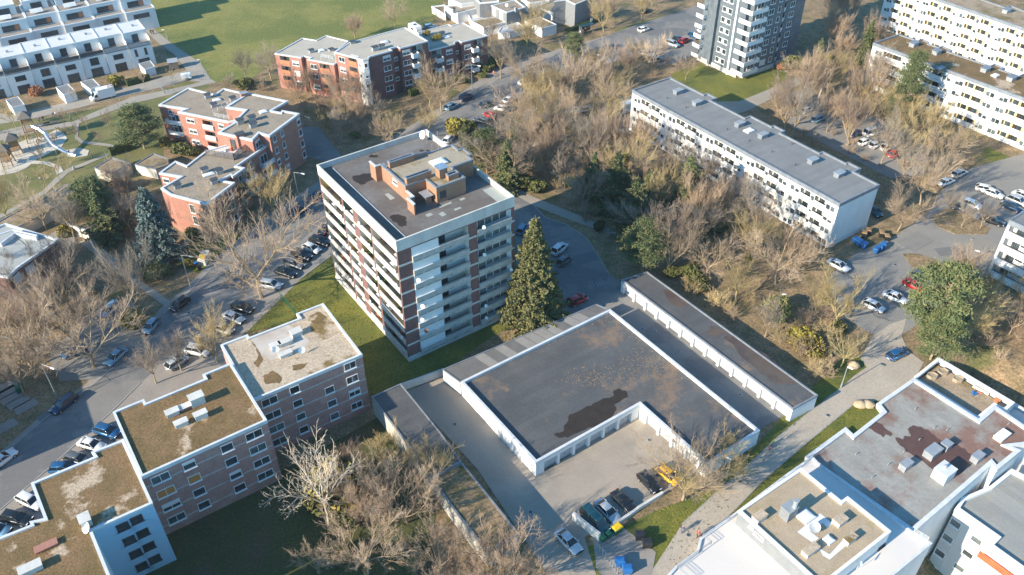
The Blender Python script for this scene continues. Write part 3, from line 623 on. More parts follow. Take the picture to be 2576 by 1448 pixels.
# ================= garages =================
M['gdoor'] = mat('garage_door_grey', (.50, .52, .54), (.44, .46, .48), .5, .6)
def garages():
    z = 3.2
    b = Bld('garage_block', 'L-shaped block of white garages under a dark felt roof with a long puddle', 'garages', G('O', 1500, 950, 0))
    P = PL('O', '1160,963 1532,778 1909,1080 1780,1172 1615,1018 1347,1161', z)
    P = snap(P, GA)
    c = b.sec(P, z, 0, 'white', 'bitd', 'coping', ph=.5, pw=.38, fd=.45)
    for i, v in enumerate(('1545,1448 1600,1440 1650,1390 1700,1360',)): pass
    puddle(b, 'puddle', 'C1', '1605,385 1640,415 1730,400 1820,360 1900,330 2000,290 2070,205 2060,160 2130,120 2165,95 2150,60 2080,40 2050,60 2045,100 1920,140 1830,190 1720,240 1700,300 1660,370', z-.49, 'wet', 'long dark puddle on the garage roof')
    M['leafd'] = mat('fallen_leaves', (.34, .235, .15), (.24, .17, .11), 3, .95)
    rnd = random.Random(3); q = MB()
    for (x, y, rx, ry, n) in ((1950, 900, 120, 60, 200), (2400, 620, 90, 50, 200), (1550, 1100, 60, 40, 80), (2330, 950, 130, 90, 700), (1900, 1400, 120, 40, 250), (2400, 1320, 160, 70, 700), (1360, 880, 60, 25, 50), (2574, 1100, 120, 90, 500)):
        for k in range(n):
            p = G('B1', x+rnd.gauss(0, rx), y+rnd.gauss(0, ry), z-.485)
            if not inpoly(p, inset(c['P'], .5)): continue
            a = rnd.uniform(.03, .12); t = rnd.uniform(0, 3); d1 = Vector((math.cos(t), math.sin(t), 0))*a; d2 = Vector((-d1.y, d1.x, 0))*rnd.uniform(.4, 1); q.quad(p-d1-d2, p+d1-d2, p+d1+d2, p-d1+d2)
    o = q.obj('fallen_leaves', M['leafd'], b.r); tag(o, kind='stuff')
    def doors(v, pts, n, wd, kid=b):
        A, B = PL(v, pts, 0)
    # garage doors on the faces that show them
    def run(sec, i, w=2.45, gap=.45, skip0=.5, recess=.25, pier='white'):
        Pn = sec['P']; A = Pn[i]; B = Pn[(i+1) % len(Pn)]; e = B-A; e.z = 0; Ln = e.length; e.normalize(); nr = Vector((e.y, -e.x, 0)); n = int((Ln-2*skip0+gap)/(w+gap)); x0 = (Ln-(n*(w+gap)-gap))/2
        for k in range(n):
            u = x0+k*(w+gap)+w/2; kk = ('gdoor', w)
            if kk not in _WM:
                q = MB(); q.box((0, .52, 1.1), (w, .06, 2.2)); 
                for j in range(1, 5): q.box((0, .48, 2.2*j/5), (w-.1, .02, .03), m=1)
                q.box((.0, .47, .9), (.3, .03, .05), m=2); _WM[kk] = q.mesh('garage_door', [M['gdoor'], M['metal'], M['dmetal']])
                q = MB(); q.quad((-w/2, 0, 0), (-w/2, .5, 0), (-w/2, .5, 2.2), (-w/2, 0, 2.2)); q.quad((w/2, .5, 0), (w/2, 0, 0), (w/2, 0, 2.2), (w/2, .5, 2.2)); q.quad((-w/2, .5, 2.2), (w/2, .5, 2.2), (w/2, 0, 2.2), (-w/2, 0, 2.2)); _WM[('grev', w)] = q.mesh('door_reveal', M['white'])
            sec['op'].setdefault(i, []).append((u-w/2, u+w/2, 0, 2.2)); p = A+e*u
            kid_ = cur; o = link('garage_door', _WM[kk], kid_.r, Vector((p.x, p.y, 0))-kid_.r.location, math.atan2(e.y, e.x)); link('door_reveal', _WM[('grev', w)], o)
    cur = b
    n = len(c['P'])
    for i in range(n):
        A, B = c['P'][i], c['P'][(i+1) % n]; m = (A+B)/2; e = (B-A).normalized(); nr = Vector((e.y, -e.x, 0)); Ln = (B-A).length
        near = lambda v, x, y: (m-G(v, x, y, z)).length < 6
        if near('C1', 1865, 370): run(c, i)
        if near('O', 1700, 1095): run(c, i)
    b.done()
    # lean-to roof along the lawn
    b = Bld('garage_row', 'older garage row under striped grey roof sheets along the tower lawn', 'garages', G('O', 1250, 880, 0))
    P = snap(PL('B1', '765,1330 1250,1090 1440,1020 1960,840 2010,885 905,1440', 2.9), GA)
    P = PL('O', '1114,930 1500,766 1530,779 1158,962', 2.9)
    c2 = b.sec(P, 2.9, 0, 'conc', 'bit', 'greycop', ph=.08, pw=.12, fd=.2)
    M['sheet1'] = mat('grey_roof_sheet', (.30, .28, .255), (.25, .235, .215), .6, .8); M['sheet2'] = mat('dark_roof_sheet', (.13, .125, .12), (.17, .16, .15), .6, .8)
    A, B, Cc, D = [Vector((p.x, p.y, 2.9)) for p in P]
    for k in range(16):
        t0, t1 = k/16, (k+1)/16-.004; q = MB(); q.sheet([A.lerp(B, t0)+(D-A)*.02, A.lerp(B, t1)+(D-A)*.02, D.lerp(Cc, t1)-(D-A)*.02, D.lerp(Cc, t0)-(D-A)*.02]); 
        for i_, vv in enumerate(q.v): q.v[i_] = (vv[0], vv[1], 2.84)
        q.obj('roof_sheet', M['sheet1' if k in (3, 5, 7, 8, 9, 10, 12, 13) else 'sheet2'], b.r)
    b.done()
    # long row
    b = Bld('garage_row', 'long narrow row of white garages with brown wet patches on its roof', 'garages', G('O', 1800, 850, 0)); cur = b
    P = snap(PL('O', '1564,700 1635,686 2057,994.6 1995.6,1028', 3.0), GA+90)
    P = PL('O', '1564,704 1628,684 2057,995 1995,1029', 3.0)
    c = b.sec(P, 3.0, 0, 'white', 'bitd', 'greycop', ph=.15, pw=.22, fd=.3)
    n = 4
    for i in range(n):
        A, B = c['P'][i], c['P'][(i+1) % n]; m = (A+B)/2
        if (m-G('O', 1780, 866, 3.0)).length < 6: run(c, i, 2.5, .5)
    for i, (s, lb) in enumerate((('B1:2430,740 B1:2480,735 B1:2574,800 B2:40,820 B2:60,850 B2:20,870 B1:2540,880 B1:2480,840', 'dark puddle'), ('B2:170,1060 B2:210,1010 B2:330,1050 B2:340,1070 B2:230,1095', 'brown puddle'), ('B2:300,1100 B2:365,1065 B2:520,1170 B2:620,1220 B2:830,1390 B2:880,1448 B2:700,1448 B2:560,1340 B2:420,1220 B2:370,1140', 'wet brown stain'))):
        puddle(b, 'puddle', 'O', s.replace('O:', ''), 2.86+.004*i, 'wetroof', lb)
    b.done()
    # low dark roof beside the brick block
    b = Bld('garage_row', 'low garage row with a dark flat roof beside the brown brick block', 'garages', G('O', 1080, 1120, 0)); cur = b
    P = PL('O', '935,999 1008,966 1105,1085 1160,1161 1085,1201 1040,1137', 3.9)
    b.sec(P, 3.9, 0, 'concd', 'bitd', 'greycop', ph=.1, pw=.15, fd=.25)
    P = PL('O', '1086,1205 1162,1165 1215,1230 1305,1343 1225,1388 1140,1280', 3.5)
    b.sec(P, 3.5, 0, 'concd', 'litter', 'greycop', ph=.1, pw=.2, fd=.25)
    b.done()
    # garden walls
    def wall(label, v, s, h=1.6, t=.22, m='conc', z=0):
        P = PL(v, s, z); q = MB()
        for i in range(len(P)-1): d = P[i+1]-P[i]; q.box(((P[i].x+P[i+1].x)/2, (P[i].y+P[i+1].y)/2, z+h/2), (d.length, t, h), math.atan2(d.y, d.x)); q.box(((P[i].x+P[i+1].x)/2, (P[i].y+P[i+1].y)/2, z+h+.03), (d.length, t+.08, .06), math.atan2(d.y, d.x))
        tag(q.obj('garden_wall', M[m]), label, 'wall')
    wall('weathered garden wall running down through the bare trees to the bottom of the garden', 'O', '982,1080 1035,1140 1100,1230 1170,1330 1245,1428', 1.4, m='concd')
    wall('short concrete wall closing the yard by the brick block', 'O', '1008,985 1118,945', 1.5)
    wall('low wall ending the parking bays, leaning beside the dark van', 'C1', '1745,1030 1945,1190', 1.6, .3)
    wall('low wall behind the parked cars in the garage yard', 'C1', '1945,1150 2110,1050 2250,950 2420,845', .7, .3)
    wall('white garage end wall half hidden by the bare tree', 'C2', '0,520 180,640', 2.6, .25, 'white')
garages()
# ================= red brick block =================
def red_block():
    b = Bld('apartment_block', 'stepped red brick apartment block with white roof edges beside the park lawn', 'apartment block', G('rb', 700, 600, 0))
    a = snap(PL('rb', '80,220 340,70 575,125 650,75 855,125 670,245 840,268 700,365 250,280 320,256', 9.0), GA)
    a = PL('rb', '80,220 340,70 575,127 650,75 855,122 700,225 760,360 690,368 250,280 322,256', 9.0)
    bb = PL('rb', '868,115 1215,185 1070,270 1150,285 1162,268 1315,295 1050,492 960,466 900,528 600,462 740,378 745,360 840,265 668,240', 11.8)
    cc = PL('rb', '500,620 860,520 1025,580 765,757 838,772 730,850 710,835 628,882 750,900 500,1090 180,1005 100,950 275,850 85,818 228,712 328,752', 9.0)
    c1 = b.sec(a, 9.0, 0, 'brickred', 'gravg', 'coping', ph=.2, pw=.4, fd=.4)
    c3 = b.sec(cc, 9.02, 0, 'brickred', 'gravg', 'coping', ph=.2, pw=.4, fd=.4)
    c2 = b.sec(bb, 11.8, 0, 'brickred', 'gravg', 'coping', ph=.2, pw=.45, fd=.4)
    for x, y in ((1160, 470), (1095, 518)): b.win('rb', x, y, 1.1, 1.5, 'w', 4, 2.8)
    b.win('rb', 1305, 365, 1.2, 1.6, 'w', 4, 2.8); b.win('rb', 950, 555, 2.2, 1.8, 'w', 1)
    for x, y in ((362, 357), (630, 405)): b.win('rb', x, y, 2.3 if x == 362 else 1.6, 1.2, 'q', 3, 2.8)
    b.win('rb', 190, 292, 1.2, 1.4, 'w', 3, 2.8)
    b.log('rb', 515, 395, 2.9, 2.0, 3, 2.8, kind='brickred', glass=.5, bal=.9, proud=.3); b.bal('rb', 205, 360, 4.2, 1.2, .9, 'paintw', 2, 2.8)
    for x, y in ((885, 755), (795, 865), (708, 1003)): b.win('rb', x, y, 1.1, 1.5, 'w', 3, 2.8)
    b.bal('rb', 1050, 710, 3.4, 1.5, 1.0, 'coping', 2, 2.8); b.bal('rb', 905, 850, 3.0, 1.5, 1.0, 'coping', 2, 2.8)
    b.win('rb', 380, 1130, 1.3, 2.0, 'w', 3, 2.8); b.win('rb', 150, 880, 1.6, 1.2, 'w', 1); b.win('rb', 735, 560, 1.3, 2.0, 'd', 1)
    for x, y in ((505, 125), (725, 150), (560, 205)): b.box('rb', x, y, 8.8, 1.3, 1.0, 1.0, 'metal', 'roof_vent', .15, 'dmetal')
    for x, y in ((790, 345), (893, 318), (903, 375)): b.box('rb', x, y, 11.6, 1.5, 1.1, 1.1, 'metal', 'roof_vent', .15, 'dmetal')
    for x, y in ((480, 775), (608, 785), (562, 872), (240, 912)): b.box('rb', x, y, 8.8, 1.3, 1.0, 1.0, 'metal', 'roof_vent', .15, 'dmetal')
    b.sky('rb', 590, 170, 8.8); b.sky('rb', 998, 272, 11.6); b.sky('rb', 518, 822, 8.8, 2.2, 1.0)
    b.box('rb', 825, 115, 9.0, 1.6, 1.2, 3.4, 'brickred', 'chimney', .1, 'metal'); b.box('rb', 790, 470, 9.0, 1.9, 1.4, 3.3, 'orange2' if 'orange2' in M else 'brickred', 'chimney', .1, 'dmetal')
    P = PL('rb', '500,660 745,700 862,605 850,560', 9.0); q = MB()
    for i in range(3):
        A, B = P[i], P[i+1]; n = int((B-A).length/.12)
        for k in range(8): d = B-A; q.box(((A.x+B.x)/2, (A.y+B.y)/2, 8.9+.2*k), (d.length, .04, .13), math.atan2(d.y, d.x))
        for k in range(4): w = A.lerp(B, k/3); q.box((w.x, w.y, 9.6), (.1, .12, 1.7), 0)
    q.obj('slatted_screen', M['woodg'], b.r)
    b.box('rb', 720, 590, 8.82, .5, .5, .9, 'orange', 'terrace_chair', 0); b.box('rb', 680, 600, 8.82, 1.1, .7, .7, 'deck', 'terrace_table', 0)
    q = MB(); q.sheet(PL('rb', '505,650 745,692 855,600 700,560 560,600', 8.826)); q.obj('terrace_floor', M['deck'], b.r)
    P = PL('rb', '560,300 680,225 690,240', 9.0); rail(b.r, P, 9.0, 1.0, 'paintw')
    rail(b.r, PL('rb', '560,300 565,325 700,350', 9.0), 9.0, 1.0, 'paintw')
    b.done()
red_block()
# ================= dark red block (top centre) =================
TERR = []
def dark_red():
    b = Bld('apartment_block', 'long reddish brick block with pale gravel roofs before the meadow', 'apartment block', G('db', 1300, 600, 0))
    A_ = PL('db', '90,425 403,250 560,275 667,221 925,285 765,410 775,440 790,528 755,545 458,490 500,472 415,452 385,470', 9.6)
    B_ = PL('db', '768,410 930,300 1555,130 1812,285 1500,366 1467,345 1383,372 1412,390 1155,460 1140,485 1080,496 1020,480', 12.5)
    C_ = PL('db', '1810,300 1690,188 2045,95 2075,112 2205,76 2480,226 2190,298 2158,281 2108,296 2116,318 1825,393', 9.7)
    c1 = b.sec(A_, 9.6, 0, 'brickpk', 'gravp', 'coping', ph=.15, pw=.25, fd=.25)
    c3 = b.sec(C_, 9.7, 0, 'brickdk', 'gravp', 'coping', ph=.15, pw=.25, fd=.25)
    c2 = b.sec(B_, 12.5, 0, 'brickdk', 'gravp', 'coping', ph=.15, pw=.25, fd=.3)
    for x, y, m in ((900, 500, 'brickpk'), (600, 560, 'brickpk'), (1050, 515, 'white'), (1110, 520, 'white'), (1149, 500, 'white')): b.paint('db', x, y, m)
    b.paint('db', 1250, 600, 'brickdk')
    ds = 2.75
    b.win('db', 330, 535, 2.0, 1.3, 'h', 3, ds, alt='hsq'); b.win('db', 533, 572, 2.0, 1.3, 'w', 3, ds, alt='wwh'); b.win('db', 847, 492, 2.0, 1.3, 'w', 4, ds, alt='whhw')
    b.log('db', 205, 500, 2.9, 2.1, 3, ds, kind='cream', glass=.7, bal=.95, balm='terra', proud=.05); b.log('db', 655, 590, 3.0, 2.1, 3, ds, kind='cream', glass=.7, bal=.95, balm='terra', proud=.05); b.log('db', 965, 510, 2.6, 2.1, 4, ds, kind='cream', glass=.6, bal=.95, balm='terra', proud=.05)
    b.win('db', 1117, 560, .9, 1.2, 'w', 4, ds); b.win('db', 1050, 560, .6, 1.0, 'w', 4, ds)
    b.win('db', 1348, 475, 2.2, 1.4, 'h', 4, ds, alt='hwww'); b.win('db', 1450, 482, 1.2, 1.0, 'w', 3, ds); b.win('db', 1570, 412, 2.2, 1.4, 'h', 4, ds, alt='hwww')
    b.log('db', 1690, 370, 2.9, 2.1, 4, ds, kind='cream', glass=.6, bal=0); b.bal('db', 1680, 425, 1.8, 1.3, 1.1, 'paintw', 3, ds, False)
    b.win('db', 2050, 403, 1.9, 1.3, 'h', 3, ds, alt='hhw'); b.win('db', 2140, 408, .9, .9, 'w', 3, ds); b.win('db', 2257, 350, 2.0, 1.3, 'h', 3, ds, alt='hwh')
    b.log('db', 1910, 420, 2.8, 2.0, 3, ds, kind='cream', glass=.7, bal=0); b.bal('db', 1955, 475, 2.0, 1.3, 1.1, 'coping', 2, ds, False)
    b.log('db', 2375, 310, 2.6, 2.1, 3, ds, kind='cream', glass=.6, bal=0); b.bal('db', 2355, 365, 1.8, 1.3, 1.1, 'paintw', 3, ds, False)
    for x, y, z, w, h in ((500, 380, 9.45, 1.2, .8), (725, 370, 9.45, 1.2, .5), (1215, 345, 12.35, 1.6, 1.1), (1293, 325, 12.35, 1.2, 1.0), (962, 285, 12.35, 1.4, .6), (1965, 185, 9.55, 1.5, .9)): b.box('db', x, y, z, w, 1.0, h, 'metal', 'roof_vent', .15, 'dmetal')
    b.sky('db', 612, 380, 9.45); b.sky('db', 1325, 287, 12.35); b.sky('db', 2022, 230, 9.55)
    rail(b.r, PL('db', '612,500 612,470 745,500', 9.6), 9.6, 1.0, 'paintw'); rail(b.r, PL('db', '1825,390 1950,355 2105,318', 9.7), 9.7, .9, 'green', .4)
    for x, y, m in ((1800, 220, 'hedge'), (1890, 270, 'hedge'), (1930, 262, 'hedge')): 
        TERR.append((b.r, G('db', x, y, 9.6)))
    b.done()
random.seed(9); dark_red()
# ================= white slabs =================
def slab(name, label, P, z, wallm, roof, fronts, n, first, ds, pat, end_m='white', proj=(), roofbits=(), sg=1, cop='greycop', yel='cream', fd=.75):
    b = Bld(name, label, 'apartment block', sum(P, Vector())/len(P)); b.r.location.z = 0
    c = b.sec(P, z, 0, wallm, roof, cop, ph=.25, pw=.3, fd=fd, over=.1)
    return b, c
def facade_units(b, c, i, unit, pat, z, rows, ds, s0=0.6, yel='cream', balm='paintw'):
    P = c['P']; A = P[i]; B = P[(i+1) % len(P)]; e = B-A; e.z = 0; Ln = e.length; e.normalize(); nr = Vector((e.y, -e.x, 0)); n = max(1, int(round((Ln-s0)/unit))); un = (Ln-s0)/n; rnd = random.Random(int(Ln*10))
    for k in range(n):
        for t, u, w in pat:
            uu = s0/2+k*un+u*un
            if uu-w/2 < .2 or uu+w/2 > Ln-.2: continue
            for r in range(rows):
                zz = z-ds*r
                if t == 'L': b.opening(c, i, uu-w/2, uu+w/2, zz-1.15, zz+.95, 1.3, yel, .5, .95, balm, .04)
                else: b.put(A+e*uu+nr*.02, e, zz, w, 1.25, rnd.choice('wwhqcccq'))
def front_edge(c, v, x, y, z):
    p = G(v, x, y, z); return min(range(len(c['P'])), key=lambda i: (((c['P'][i]+c['P'][(i+1) % len(c['P'])])/2)-p).length)
def slabs():
    z = 10.5
    P = PL('O', '1592,227 1672,199 1733,213 1759,226 1769,240 1779,234 1802,247 1786,254 1877,297 1891,290 1919,304 1924,311 1936,322 1946,315 1971,328 1968,336 2059,386 2074,380 2106,396 2122,415 2132,408 2164,423 2149,434 2209,463 2116,515', z)
    P = snap(P, 124.3)
    b, c = slab('apartment_block', 'long white four storey slab with a plain grey flat roof among bare trees', P, z, 'white', 'bitg', None, 0, 0, 0, None)
    for i in range(len(c['P'])):
        if (c['P'][(i+1) % len(c['P'])]-c['P'][i]).length > 30: facade_units(b, c, i, 12.6, (('W', .1, 1.1), ('W', .2, 1.1), ('L', .38, 2.9), ('W', .52, 1.0), ('L', .68, 2.9), ('W', .84, 1.1), ('W', .93, 1.1)), 8.6, 4, 2.55)
    for v, x, y in (('A2', 110, 765), ('A2', 432, 925), ('A2', 608, 1010), ('A2', 985, 1200), ('A2', 1185, 1300), ('A1', 2540, 680)): b.box(v, x, y, 10.25, 2.0, 1.2, .9, 'greycop', 'roof_vent', .15, 'metal')
    b.sky('A2', 503, 978, 10.25, 2.0, 1.4)
    for v, x, y in (('A2', 25, 815), ('A2', 335, 983), ('A2', 500, 1068), ('A2', 672, 1150), ('A2', 823, 1090), ('A2', 848, 1250), ('A1', 2455, 745)):
        p = G(v, x, y, 10.3); q = MB(); q.tube((p.x, p.y, 10.2), (p.x, p.y, 10.75), .09, n=6); q.obj('vent_pipe', M['dmetal'], b.r)
    b.done()
    # mossy roof slab
    z = 11.7
    P = PL('wr', '343,315 528,252 668,298 700,286 748,312 742,322 820,347 846,338 917,370 882,377 1195,482 1228,468 1302,500 1268,508 1404,556 1440,540 1520,570 1490,582 1990,752 1990,918', z)
    b, c = slab('apartment_block', 'white four storey slab with a mossy roof behind the tall pine', P, z, 'white', 'moss', None, 0, 0, 0, None)
    for i in range(len(c['P'])):
        if (c['P'][(i+1) % len(c['P'])]-c['P'][i]).length > 25: facade_units(b, c, i, 12.2, (('W', .12, 1.1), ('W', .21, 1.1), ('L', .42, 3.0), ('L', .66, 3.0), ('W', .82, 1.1), ('W', .92, 1.1)), 9.7, 4, 2.75, yel='yel2')
    for x, y in ((640, 312), (808, 368), (1165, 495), (1355, 560)): b.box('wr', x, y, 11.45, 2.0, 1.4, 1.0, 'metal', 'roof_vent', .2, 'greycop')
    b.sky('wr', 1235, 545, 11.45); b.box('wr', 830, 497, 11.45, 2.6, 1.0, 1.1, 'dmetal', 'roof_vent', .1, 'greycop'); b.done()
    # far slab
    z = 13.4
    P = PL('wr', '500,-115 640,-160 1130,0 1300,52 1360,48 1441,85 1900,240 1900,360 1441,205 950,42 820,0', z)
    P = PL('wr', '455,-128 700,-215 1135,-2 1305,55 1350,42 1441,82 1950,225 1900,362', z)
    b, c = slab('apartment_block', 'farthest white slab at the top right, with yellow loggias and a brown gravel roof', P, z, 'white', 'mossb', None, 0, 0, 0, None)
    for i in range(len(c['P'])):
        if (c['P'][(i+1) % len(c['P'])]-c['P'][i]).length > 25: facade_units(b, c, i, 12.6, (('W', .08, 1.0), ('W', .16, 1.0), ('L', .36, 3.0), ('W', .52, 1.0), ('L', .72, 3.0), ('W', .9, 1.0)), 11.2, 5, 2.7, yel='yel2')
    b.box('wr', 1320, 68, 13.1, 2.2, 1.4, 1.0, 'metal', 'roof_vent', .2, 'greycop'); b.done()
    # wing behind, top centre right
M['yel2'] = mat('pale_yellow_paint', (.66, .50, .24), rough=.85)
slabs()
# ================= slate clad tower =================
def slate():
    zt = 46; K = G('dt', 850, 1205); e1 = E1; e2 = E2; U = lambda u, v, zz=zt: Vector((K.x+e1.x*u+e2.x*v, K.y+e1.y*u+e2.y*v, zz))
    b = Bld('apartment_tower', 'high slate clad tower with white stacked balconies, cut by the top edge', 'tower block', U(8, 8, 0))
    c = b.sec([U(1.3, 0), U(13.4, 0), U(13.4, 1.8), U(15.2, 1.8), U(15.2, .6), U(22.5, .6), U(22.5, 16), U(0, 16), U(0, 1.3), U(1.3, 1.3)], zt, 1.2, 'slate', 'bitg', 'coping')
    q = MB(); q.ring([(p.x, p.y) for p in inset(c['P'], -.05)], [(p.x, p.y) for p in inset(c['P'], .2)], 0, 1.25); q.obj('plinth', M['conc'], b.r)
    S = 2.78
    for k in range(16):
        z = 1.3+S*k
        # corner balcony wraps the near corner
        q = MB(); A, B_, C_ = U(-.5, 2.9), U(-.5, -1.1), U(5.6, -1.1)
        q.box(((A.x+B_.x)/2, (A.y+B_.y)/2, z+.5), (.12, (A-B_).length, 1.15), R(GA)); q.box(((C_.x+B_.x)/2, (C_.y+B_.y)/2, z+.5), ((C_-B_).length, .12, 1.15), R(GA)); p = U(2.5, -.5); q.box((p.x, p.y, z), (6, 1.1, .18), R(GA)); p = U(.4, .95); q.box((p.x, p.y, z-.004), (1.7, 3.8, .17), R(GA)); p = U(5.6, -.55); q.box((p.x, p.y, z+.5), (.1, 1.1, 1.1), R(GA)); q.obj('balcony', M['paintw'], b.r)
        b.put(U(3.6, -.02), e1, z+1.5, 2.6, 1.5, 'w'); 
        if k: b.put(U(8.3, -.02), e1, z+1.55, 2.0, 1.5, 'w'); b.put(U(11.4, -.02), e1, z+1.55, 1.2, 1.5, 'w')
        else: b.put(U(8.3, -.02), e1, z+1.5, 2.2, 1.5, 's'); b.put(U(11.4, -.02), e1, z+1.55, 1.2, 1.5, 'w')
        q = MB(); p = U(14.3, 0.9); q.box((p.x, p.y, z+.45), (1.8, .1, 1.1), R(GA)); p = U(14.3, 1.35); q.box((p.x, p.y, z-.02), (1.78, .85, .16), R(GA)); q.obj('balcony', M['paintw'], b.r)
        # corner window of the right wing, left face windows, far left balconies
        b.put(U(17.4, .58), e1, z+1.5, 1.9, 1.5, 'w'); b.put(U(15.18, 1.2), -e2, z+1.5, 1.0, 1.5, 'w')
        w1 = b.put(U(-.02, 8.6), -e2, z+1.5, 1.4, 1.4, 'w'); b.put(U(-.02, 6.6), -e2, z+1.5, 1.4, 1.4, 'w')
        q = MB(); p = U(-.05, 7.6); q.box((p.x, p.y, z+1.5), (.05, .7, 1.4), R(GA)); q.obj('wall_panel', M['paintw'], b.r)
        q = MB(); p = U(-.7, 15.9); q.box((p.x-e1.x*.6, p.y-e1.y*.6, z+.45), (.1, 2.6, 1.1), R(GA)); q.box((p.x, p.y, z-.02), (1.3, 2.6, .16), R(GA)); p = U(-.7, 14.6); q.box((p.x, p.y, z+.45), (1.2, .1, 1.1), R(GA)); q.obj('balcony', M['paintw'], b.r)
    for v in (4.2, 11.6):
        q = MB(); p = U(-.15, v); q.box((p.x, p.y, zt/2), (.5, .55, zt), R(GA)); q.obj('stair_strip', M['paintw'], b.r)
    q = MB(); p = U(-.5, 10.9); q.box((p.x, p.y, zt/2+.4), (1.0, .9, zt-.8), R(GA)); q.obj('wall_fin', M['slate'], b.r)
    b.done()
slate()
# ================= stepped white complex bottom right =================
def complex_():
    b = Bld('terraced_building', 'white stepped flat roofed building with felt and gravel roofs beside the pale path', 'apartment building', G('r3', 1300, 900, 0))
    z = .9; a = GA-90
    R1 = snap(PL('r3', '60,1198 495,880 580,958 900,705 835,615 1235,345 1940,790 2115,640 2600,980 r3:2295,1085 r3:2400,1130 r3:2130,1330 r3:2085,1285 r1:760,1010 r1:580,990', z), GA)
    R1 = PL('r3', '60,1198 495,880 580,958 900,705 835,622 1235,345 1940,790 2115,640 2700,1040 2295,1085 2400,1130 2140,1340 2085,1275 r1:640,985 r1:600,975', z)
    c = b.sec(R1, z, -24, 'white', 'bitr', 'coping', ph=.3, pw=.55, fd=.5)
    # lower terrace at the back
    T = PL('r3', '1240,330 1505,118 2330,610 2230,700 2120,640 1940,788 1236,347', .35)
    c = b.sec(T, .35, -14, 'white', 'mossb', 'paintw', ph=1.1, pw=.45, fd=.5)
    T2 = PL('r3', '2330,612 2700,830 2700,1035 2125,650 2240,690', -1.5); c = b.sec(T2, -1.5, -14, 'white', 'deck', 'coping', ph=.6, pw=.4, fd=.5)
    for x, y in ((1555, 265), (1440, 310), (1720, 345)):
        p = G('r3', x, y, -.1); q = MB(); n = 6; rr = lambda k, zz: [(p.x+math.cos(t*math.pi/3)*k*.95, p.y+math.sin(t*math.pi/3)*k*.75, zz) for t in range(6)]
        q.loft([rr(.85, -.75), rr(1, 0), rr(.8, 0), rr(.78, -.15)]); q.obj('planter', M['sandst'], b.r)
    q = MB(); A, B_ = G('r3', 1880, 430, -.5), G('r3', 2050, 520, -.5); d = B_-A; q.box((A+B_)/2, (d.length, .35, .35), math.atan2(d.y, d.x)); q.obj('planter', M['cream'], b.r)
    p = G('r3', 2140, 590, -.6); q = MB(); q.tube((p.x, p.y, -.76), (p.x, p.y, -.3), .4, .55, 10); q.obj('flower_pot', M['terra'], b.r)
    p = G('r3', 1900, 520, -.7); q = MB(); q.box((p.x, p.y, -.62), (.9, .4, .2), .3); q.box((p.x-.4, p.y+.15, -.4), (.12, .4, .6), .3); q.obj('deck_chair', M['blue'], b.r)
    p = G('r3', 1945, 505, -.7); q = MB(); q.box((p.x, p.y, -.62), (.7, .4, .18), -.5); q.box((p.x+.3, p.y-.2, -.5), (.35, .3, .1), -.5); q.obj('deck_chair', M['brickred'], b.r)
    # penthouse with gravel roof, deck below it
    D1 = PL('r2', '1200,560 1500,300 1590,200 r1:10,580 r1:600,960 r1:830,1110 r1:400,1500 r2:1900,1700 r2:1200,1330 r2:770,940 r2:800,790', 1.25)
    D1 = snap(PL('r2', '1455,310 1590,225 r1:600,975 r1:820,1110 r1:250,1600 r2:200,2100 r2:-250,1900 r2:145,1370 r2:385,1190 r2:400,1065 r2:715,845 r2:765,890 r2:800,790', 1.3), GA)
    D1 = PL('r2', '1585,200 1640,262 r1:600,972 r1:825,1112 r1:380,1480 r1:200,1700 r2:900,2000 r2:-160,1700 r2:140,1365 r2:372,1195 r2:405,1060 r2:712,842 r2:1325,380', 1.3)
    c = b.sec(D1, 1.3, -24, 'white', 'deck', 'coping', ph=.25, pw=.3, fd=.4)
    G1 = PL('r2', '800,782 1455,325 1760,565 1892,665 1940,635 2292,905 r1:418,985 r1:-150,1480 r1:-180,1500 r2:1250,1140', 4.0)
    G1 = snap(PL('r2', '800,782 1455,325 1892,668 1938,635 r1:418,985 r1:-110,1460 r2:1640,1500', 4.0), GA)
    c = b.sec(G1, 4.0, 1.0, 'white', 'grav2', 'paintw', ph=.3, pw=.35, fd=.35, block=False)
    b.paint('r2', 1000, 1050, 'slate2'); b.win('r2', 1025, 1040, 1.6, .5, 'w'); b.win('r2', 945, 945, .8, .4, 'w')
    for x, y in ((295, 1145), (200, 1230)): b.win('r1', x, y, 1.5, .55, 'd')
    for x, y, sx, sy, h, m in ((1035, 820, 1.9, 1.1, .8, 'conc'), (1880, 855, 1.8, 1.2, .8, 'conc'), (1985, 1050, 1.8, .9, .8, 'conc'), (1570, 1170, 2.4, 1.0, .7, 'conc')): b.box('r2', x, y, 3.7, sx, sy, h, m, 'roof_vent', .06, 'mossp', lab='concrete vent block with a mossy lid')
    p = b.box('r2', 1350, 730, 3.7, 1.9, 1.5, 2.0, 'slate2', 'chimney', .05, 'metal', lab='dark chimney block with a steel flue'); q = MB(); p = G('r2', 1395, 740, 5.7); q.tube((p.x, p.y, 5.7), (p.x, p.y, 7.2), .3, n=10); q.tube((p.x, p.y, 7.2), (p.x, p.y, 7.35), .4, n=10); q.obj('flue', M['metal'], b.r)
    b.sky('r2', 1520, 820, 3.7, 1.9, 1.6); b.sky('r2', 1760, 1065, 3.7, 1.0, 1.0)
    M['felt'] = mat('white_felt', (.72, .72, .70), rough=.7)
    q = MB(); P = PL('r2', '1425,995 1665,800 1795,905 1740,950 1690,900 1560,990 1650,1060 1590,1110', 3.712); q.sheet(P); q.sheet(PL('r2', '1655,1165 1765,1230 1890,1095 1945,1130 1765,1285 1690,1240', 3.712)); q.obj('white_felt_strip', M['felt'], b.r)
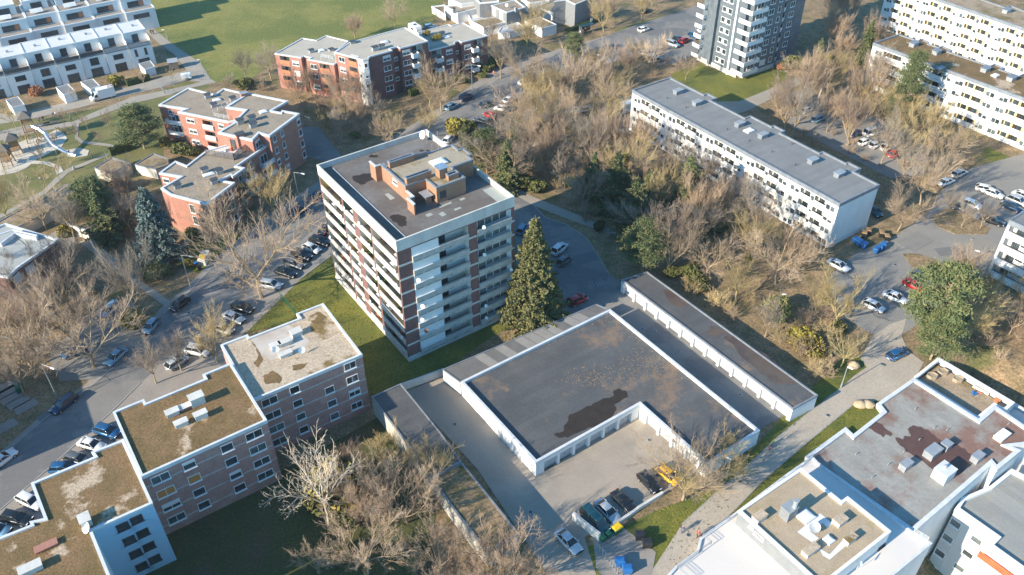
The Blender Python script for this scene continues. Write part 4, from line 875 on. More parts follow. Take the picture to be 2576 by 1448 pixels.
    b.dish(G('r2', 1610, 945, 4.6), (-.3, -.5, .7), .75, .9, 'metal'); b.dish(G('r1', 75, 1330, 3.0), (.5, -.7, .5), .4, 1.2)
    # shaded strip deck joints, deck joints
    rail(b.r, PL('r2', '712,855 555,960 425,1045 520,1125 400,1210 165,1385 300,1500', 1.35), 1.3, .9, 'metal', 2.2, bars=(.5, .75, 1.0))
    rail(b.r, PL('r1', '630,1000 775,1090', 1.35), 1.3, .9, 'paintw', .8); rail(b.r, PL('r2', '1500,275 1590,210', 1.35), 1.3, .9, 'metal', .8)
    # roof lights and housings on the felt roof
    for v, x, y, sx, sy, h, m in (('r3', 1455, 1120, 2.6, 1.5, 1.2, 'metal'), ('r3', 1600, 1050, 1.4, 1.2, 1.1, 'metal'), ('r3', 1940, 1180, 1.9, 1.1, 1.1, 'metal'), ('r3', 1160, 1265, 1.9, 1.1, 1.1, 'metal'), ('r3', 1585, 1330, 2.5, 2.1, 1.9, 'coping'), ('r3', 2200, 960, 2.6, 1.3, .5, 'paintw')):
        b.box(v, x, y, .6, sx, sy, h, m, 'roof_vent', .05, m)
    p = G('r3', 1580, 1310, 2.7); q = MB(); q.tube((p.x, p.y, 2.6), (p.x, p.y, 3.1), .2, n=8); q.obj('flue', M['metal'], b.r)
    for x, y in ((1245, 685), (600, 1178), (1450, 890), (1290, 1020), (1120, 1150), (950, 1290), (775, 1430), (2255, 850), (1590, 915)): p = G('r3', x, y, .6); q = MB(); q.tube((p.x, p.y, .55), (p.x+.08, p.y, 1.0), .06, n=6); q.tube((p.x+.08, p.y, .97), (p.x+.25, p.y+.05, .93), .06, n=6); q.obj('vent_pipe', M['metal'], b.r)
    for i, s in enumerate(('1170,900 1220,850 1330,880 1420,940 1560,1050 1700,1060 1880,1180 1900,1250 1720,1400 1480,1370 1290,1220 1150,1140 1040,1010 1060,990 1130,1010 1130,975 1200,980', '740,870 800,810 900,850 1010,950 990,975 920,940 910,990 830,940')): puddle(b, 'rust_stain', 'r3', s, .606+.004*i, 'wetr')
    q = MB(); q.box((0, 0, 0), (.001, .001, .001)); 
    # lower roof and the tall windowed front
    R3 = PL('r1', '1440,515 1660,330 1740,365 2100,560 2100,1500 1780,1370 1430,1130 1500,1050 1080,740 1135,620', -2.2)
    R3 = PL('r1', '1140,640 1440,512 1660,335 2300,650 2300,1800 1780,1380 1425,1125 1505,1045 1075,742', -2.2)
    c = b.sec(R3, -2.2, -24, 'white', 'bitr2', 'paintw', ph=.5, pw=.45, fd=.8)
    b.paint('r1', 1000, 1200, 'panelg')
    for x, y in ((1070, 905), (985, 1055), (900, 1210), (820, 1365)): b.win('r1', x, y, 1.6, 1.4, 'w')
    for x, y in ((1290, 1080), (1200, 1225), (1110, 1370)): b.win('r1', x, y, 1.6, 1.2, 'w')
    pk = b.pick('r1', 1520, 1350)
    if pk: A, e, nr, u, zz = pk[1:6]; b.put(A+e*u+nr*.3, e, zz, .1, .1, 'w') if False else None; q = MB(); p = A+e*u+nr*.35; q.box((p.x, p.y, zz), (5.5, .08, 1.3), math.atan2(e.y, e.x)); q.obj('balcony_awning', M['orange'], b.r)
    b.done()
M['sandst'] = mat('weathered_stone', (.42, .34, .24), (.34, .27, .19), 2, .9, fine=.15)
M['grav2'] = mat('tan_gravel_roof', (.46, .36, .25), (.39, .30, .205), .4, .95, (.33, .26, .14), .3, (.55, .7), fine=.3, fsc=7, bump=.4)
M['slate2'] = mat('grey_cladding', (.20, .205, .215), (.24, .245, .25), 1, .7, fine=.12, fsc=8)
M['bitr2'] = seam('lower_felt_roof', ((.34, .33, .30), (.29, .285, .27)), .82, 9.0, 1.05, R(GA-90), .03, sc=.3, rough=.75, c3=(.42, .30, .18), sc2=.2, thr=(.6, .72), fine=.08, fsc=3)
M['panelg'] = seam('concrete_panel_wall', ((.62, .61, .59), (.57, .56, .55)), .75, 3.2, 2.9, 0, .03, sc=.3, rough=.85)
complex_()
# ================= white terrace block at the right edge =================
def right_edge():
    b = Bld('apartment_block', 'white block with long terraces at the right edge', 'apartment block', G('e1', 700, 700, 0))
    A = Vector((90.4, 128.0, 0)); d = Vector((math.cos(R(-53)), math.sin(R(-53)), 0)); n = Vector((-d.y, d.x, 0))
    for k in range(4):
        z1 = 3.1*(k+1); P = [A-n*0+d*0, A+d*40, A+d*40+n*14, A+n*14]; off = .0
        P = [p+n*(.0) for p in P]; P = [Vector((p.x, p.y, z1)) for p in P]
        if k == 3: b.sec(P, 12.6, 0, 'white', 'bitg', 'greycop', ph=.15, pw=.3, fd=1.0)
    c = b.secs[0]; i = min(range(4), key=lambda i: ((c['P'][i]+c['P'][(i+1) % 4])/2-(A+d*20)).length if i >= 0 else 0)
    i = min(range(4), key=lambda i: (Vector(((c['P'][i].x+c['P'][(i+1) % 4].x)/2, (c['P'][i].y+c['P'][(i+1) % 4].y)/2, 0))-(A+d*20)).length)
    for k in range(4):
        z0 = .5+3.0*k
        for u in range(4): b.opening(c, i, .5+u*9.8, 9.6+u*9.8, z0, z0+2.5, 2.0, 'white', .7, .95, 'paintw', .5)
    b.done()
right_edge()
# ================= grey roofed block at the left edge =================
def left_block():
    b = Bld('apartment_block', 'brick block with a pale grey roof at the left edge behind bare trees', 'apartment block', G('lw', 100, 700, 0)); z = 9.0
    b.sec(PL('lw', '70,200 755,410 225,775 100,900 -500,760 -700,520', z), z, 0, 'brickdk', 'bitg2', 'coping', ph=.3, pw=.3, fd=.4)
    b.sec(PL('lw', '175,300 490,372 470,400 200,345 20,480 -200,430', z+.2), z+.5, z-.35, 'coping', 'bitg2', 'coping', ph=.1, pw=.2, fd=.3, block=False)
    for x, y in ((390, 790), (265, 870)): b.win('lw', x, y, 1.8, 1.6, 's', 3, 2.8)
    b.done()
M['bitg2'] = mat('pale_grey_roof', (.40, .405, .38), (.35, .355, .34), .3, .8, fine=.06, fsc=4)
left_block()
b = Bld('apartment_block', 'brick block standing outside the left edge whose shadow falls on the street', 'apartment block', G('O', -260, 1120, 0)); b.sec(PL('O', '-520,900 -150,960 -130,1120 -480,1260', 8.0), 8.0, 0, 'brickdk', 'gravg', 'coping'); b.done()
# ================= low garages by the park =================
def low(label, v, s, z=2.6, roof='mossb', wall='cream'):
    b = Bld('garage_row', label, 'garages', PL(v, s, 0)[0]); b.sec(PL(v, s, z), z, 0, wall, roof, 'greycop', ph=.12, pw=.2, fd=.2); b.done(); return b
low('pair of low garages with brown roofs and an open end by the hedge', 'pg', '1065,632 1265,515 1475,582 1250,700')
low('low garage with a reddish roof beside the red brick block', 'pg', '1525,595 1735,470 1900,530 1900,600 1760,650')
low('low garage row with a mossy roof, farthest left of the path', 'pg', '-120,1300 120,1165 440,1000 620,1080 230,1290 -60,1400')
low('low garage row under the thin bare trees', 'pg', '445,1005 745,815 1010,960 625,1082')
low('small white walled garage behind the mossy rows', 'pg', '750,1260 960,1130 1150,1235 980,1335')
# ================= villas top centre =================
def villas():
    b = Bld('white_villa', 'low white villa with grey flat roofs beyond the gravel roofed block', 'villa', G('tr', 600, 100, 0))
    b.sec(PL('tr', '220,75 560,50 635,95 375,165', 3.4), 3.4, 0, 'white', 'gravg', 'paintw', ph=.15, pw=.3, fd=.3)
    b.sec(PL('tr', '60,80 220,60 222,160 230,180', 2.2), 2.2, 0, 'cream', 'litter', 'paintw', ph=.3, pw=.3)
    b.sec(PL('tr', '780,70 1070,0 1190,90 965,155', 6.0), 6.0, 0, 'slate2', 'gravg', 'paintw', ph=.15, pw=.3, fd=.25)
    b.sec(PL('tr', '525,250 830,205 960,270 690,335', 2.9), 2.9, 0, 'white', 'mossb', 'paintw', ph=.15, pw=.25)
    b.sec(PL('tr', '640,110 800,190 530,240 500,180', 2.0), 2.0, 0, 'white', 'deck', 'paintw', ph=.3, pw=.25)
    b.sec(PL('tr', '900,330 1100,270 1190,330 1000,390 860,390', 2.2), 2.2, 0, 'white', 'deck', 'paintw', ph=.2, pw=.2)
    for x, y in ((820, 145), (905, 190)): b.win('tr', x, y, 1.6, 2.2, 's')
    b.box('tr', 325, 100, 3.3, .8, .8, 1.6, 'metal', 'chimney', .1, 'dmetal'); b.mast('tr', 320, 95, 4.5, 5); b.dish(G('tr', 965, 65, 7.0), (-.4, -.8, .4), .5, .8); b.box('tr', 1078, 95, 5.9, .8, .8, 1.2, 'metal', 'chimney', .1, 'brick')
    b.done()
    b = Bld('white_villa', 'white garden house with a flat roof behind the yellow bare tree', 'villa', G('tr', 1400, 330, 0)); b.sec(PL('tr', '1185,260 1370,205 1570,300 1395,345', 2.8), 2.8, 0, 'white', 'mossb', 'paintw', ph=.12, pw=.2, fd=.2); b.done()
    b = Bld('white_villa', 'tall white and slate villa with a brown moss roof at the top edge', 'villa', G('tr', 1600, 150, 0))
    b.sec(PL('tr', '1375,70 1520,20 1660,10 1790,58 1545,118', 3.6), 3.6, 0, 'white', 'mossb', 'slate2', ph=.12, pw=.2, fd=.9)
    b.sec(PL('tr', '1540,20 1700,-40 2000,-30 1795,55 1680,0', 7.5), 7.5, 0, 'slate2', 'mossb', 'paintw', ph=.2, pw=.2, fd=.2); b.done()
    b = Bld('white_villa', 'far white villa half cut by the top edge beside the meadow', 'villa', G('tr', 450, 10, 0))
    b.sec(PL('tr', '260,-20 520,-60 640,20 420,50', 4.5), 4.5, 0, 'white', 'gravp', 'paintw', ph=.2, pw=.2); b.sec(PL('tr', '560,-50 860,-70 870,20 640,40', 6.5), 6.5, 0, 'slate2', 'gravg', 'paintw'); b.done()
    b = Bld('white_villa', 'white walled courtyard villa between the two slate clad houses', 'villa', G('tr', 1250, 20, 0)); b.sec(PL('tr', '1140,-20 1400,-60 1480,10 1250,40', 3.2), 3.2, 0, 'white', 'gravg', 'paintw'); b.done()
villas()
# ================= white row houses =================
def rowhouses():
    O0 = Vector((-131.0, 207.5, 0)); d = Vector((math.cos(R(32.7)), math.sin(R(32.7)), 0)); n = Vector((-d.y, d.x, 0)); wd = 6.2
    M['memb'] = mat('pale_roof_membrane', (.66, .65, .63), (.60, .59, .58), .3, .6); 
    nm = ['house at the left edge with a dark terrace rail', 'second house of the front row, round a dark door on its terrace', 'third house of the front row with a wide upper terrace', 'fourth house of the front row above the white garages', 'fifth house of the front row with tall curtained windows', 'sixth house of the front row with reddish garden shrubs', 'house before the end of the front row with grey awning glazing', 'end house of the front row beside the meadow path']
    rnd = random.Random(2)
    for k in range(-2, 6):
        A = O0+d*(wd*k)+n*(.0 if k != 5 else -.6); A = A+n*((k % 2)*.35)
        lab = 'white '+nm[k+2]; b = Bld('row_house', lab, 'row house', A, 'white row houses in the front row'); V = lambda u, v, z: Vector((A.x+d.x*u+n.x*v, A.y+d.y*u+n.y*v, z))
        w = wd-.02; c = b.sec([V(0, 0, 6), V(w, 0, 6), V(w, 11.6, 6), V(0, 11.6, 6)], 6.0, 0, 'white', 'pave', 'greycop', ph=.05, pw=.2, fd=.3)
        c2 = b.sec([V(.01, 3.9-(k % 2)*.4, 9), V(w-.01, 3.9-(k % 2)*.4, 9), V(w-.01, 11.59, 9), V(.01, 11.59, 9)], 9.0, 5.9, 'white', 'memb', 'paintw', ph=.12, pw=.15, fd=.15, block=False)
        v = .0; e = d
        if k == 5: b.put(V(1.6, -.02, 4.0), e, 4.3, .7, 1.9, 'd'); b.put(V(4.2, -.02, 4.0), e, 4.3, .7, 1.9, 'd')
        else: b.put(V(3.1, -.02, 0), e, 4.3, 2.2 if k % 2 else 2.6, 1.3 if k % 2 == 0 else 1.9, rnd.choice('dDd'))
        b.put(V(3.1, -.02, 0), e, 1.3, 3.0, 2.2, 'd'); b.put(V(3.0, 3.88-(k % 2)*.4, 0), e, 7.2, 1.7, 2.0, 'd')
        q = MB(); p = V(w/2, .12, 0); q.box((p.x, p.y, 6.5), (w-.3, .08, .9), R(32.7)); q.obj('terrace_rail', M['dmetal'] if k < 4 else M['metal'], b.r)
        q = MB(); p = V(w-.12, 1.9, 0); q.box((p.x, p.y, 6.9), (.14, 3.7, 1.7), R(32.7)); q.obj('terrace_divider', M['white'], b.r)
        q = MB(); p = V(w-.1, -.06, 0); q.tube((p.x, p.y, 0), (p.x, p.y, 5.9), .06, n=5); q.obj('downpipe', M['metal'], b.r)
        q = MB(); p = V(w*.5+rnd.uniform(-1, 1), 8+rnd.uniform(-1, 1), 0); q.box((p.x, p.y, 9.15), (.7, .5, .5), R(32.7)); q.obj('roof_vent', M['metal'], b.r)
        b.done()
        # garden cabin, top-level
    nm2 = ['end', 'second', 'third', 'fourth', 'fifth', 'sixth', 'seventh', 'eighth']
    for k in range(-3, 5):
        O2 = Vector((-143.5, 231.0, 0)); A = O2+d*(8.6*k)+n*((k % 2)*.6)
        b = Bld('row_house', 'white house of the rear row, %s from the meadow end, with set back terraces' % nm2[4-k], 'row house', A, 'white row houses in the rear row'); V = lambda u, v, z: Vector((A.x+d.x*u+n.x*v, A.y+d.y*u+n.y*v, z)); w = 8.58
        b.sec([V(0, 0, 6), V(w, 0, 6), V(w, 15, 6), V(0, 15, 6)], 6.2, 0, 'white', 'pave', 'paintw', ph=.1, pw=.3, fd=.3)
        b.sec([V(.01, 3.2, 9), V(w-.01, 3.2, 9), V(w-.01, 14.9, 9), V(.01, 14.9, 9)], 9.2, 6.0, 'white', 'pave', 'paintw', ph=.1, pw=.3, fd=.2, block=False)
        b.sec([V(.5, 8.5, 12), V(w-1.5, 8.5, 12), V(w-1.5, 14.8, 12), V(.5, 14.8, 12)], 12.0, 9.0, 'white', 'memb', 'paintw', ph=.1, pw=.2, fd=.2, block=False)
        b.put(V(4.3, -.02, 0), d, 4.6, 4.6, 1.2, 'd'); b.put(V(4.0, 3.18, 0), d, 7.3, 4.6, 1.6, 'd'); b.put(V(4.0, 8.48, 0), d, 10.3, 3.0, 1.8, 'd')
        q = MB(); p = V(5.6, 3.16, 0); q.box((p.x, p.y, 7.3), (1.3, .06, 1.6), R(32.7)); q.obj('door', M['terra'], b.r)
        q = MB(); q.box((0, 0, 0), (3.4, 1.6, .06), M=Matrix.Translation(V(4.0+rnd.uniform(-1, 1), 5.4, 9.9)) @ Matrix.Rotation(R(32.7+rnd.uniform(-10, 10)), 4, 'Z') @ Matrix.Rotation(R(30), 4, 'X')); q.obj('solar_panel', M['coping'], b.r)
        b.done()
rowhouses()
def cabins():
    for i, (s, h, l) in enumerate((('65,1135 205,1097 275,1185 140,1220', 2.6, 'white garden cabin with a grey roof, farthest left by the lane'), ('632,990 770,955 850,1035 720,1075', 2.6, 'white garden cabin with a grey roof left of the white truck'), ('912,930 1050,895 1130,975 1020,1010', 2.4, 'white garden cabin with a grey roof right behind the white truck'), ('1570,725 1700,690 1750,755 1640,790', 2.3, 'white garden cabin with a grey roof before the end house'))):
        b = Bld('garden_cabin', l, 'cabin', PL('tl', s, 0)[0], 'garden cabins of the row houses'); b.sec(PL('tl', s, h), h, 0, 'white', 'bitg', 'paintw', ph=.06, pw=.1, fd=.12); b.done()
    b = Bld('garden_shed', 'small dark shed with a pale gabled roof beside the meadow path', 'shed', G('A0', 1315, 510)); P = PL('A0', '1280,520 1315,535 1350,520 1315,500'); p = G('A0', 1315, 515)
    q = MB(); q.box((p.x, p.y, 1.0), (2.4, 2.2, 2.0), R(20)); q.obj('wall', M['woodg'], b.r); q = MB()
    for s in (-1, 1): q.box((0, 0, 0), (2.8, 1.5, .08), M=Matrix.Translation((p.x, p.y, 2.45)) @ Matrix.Rotation(R(20), 4, 'Z') @ Matrix.Translation((0, s*.62, 0)) @ Matrix.Rotation(R(-32*s), 4, 'X'))
    q.obj('roof', M['metal'], b.r)
cabins()
# ================= vehicles =================
def paint(c, nm):
    return mat('car_paint_'+nm, c, rough=.32, metal=.25 if nm in ('silver', 'grey', 'blue', 'navy', 'teal') else 0.0, coat=.6)
PC = {'black': (.012, .013, .016), 'white': (.72, .72, .72), 'silver': (.48, .50, .52), 'grey': (.13, .14, .15), 'red': (.42, .01, .015), 'navy': (.012, .035, .09), 'blue': (.02, .11, .26), 'yellow': (.85, .42, .01), 'teal': (.02, .09, .11), 'sky': (.16, .30, .42), 'beige': (.42, .39, .33)}
for k, c in PC.items(): M['p_'+k] = paint(c, k)
M['tyre'] = mat('tyre_rubber', (.02, .02, .02), rough=.9); M['rim'] = mat('wheel_rim', (.45, .46, .47), rough=.35, metal=.6)
M['cglass'] = mat('car_glass', (.015, .02, .024), rough=.06, spec=.8); M['lampw'] = mat('headlight_glass', (.75, .76, .78), rough=.15); M['lampr'] = mat('taillight_glass', (.45, .01, .01), rough=.2)
CT = {  # length, width, height, hood front of glass base, glass top front, glass top rear, glass base rear, hood height, belt
    'hatch': (4.1, 1.76, 1.47, 1.15, .40, -1.45, -1.98, .84, .93), 'sedan': (4.6, 1.80, 1.42, 1.10, .35, -1.05, -1.75, .82, .91), 'wagon': (4.65, 1.80, 1.48, 1.15, .45, -1.75, -2.22, .84, .93),
    'suv': (4.5, 1.86, 1.68, 1.20, .55, -1.60, -2.10, .98, 1.06), 'small': (3.6, 1.66, 1.50, 1.10, .50, -1.35, -1.74, .86, .94), 'van': (5.0, 1.95, 1.95, 1.75, 1.05, -2.20, -2.42, 1.02, 1.12), 'cabrio': (4.4, 1.76, 1.36, 1.0, .38, -.85, -1.45, .82, .90)}
_CM = {}
def carmesh(t, col):
    if (t, col) in _CM: return _CM[(t, col)]
    L, Wd, H, g0, g1, g2, g3, hh, bl = CT[t]; w = Wd/2
    def sect(x, z0, z1, wb, ws, wt): return [(x, -wb, z0), (x, -ws, z0+.22), (x, -ws, z1-.16), (x, -wt, z1), (x, wt, z1), (x, ws, z1-.16), (x, ws, z0+.22), (x, wb, z0)]
    rr = -L/2; fr = L/2; tl = bl if t not in ('sedan', 'cabrio') else bl-.01
    b = MB(); b.loft([sect(rr, .42, tl-.28, w*.72, w*.80, w*.70), sect(rr+.10, .30, tl-.08, w*.84, w*.93, w*.82), sect(rr+.45, .24, tl, w*.9, w, w*.88), sect(g3+.3, .22, bl, w*.92, w, w*.90), sect(0, .20, bl, w*.92, w, w*.91), sect(g0, .22, bl-.03, w*.92, w, w*.90), sect(g0+.35, .22, hh+.02, w*.92, w*.99, w*.86), sect(fr-.28, .26, hh-.10, w*.88, w*.95, w*.80), sect(fr-.06, .34, hh-.24, w*.74, w*.84, w*.70), sect(fr, .44, hh-.34, w*.60, w*.70, w*.58)])
    wt = w*.70; wb = w*.885
    # roof and pillars
    b.loft([[(g2, -wt, H-.05), (g2+.1, -wt*.8, H), (g2+.1, wt*.8, H), (g2, wt, H-.05)], [(g1-.2, -wt, H-.04), (g1-.2, -wt*.8, H+.02), (g1-.2, wt*.8, H+.02), (g1-.2, wt, H-.04)], [(g1, -wt, H-.08), (g1, -wt*.8, H-.05), (g1, wt*.8, H-.05), (g1, wt, H-.08)]])
    for s in (-1, 1):
        for (x0, x1, r) in ((g0, g1, .045), (g3, g2, .07), ((g0+g3)/2-.05, (g1+g2)/2-.05, .04)): b.tube((x0, s*wb, bl-.03), (x1, s*wt*1.01, H-.05), r, r*.8, 4)
        b.box((g0-.15, s*(w+.07), bl+.03), (.12, .2, .13))
    body = b.mesh('body', [M['p_'+col]], True)
    b = MB(); b.loft([[(g3+.02, -wb*.98, bl-.04), (g3+.02, wb*.98, bl-.04), (g0-.02, wb*.98, bl-.04), (g0-.02, -wb*.98, bl-.04)], [(g2+.03, -wt*.985, H-.055), (g2+.03, wt*.985, H-.055), (g1-.02, wt*.985, H-.085), (g1-.02, -wt*.985, H-.085)]])
    glass = b.mesh('window_glass', [M['cglass'] if t != 'cabrio' else M['cglass']])
    R_ = .31 if t not in ('suv', 'van') else .35
    b = MB(); b.tube((0, -.11, 0), (0, .11, 0), R_, n=14); wh = b.mesh('tyre', [M['tyre']]); b = MB(); b.tube((0, -.12, 0), (0, .12, 0), R_*.62, n=10); rim = b.mesh('rim', [M['rim']])
    b = MB(); b.box((0, 0, 0), (.16, .34, .13)); hl = b.mesh('headlight', [M['lampw']]); b = MB(); b.box((0, 0, 0), (.1, .3, .14)); tlm = b.mesh('taillight', [M['lampr']])
    b = MB(); b.box((0, 0, 0), (.03, .5, .11)); npm = b.mesh('number_plate', [M['paintw']])
    _CM[(t, col)] = (body, glass, wh, rim, hl, tlm, npm, R_); return _CM[(t, col)]
CARP = []
def car(v, x1, y1, x2, y2, t, col, label, group='cars parked in the estate'):
    """tail at (x1,y1), nose at (x2,y2), both at body height in the photo"""
    a, c = G(v, x1, y1, .5), G(v, x2, y2, .5); d = c-a; p = (a+c)/2; L, Wd, H, g0, g1, g2, g3, hh, bl = CT[t]
    o = root('parked_car', Vector((p.x, p.y, .04)), label, 'car', group, math.atan2(d.y, d.x)); m = carmesh(t, col)
    link('body', m[0], o); link('window_glass', m[1], o)
    for sx in (-1, 1):
        for s in (-1, 1):
            w = link('wheel', m[2], o, Vector((sx*L*.295+.02, s*(Wd/2-.09), m[7]))); link('rim', m[3], w)
    for s in (-1, 1): link('headlight', m[4], o, Vector((L/2-.13, s*Wd*.33, hh-.24))); link('taillight', m[5], o, Vector((-L/2+.07, s*Wd*.34, bl-.22)))
    link('number_plate', m[6], o, Vector((-L/2-.005, 0, .5)))
    CARP.append(p); return o
CARS = """B0 1425 800 1290 900 hatch black|black hatchback parked at the kerb opposite the parked rows
B0 1185 965 1095 1070 hatch sky|pale blue hatchback with its nose down the street below the black one
B0 890 835 775 945 wagon sky|pale car half hidden under the huge bare tree
B0 1760 860 1900 900 suv black|black estate backed in, next to the silver coupe
B0 1700 920 1830 980 sedan silver|silver coupe between the black estate and the pale estate
B0 1605 1010 1750 1060 wagon beige|pale estate car, lowest of the three parked side by side
B0 1430 1190 1560 1215 suv white|white car under the yellowish bare street tree
B0 1265 1335 1400 1245 hatch silver|silver hatchback parked at an angle behind the small street tree
B0 930 1195 815 1300 sedan sky|pale sedan at the kerb under the huge bare tree
B0 620 1185 490 1240 hatch blue|blue car deep under the big bare trees
B0 1965 690 2120 715 wagon silver|silver family car beside the trunk of the large tan tree
B0 2085 590 2225 635 sedan black|black car second from the tree in the slanted row
B0 2135 515 2300 575 wagon grey|dark estate third from the tree in the slanted row
B0 2205 455 2350 510 suv black|black estate fourth from the tree in the slanted row
B0 2295 405 2410 455 hatch white|white hatchback in the slanted row
B0 2335 350 2490 400 wagon black|black estate above the white hatchback in the slanted row
B0 2430 320 2470 255 hatch black|black car topmost of the row beside the tower
B0 2195 195 2295 110 suv navy|dark pickup like car at the kerb below the red brick block
B0 2355 60 2425 5 sedan navy|dark blue car next to the tower corner at the kerb
C0 570 90 395 225 wagon navy|dark blue estate alone at the left kerb
C0 720 340 900 395 suv blue|bright blue car nose in behind the mossy roof
C0 610 440 775 490 sedan white|white car between the bright blue and the dark car
C0 525 560 650 590 hatch grey|dark car partly hidden by the mossy roof edge
C0 420 645 540 640 hatch blue|blue car mostly hidden by the mossy roof edge
C0 170 860 290 920 wagon white|white car beside the inner corner of the mossy roof
C0 30 1000 220 1040 wagon black|black estate near the left edge behind the mossy roof
C0 -90 1090 40 1120 hatch sky|pale car cut by the left edge behind the mossy roof
C0 -40 620 75 535 sedan white|white car driving at the left edge of the street
C1 1635 1115 1790 1275 sedan silver|silver sedan alone beside the leaning low wall
C1 1840 965 1985 1115 van teal|dark van between the leaning wall and the silver sedan
C1 1925 885 2090 1050 sedan silver|silver sedan in the middle of the garage yard row
C1 2050 815 2210 975 cabrio black|dark convertible with a grey soft top in the garage yard
C1 2245 670 2395 830 hatch black|black hatchback beside the yellow car
C1 2390 640 2540 755 hatch yellow|yellow hatchback under the bending bare tree
B1 1590 480 1695 390 suv white|white car with a dark roof beside the big spruce
B1 1635 560 1725 485 small grey|small grey car just below the white one by the spruce
B1 1705 850 1850 790 hatch red|red hatchback on the drive below the spruce
B1 1340 325 1390 240 hatch sky|pale car hidden between tower and spruce
B2 1725 610 1890 690 wagon grey|grey estate at the top of the four parked cars
B2 1665 670 1820 745 hatch red|red car beside the grey estate
B2 1505 755 1700 840 sedan white|white sedan between the red and the last white car
B2 1355 825 1525 905 hatch white|white car lowest of the four under the yellow stemmed tree
B2 1545 1260 1680 1195 hatch blue|blue hatchback standing on the pale path
B2 1110 525 1240 590 sedan white|white car under bare trees before the end wall of the slab
B2 2260 -15 2420 45 sedan white|white sedan behind the car park island at the top
B2 2090 75 2250 125 suv white|white car nearest the island in the upper row
B2 2030 100 2175 150 wagon grey|dark car beside the white one at the island
B2 2390 85 2570 150 wagon navy|dark blue estate facing the white terraces
B2 2450 45 2590 105 suv silver|silver car behind the dark blue estate
B2 2500 5 2640 60 sedan white|white car at the right edge of the car park
B2 2250 195 2425 250 sedan black|black sedan at the tip of the car park island
B2 1410 120 1480 180 hatch teal|dark car in the shade of the slab end wall
A2 1925 1400 2045 1350 sedan white|white car under bare trees at the car park entrance
A2 2035 1335 2135 1290 wagon silver|silver car in front of the white one under bare trees
A2 2235 1420 2330 1440 hatch white|white car left in the upper car park corner
A2 -30 330 50 290 hatch red|red car beside the slate clad tower
A2 50 260 125 290 hatch blue|blue car beside the red one by the slate clad tower
A2 115 220 165 250 hatch white|white car behind the blue one by the slate tower
A2 890 850 970 820 small white|small white car left of the birches
A2 770 800 860 770 hatch grey|grey car under the bare tree left of the birches
A2 990 915 1050 890 hatch sky|pale blue car just below the birches
A2 1270 1030 1340 990 sedan navy|blue car under the dense bare trees between slabs
A2 1370 1020 1490 990 van white|white van under the dense bare trees between slabs
A2 1340 1085 1400 1060 hatch white|white hatchback below the white van
A2 1420 1110 1490 1080 hatch silver|silver hatchback left of the silver estate
A2 1500 1135 1600 1095 suv silver|silver estate beside the red car between slabs
A2 1560 1180 1640 1150 hatch red|red car under the trees between slabs
A1 785 830 870 785 hatch sky|steel blue car at the kerb below the clipped hedges
A1 895 765 990 715 suv navy|dark blue car at the foot of the street lamp
A1 1025 990 905 955 suv silver|silver car just above the tower roof
A1 1120 935 1010 900 wagon grey|dark car below the red and black small car
A1 1160 890 1080 855 small red|small red car parked in the upper row
A1 1265 830 1155 815 hatch white|white hatchback above the small red car
A1 1060 805 1130 780 hatch grey|dark car behind the bare tree in the upper row
A1 1240 770 1295 740 sedan white|white car in the upper street behind twigs
A1 1330 640 1450 610 sedan white|white car at the verge tree
A1 1390 670 1505 650 suv grey|grey blue estate below the verge tree
A1 1530 590 1600 570 hatch navy|blue car far up the street row
A1 1980 750 2090 730 wagon grey|dark car beside the white truck
A1 1700 850 1790 820 hatch white|white car behind the tall bare tree near the truck
A1 1800 840 1890 820 sedan silver|silver car left of the white truck
A1 2245 235 2315 215 hatch white|white car driving on the upper street
A1 2255 400 2350 420 wagon silver|silver estate left in the lot by the slate tower
A1 2340 465 2420 450 hatch grey|grey car in the lot below the silver estate
A1 2450 320 2545 355 suv silver|silver car beside the dark one near the slate tower
A1 2500 290 2590 320 hatch black|dark car between silver and red near the slate tower
A1 2265 100 2310 65 hatch black|black car at the far end of the upper street
A1 640 210 695 200 hatch sky|pale blue car behind the gravel roofed block
A1 790 1075 830 1035 hatch white|white car peeping over the tower roof corner
A0 -40 45 60 75 hatch silver|silver car cut by the left edge among the rear row houses"""
for ln in CARS.split('\n'):
    a, l = ln.split('|'); f = a.split(); car(f[0], *map(float, f[1:5]), f[5], f[6], l)
# ================= vegetation =================
M['bark'] = mat('tan_bark', (.40, .30, .19), (.26, .195, .125), 1.5, .9, var=.18)
M['twig'] = mat('tan_twigs', (.47, .345, .24), (.34, .25, .175), .35, .9, var=.2)
M['barky'] = mat('yellowish_bark', (.44, .35, .15), (.33, .26, .13), 1.2, .9, var=.15)
M['twigy'] = mat('ochre_twigs', (.44, .335, .17), (.32, .24, .12), .35, .9, var=.2)
M['twigr'] = mat('reddish_twigs', (.42, .30, .205), (.30, .21, .145), .35, .9, var=.15)
M['twigg'] = mat('grey_twigs', (.33, .27, .215), (.24, .195, .155), .35, .9, var=.15)
M['bark2'] = mat('pale_dead_bark', (.58, .48, .38), (.45, .36, .27), 1.2, .9); M['twig2'] = mat('pale_dead_twigs', (.60, .50, .40), (.48, .39, .30), .5, .9)
M['birch'] = mat('birch_bark', (.66, .62, .55), (.45, .40, .34), 2, .8)
M['needle'] = mat('spruce_needles', (.21, .185, .065), (.085, .10, .035), 1.3, .85, fine=.35, fsc=6)
M['pine'] = mat('pine_needles', (.13, .15, .055), (.08, .105, .04), .6, .85, (.20, .19, .07), .5, (.5, .7), fine=.3, fsc=6, var=.12)
M['cedar'] = mat('blue_cedar_needles', (.15, .20, .185), (.09, .13, .12), .7, .85, fine=.3, fsc=6)
M['ivy'] = mat('ivy_leaves', (.16, .165, .03), (.07, .085, .018), 1.0, .8, fine=.3, fsc=8)
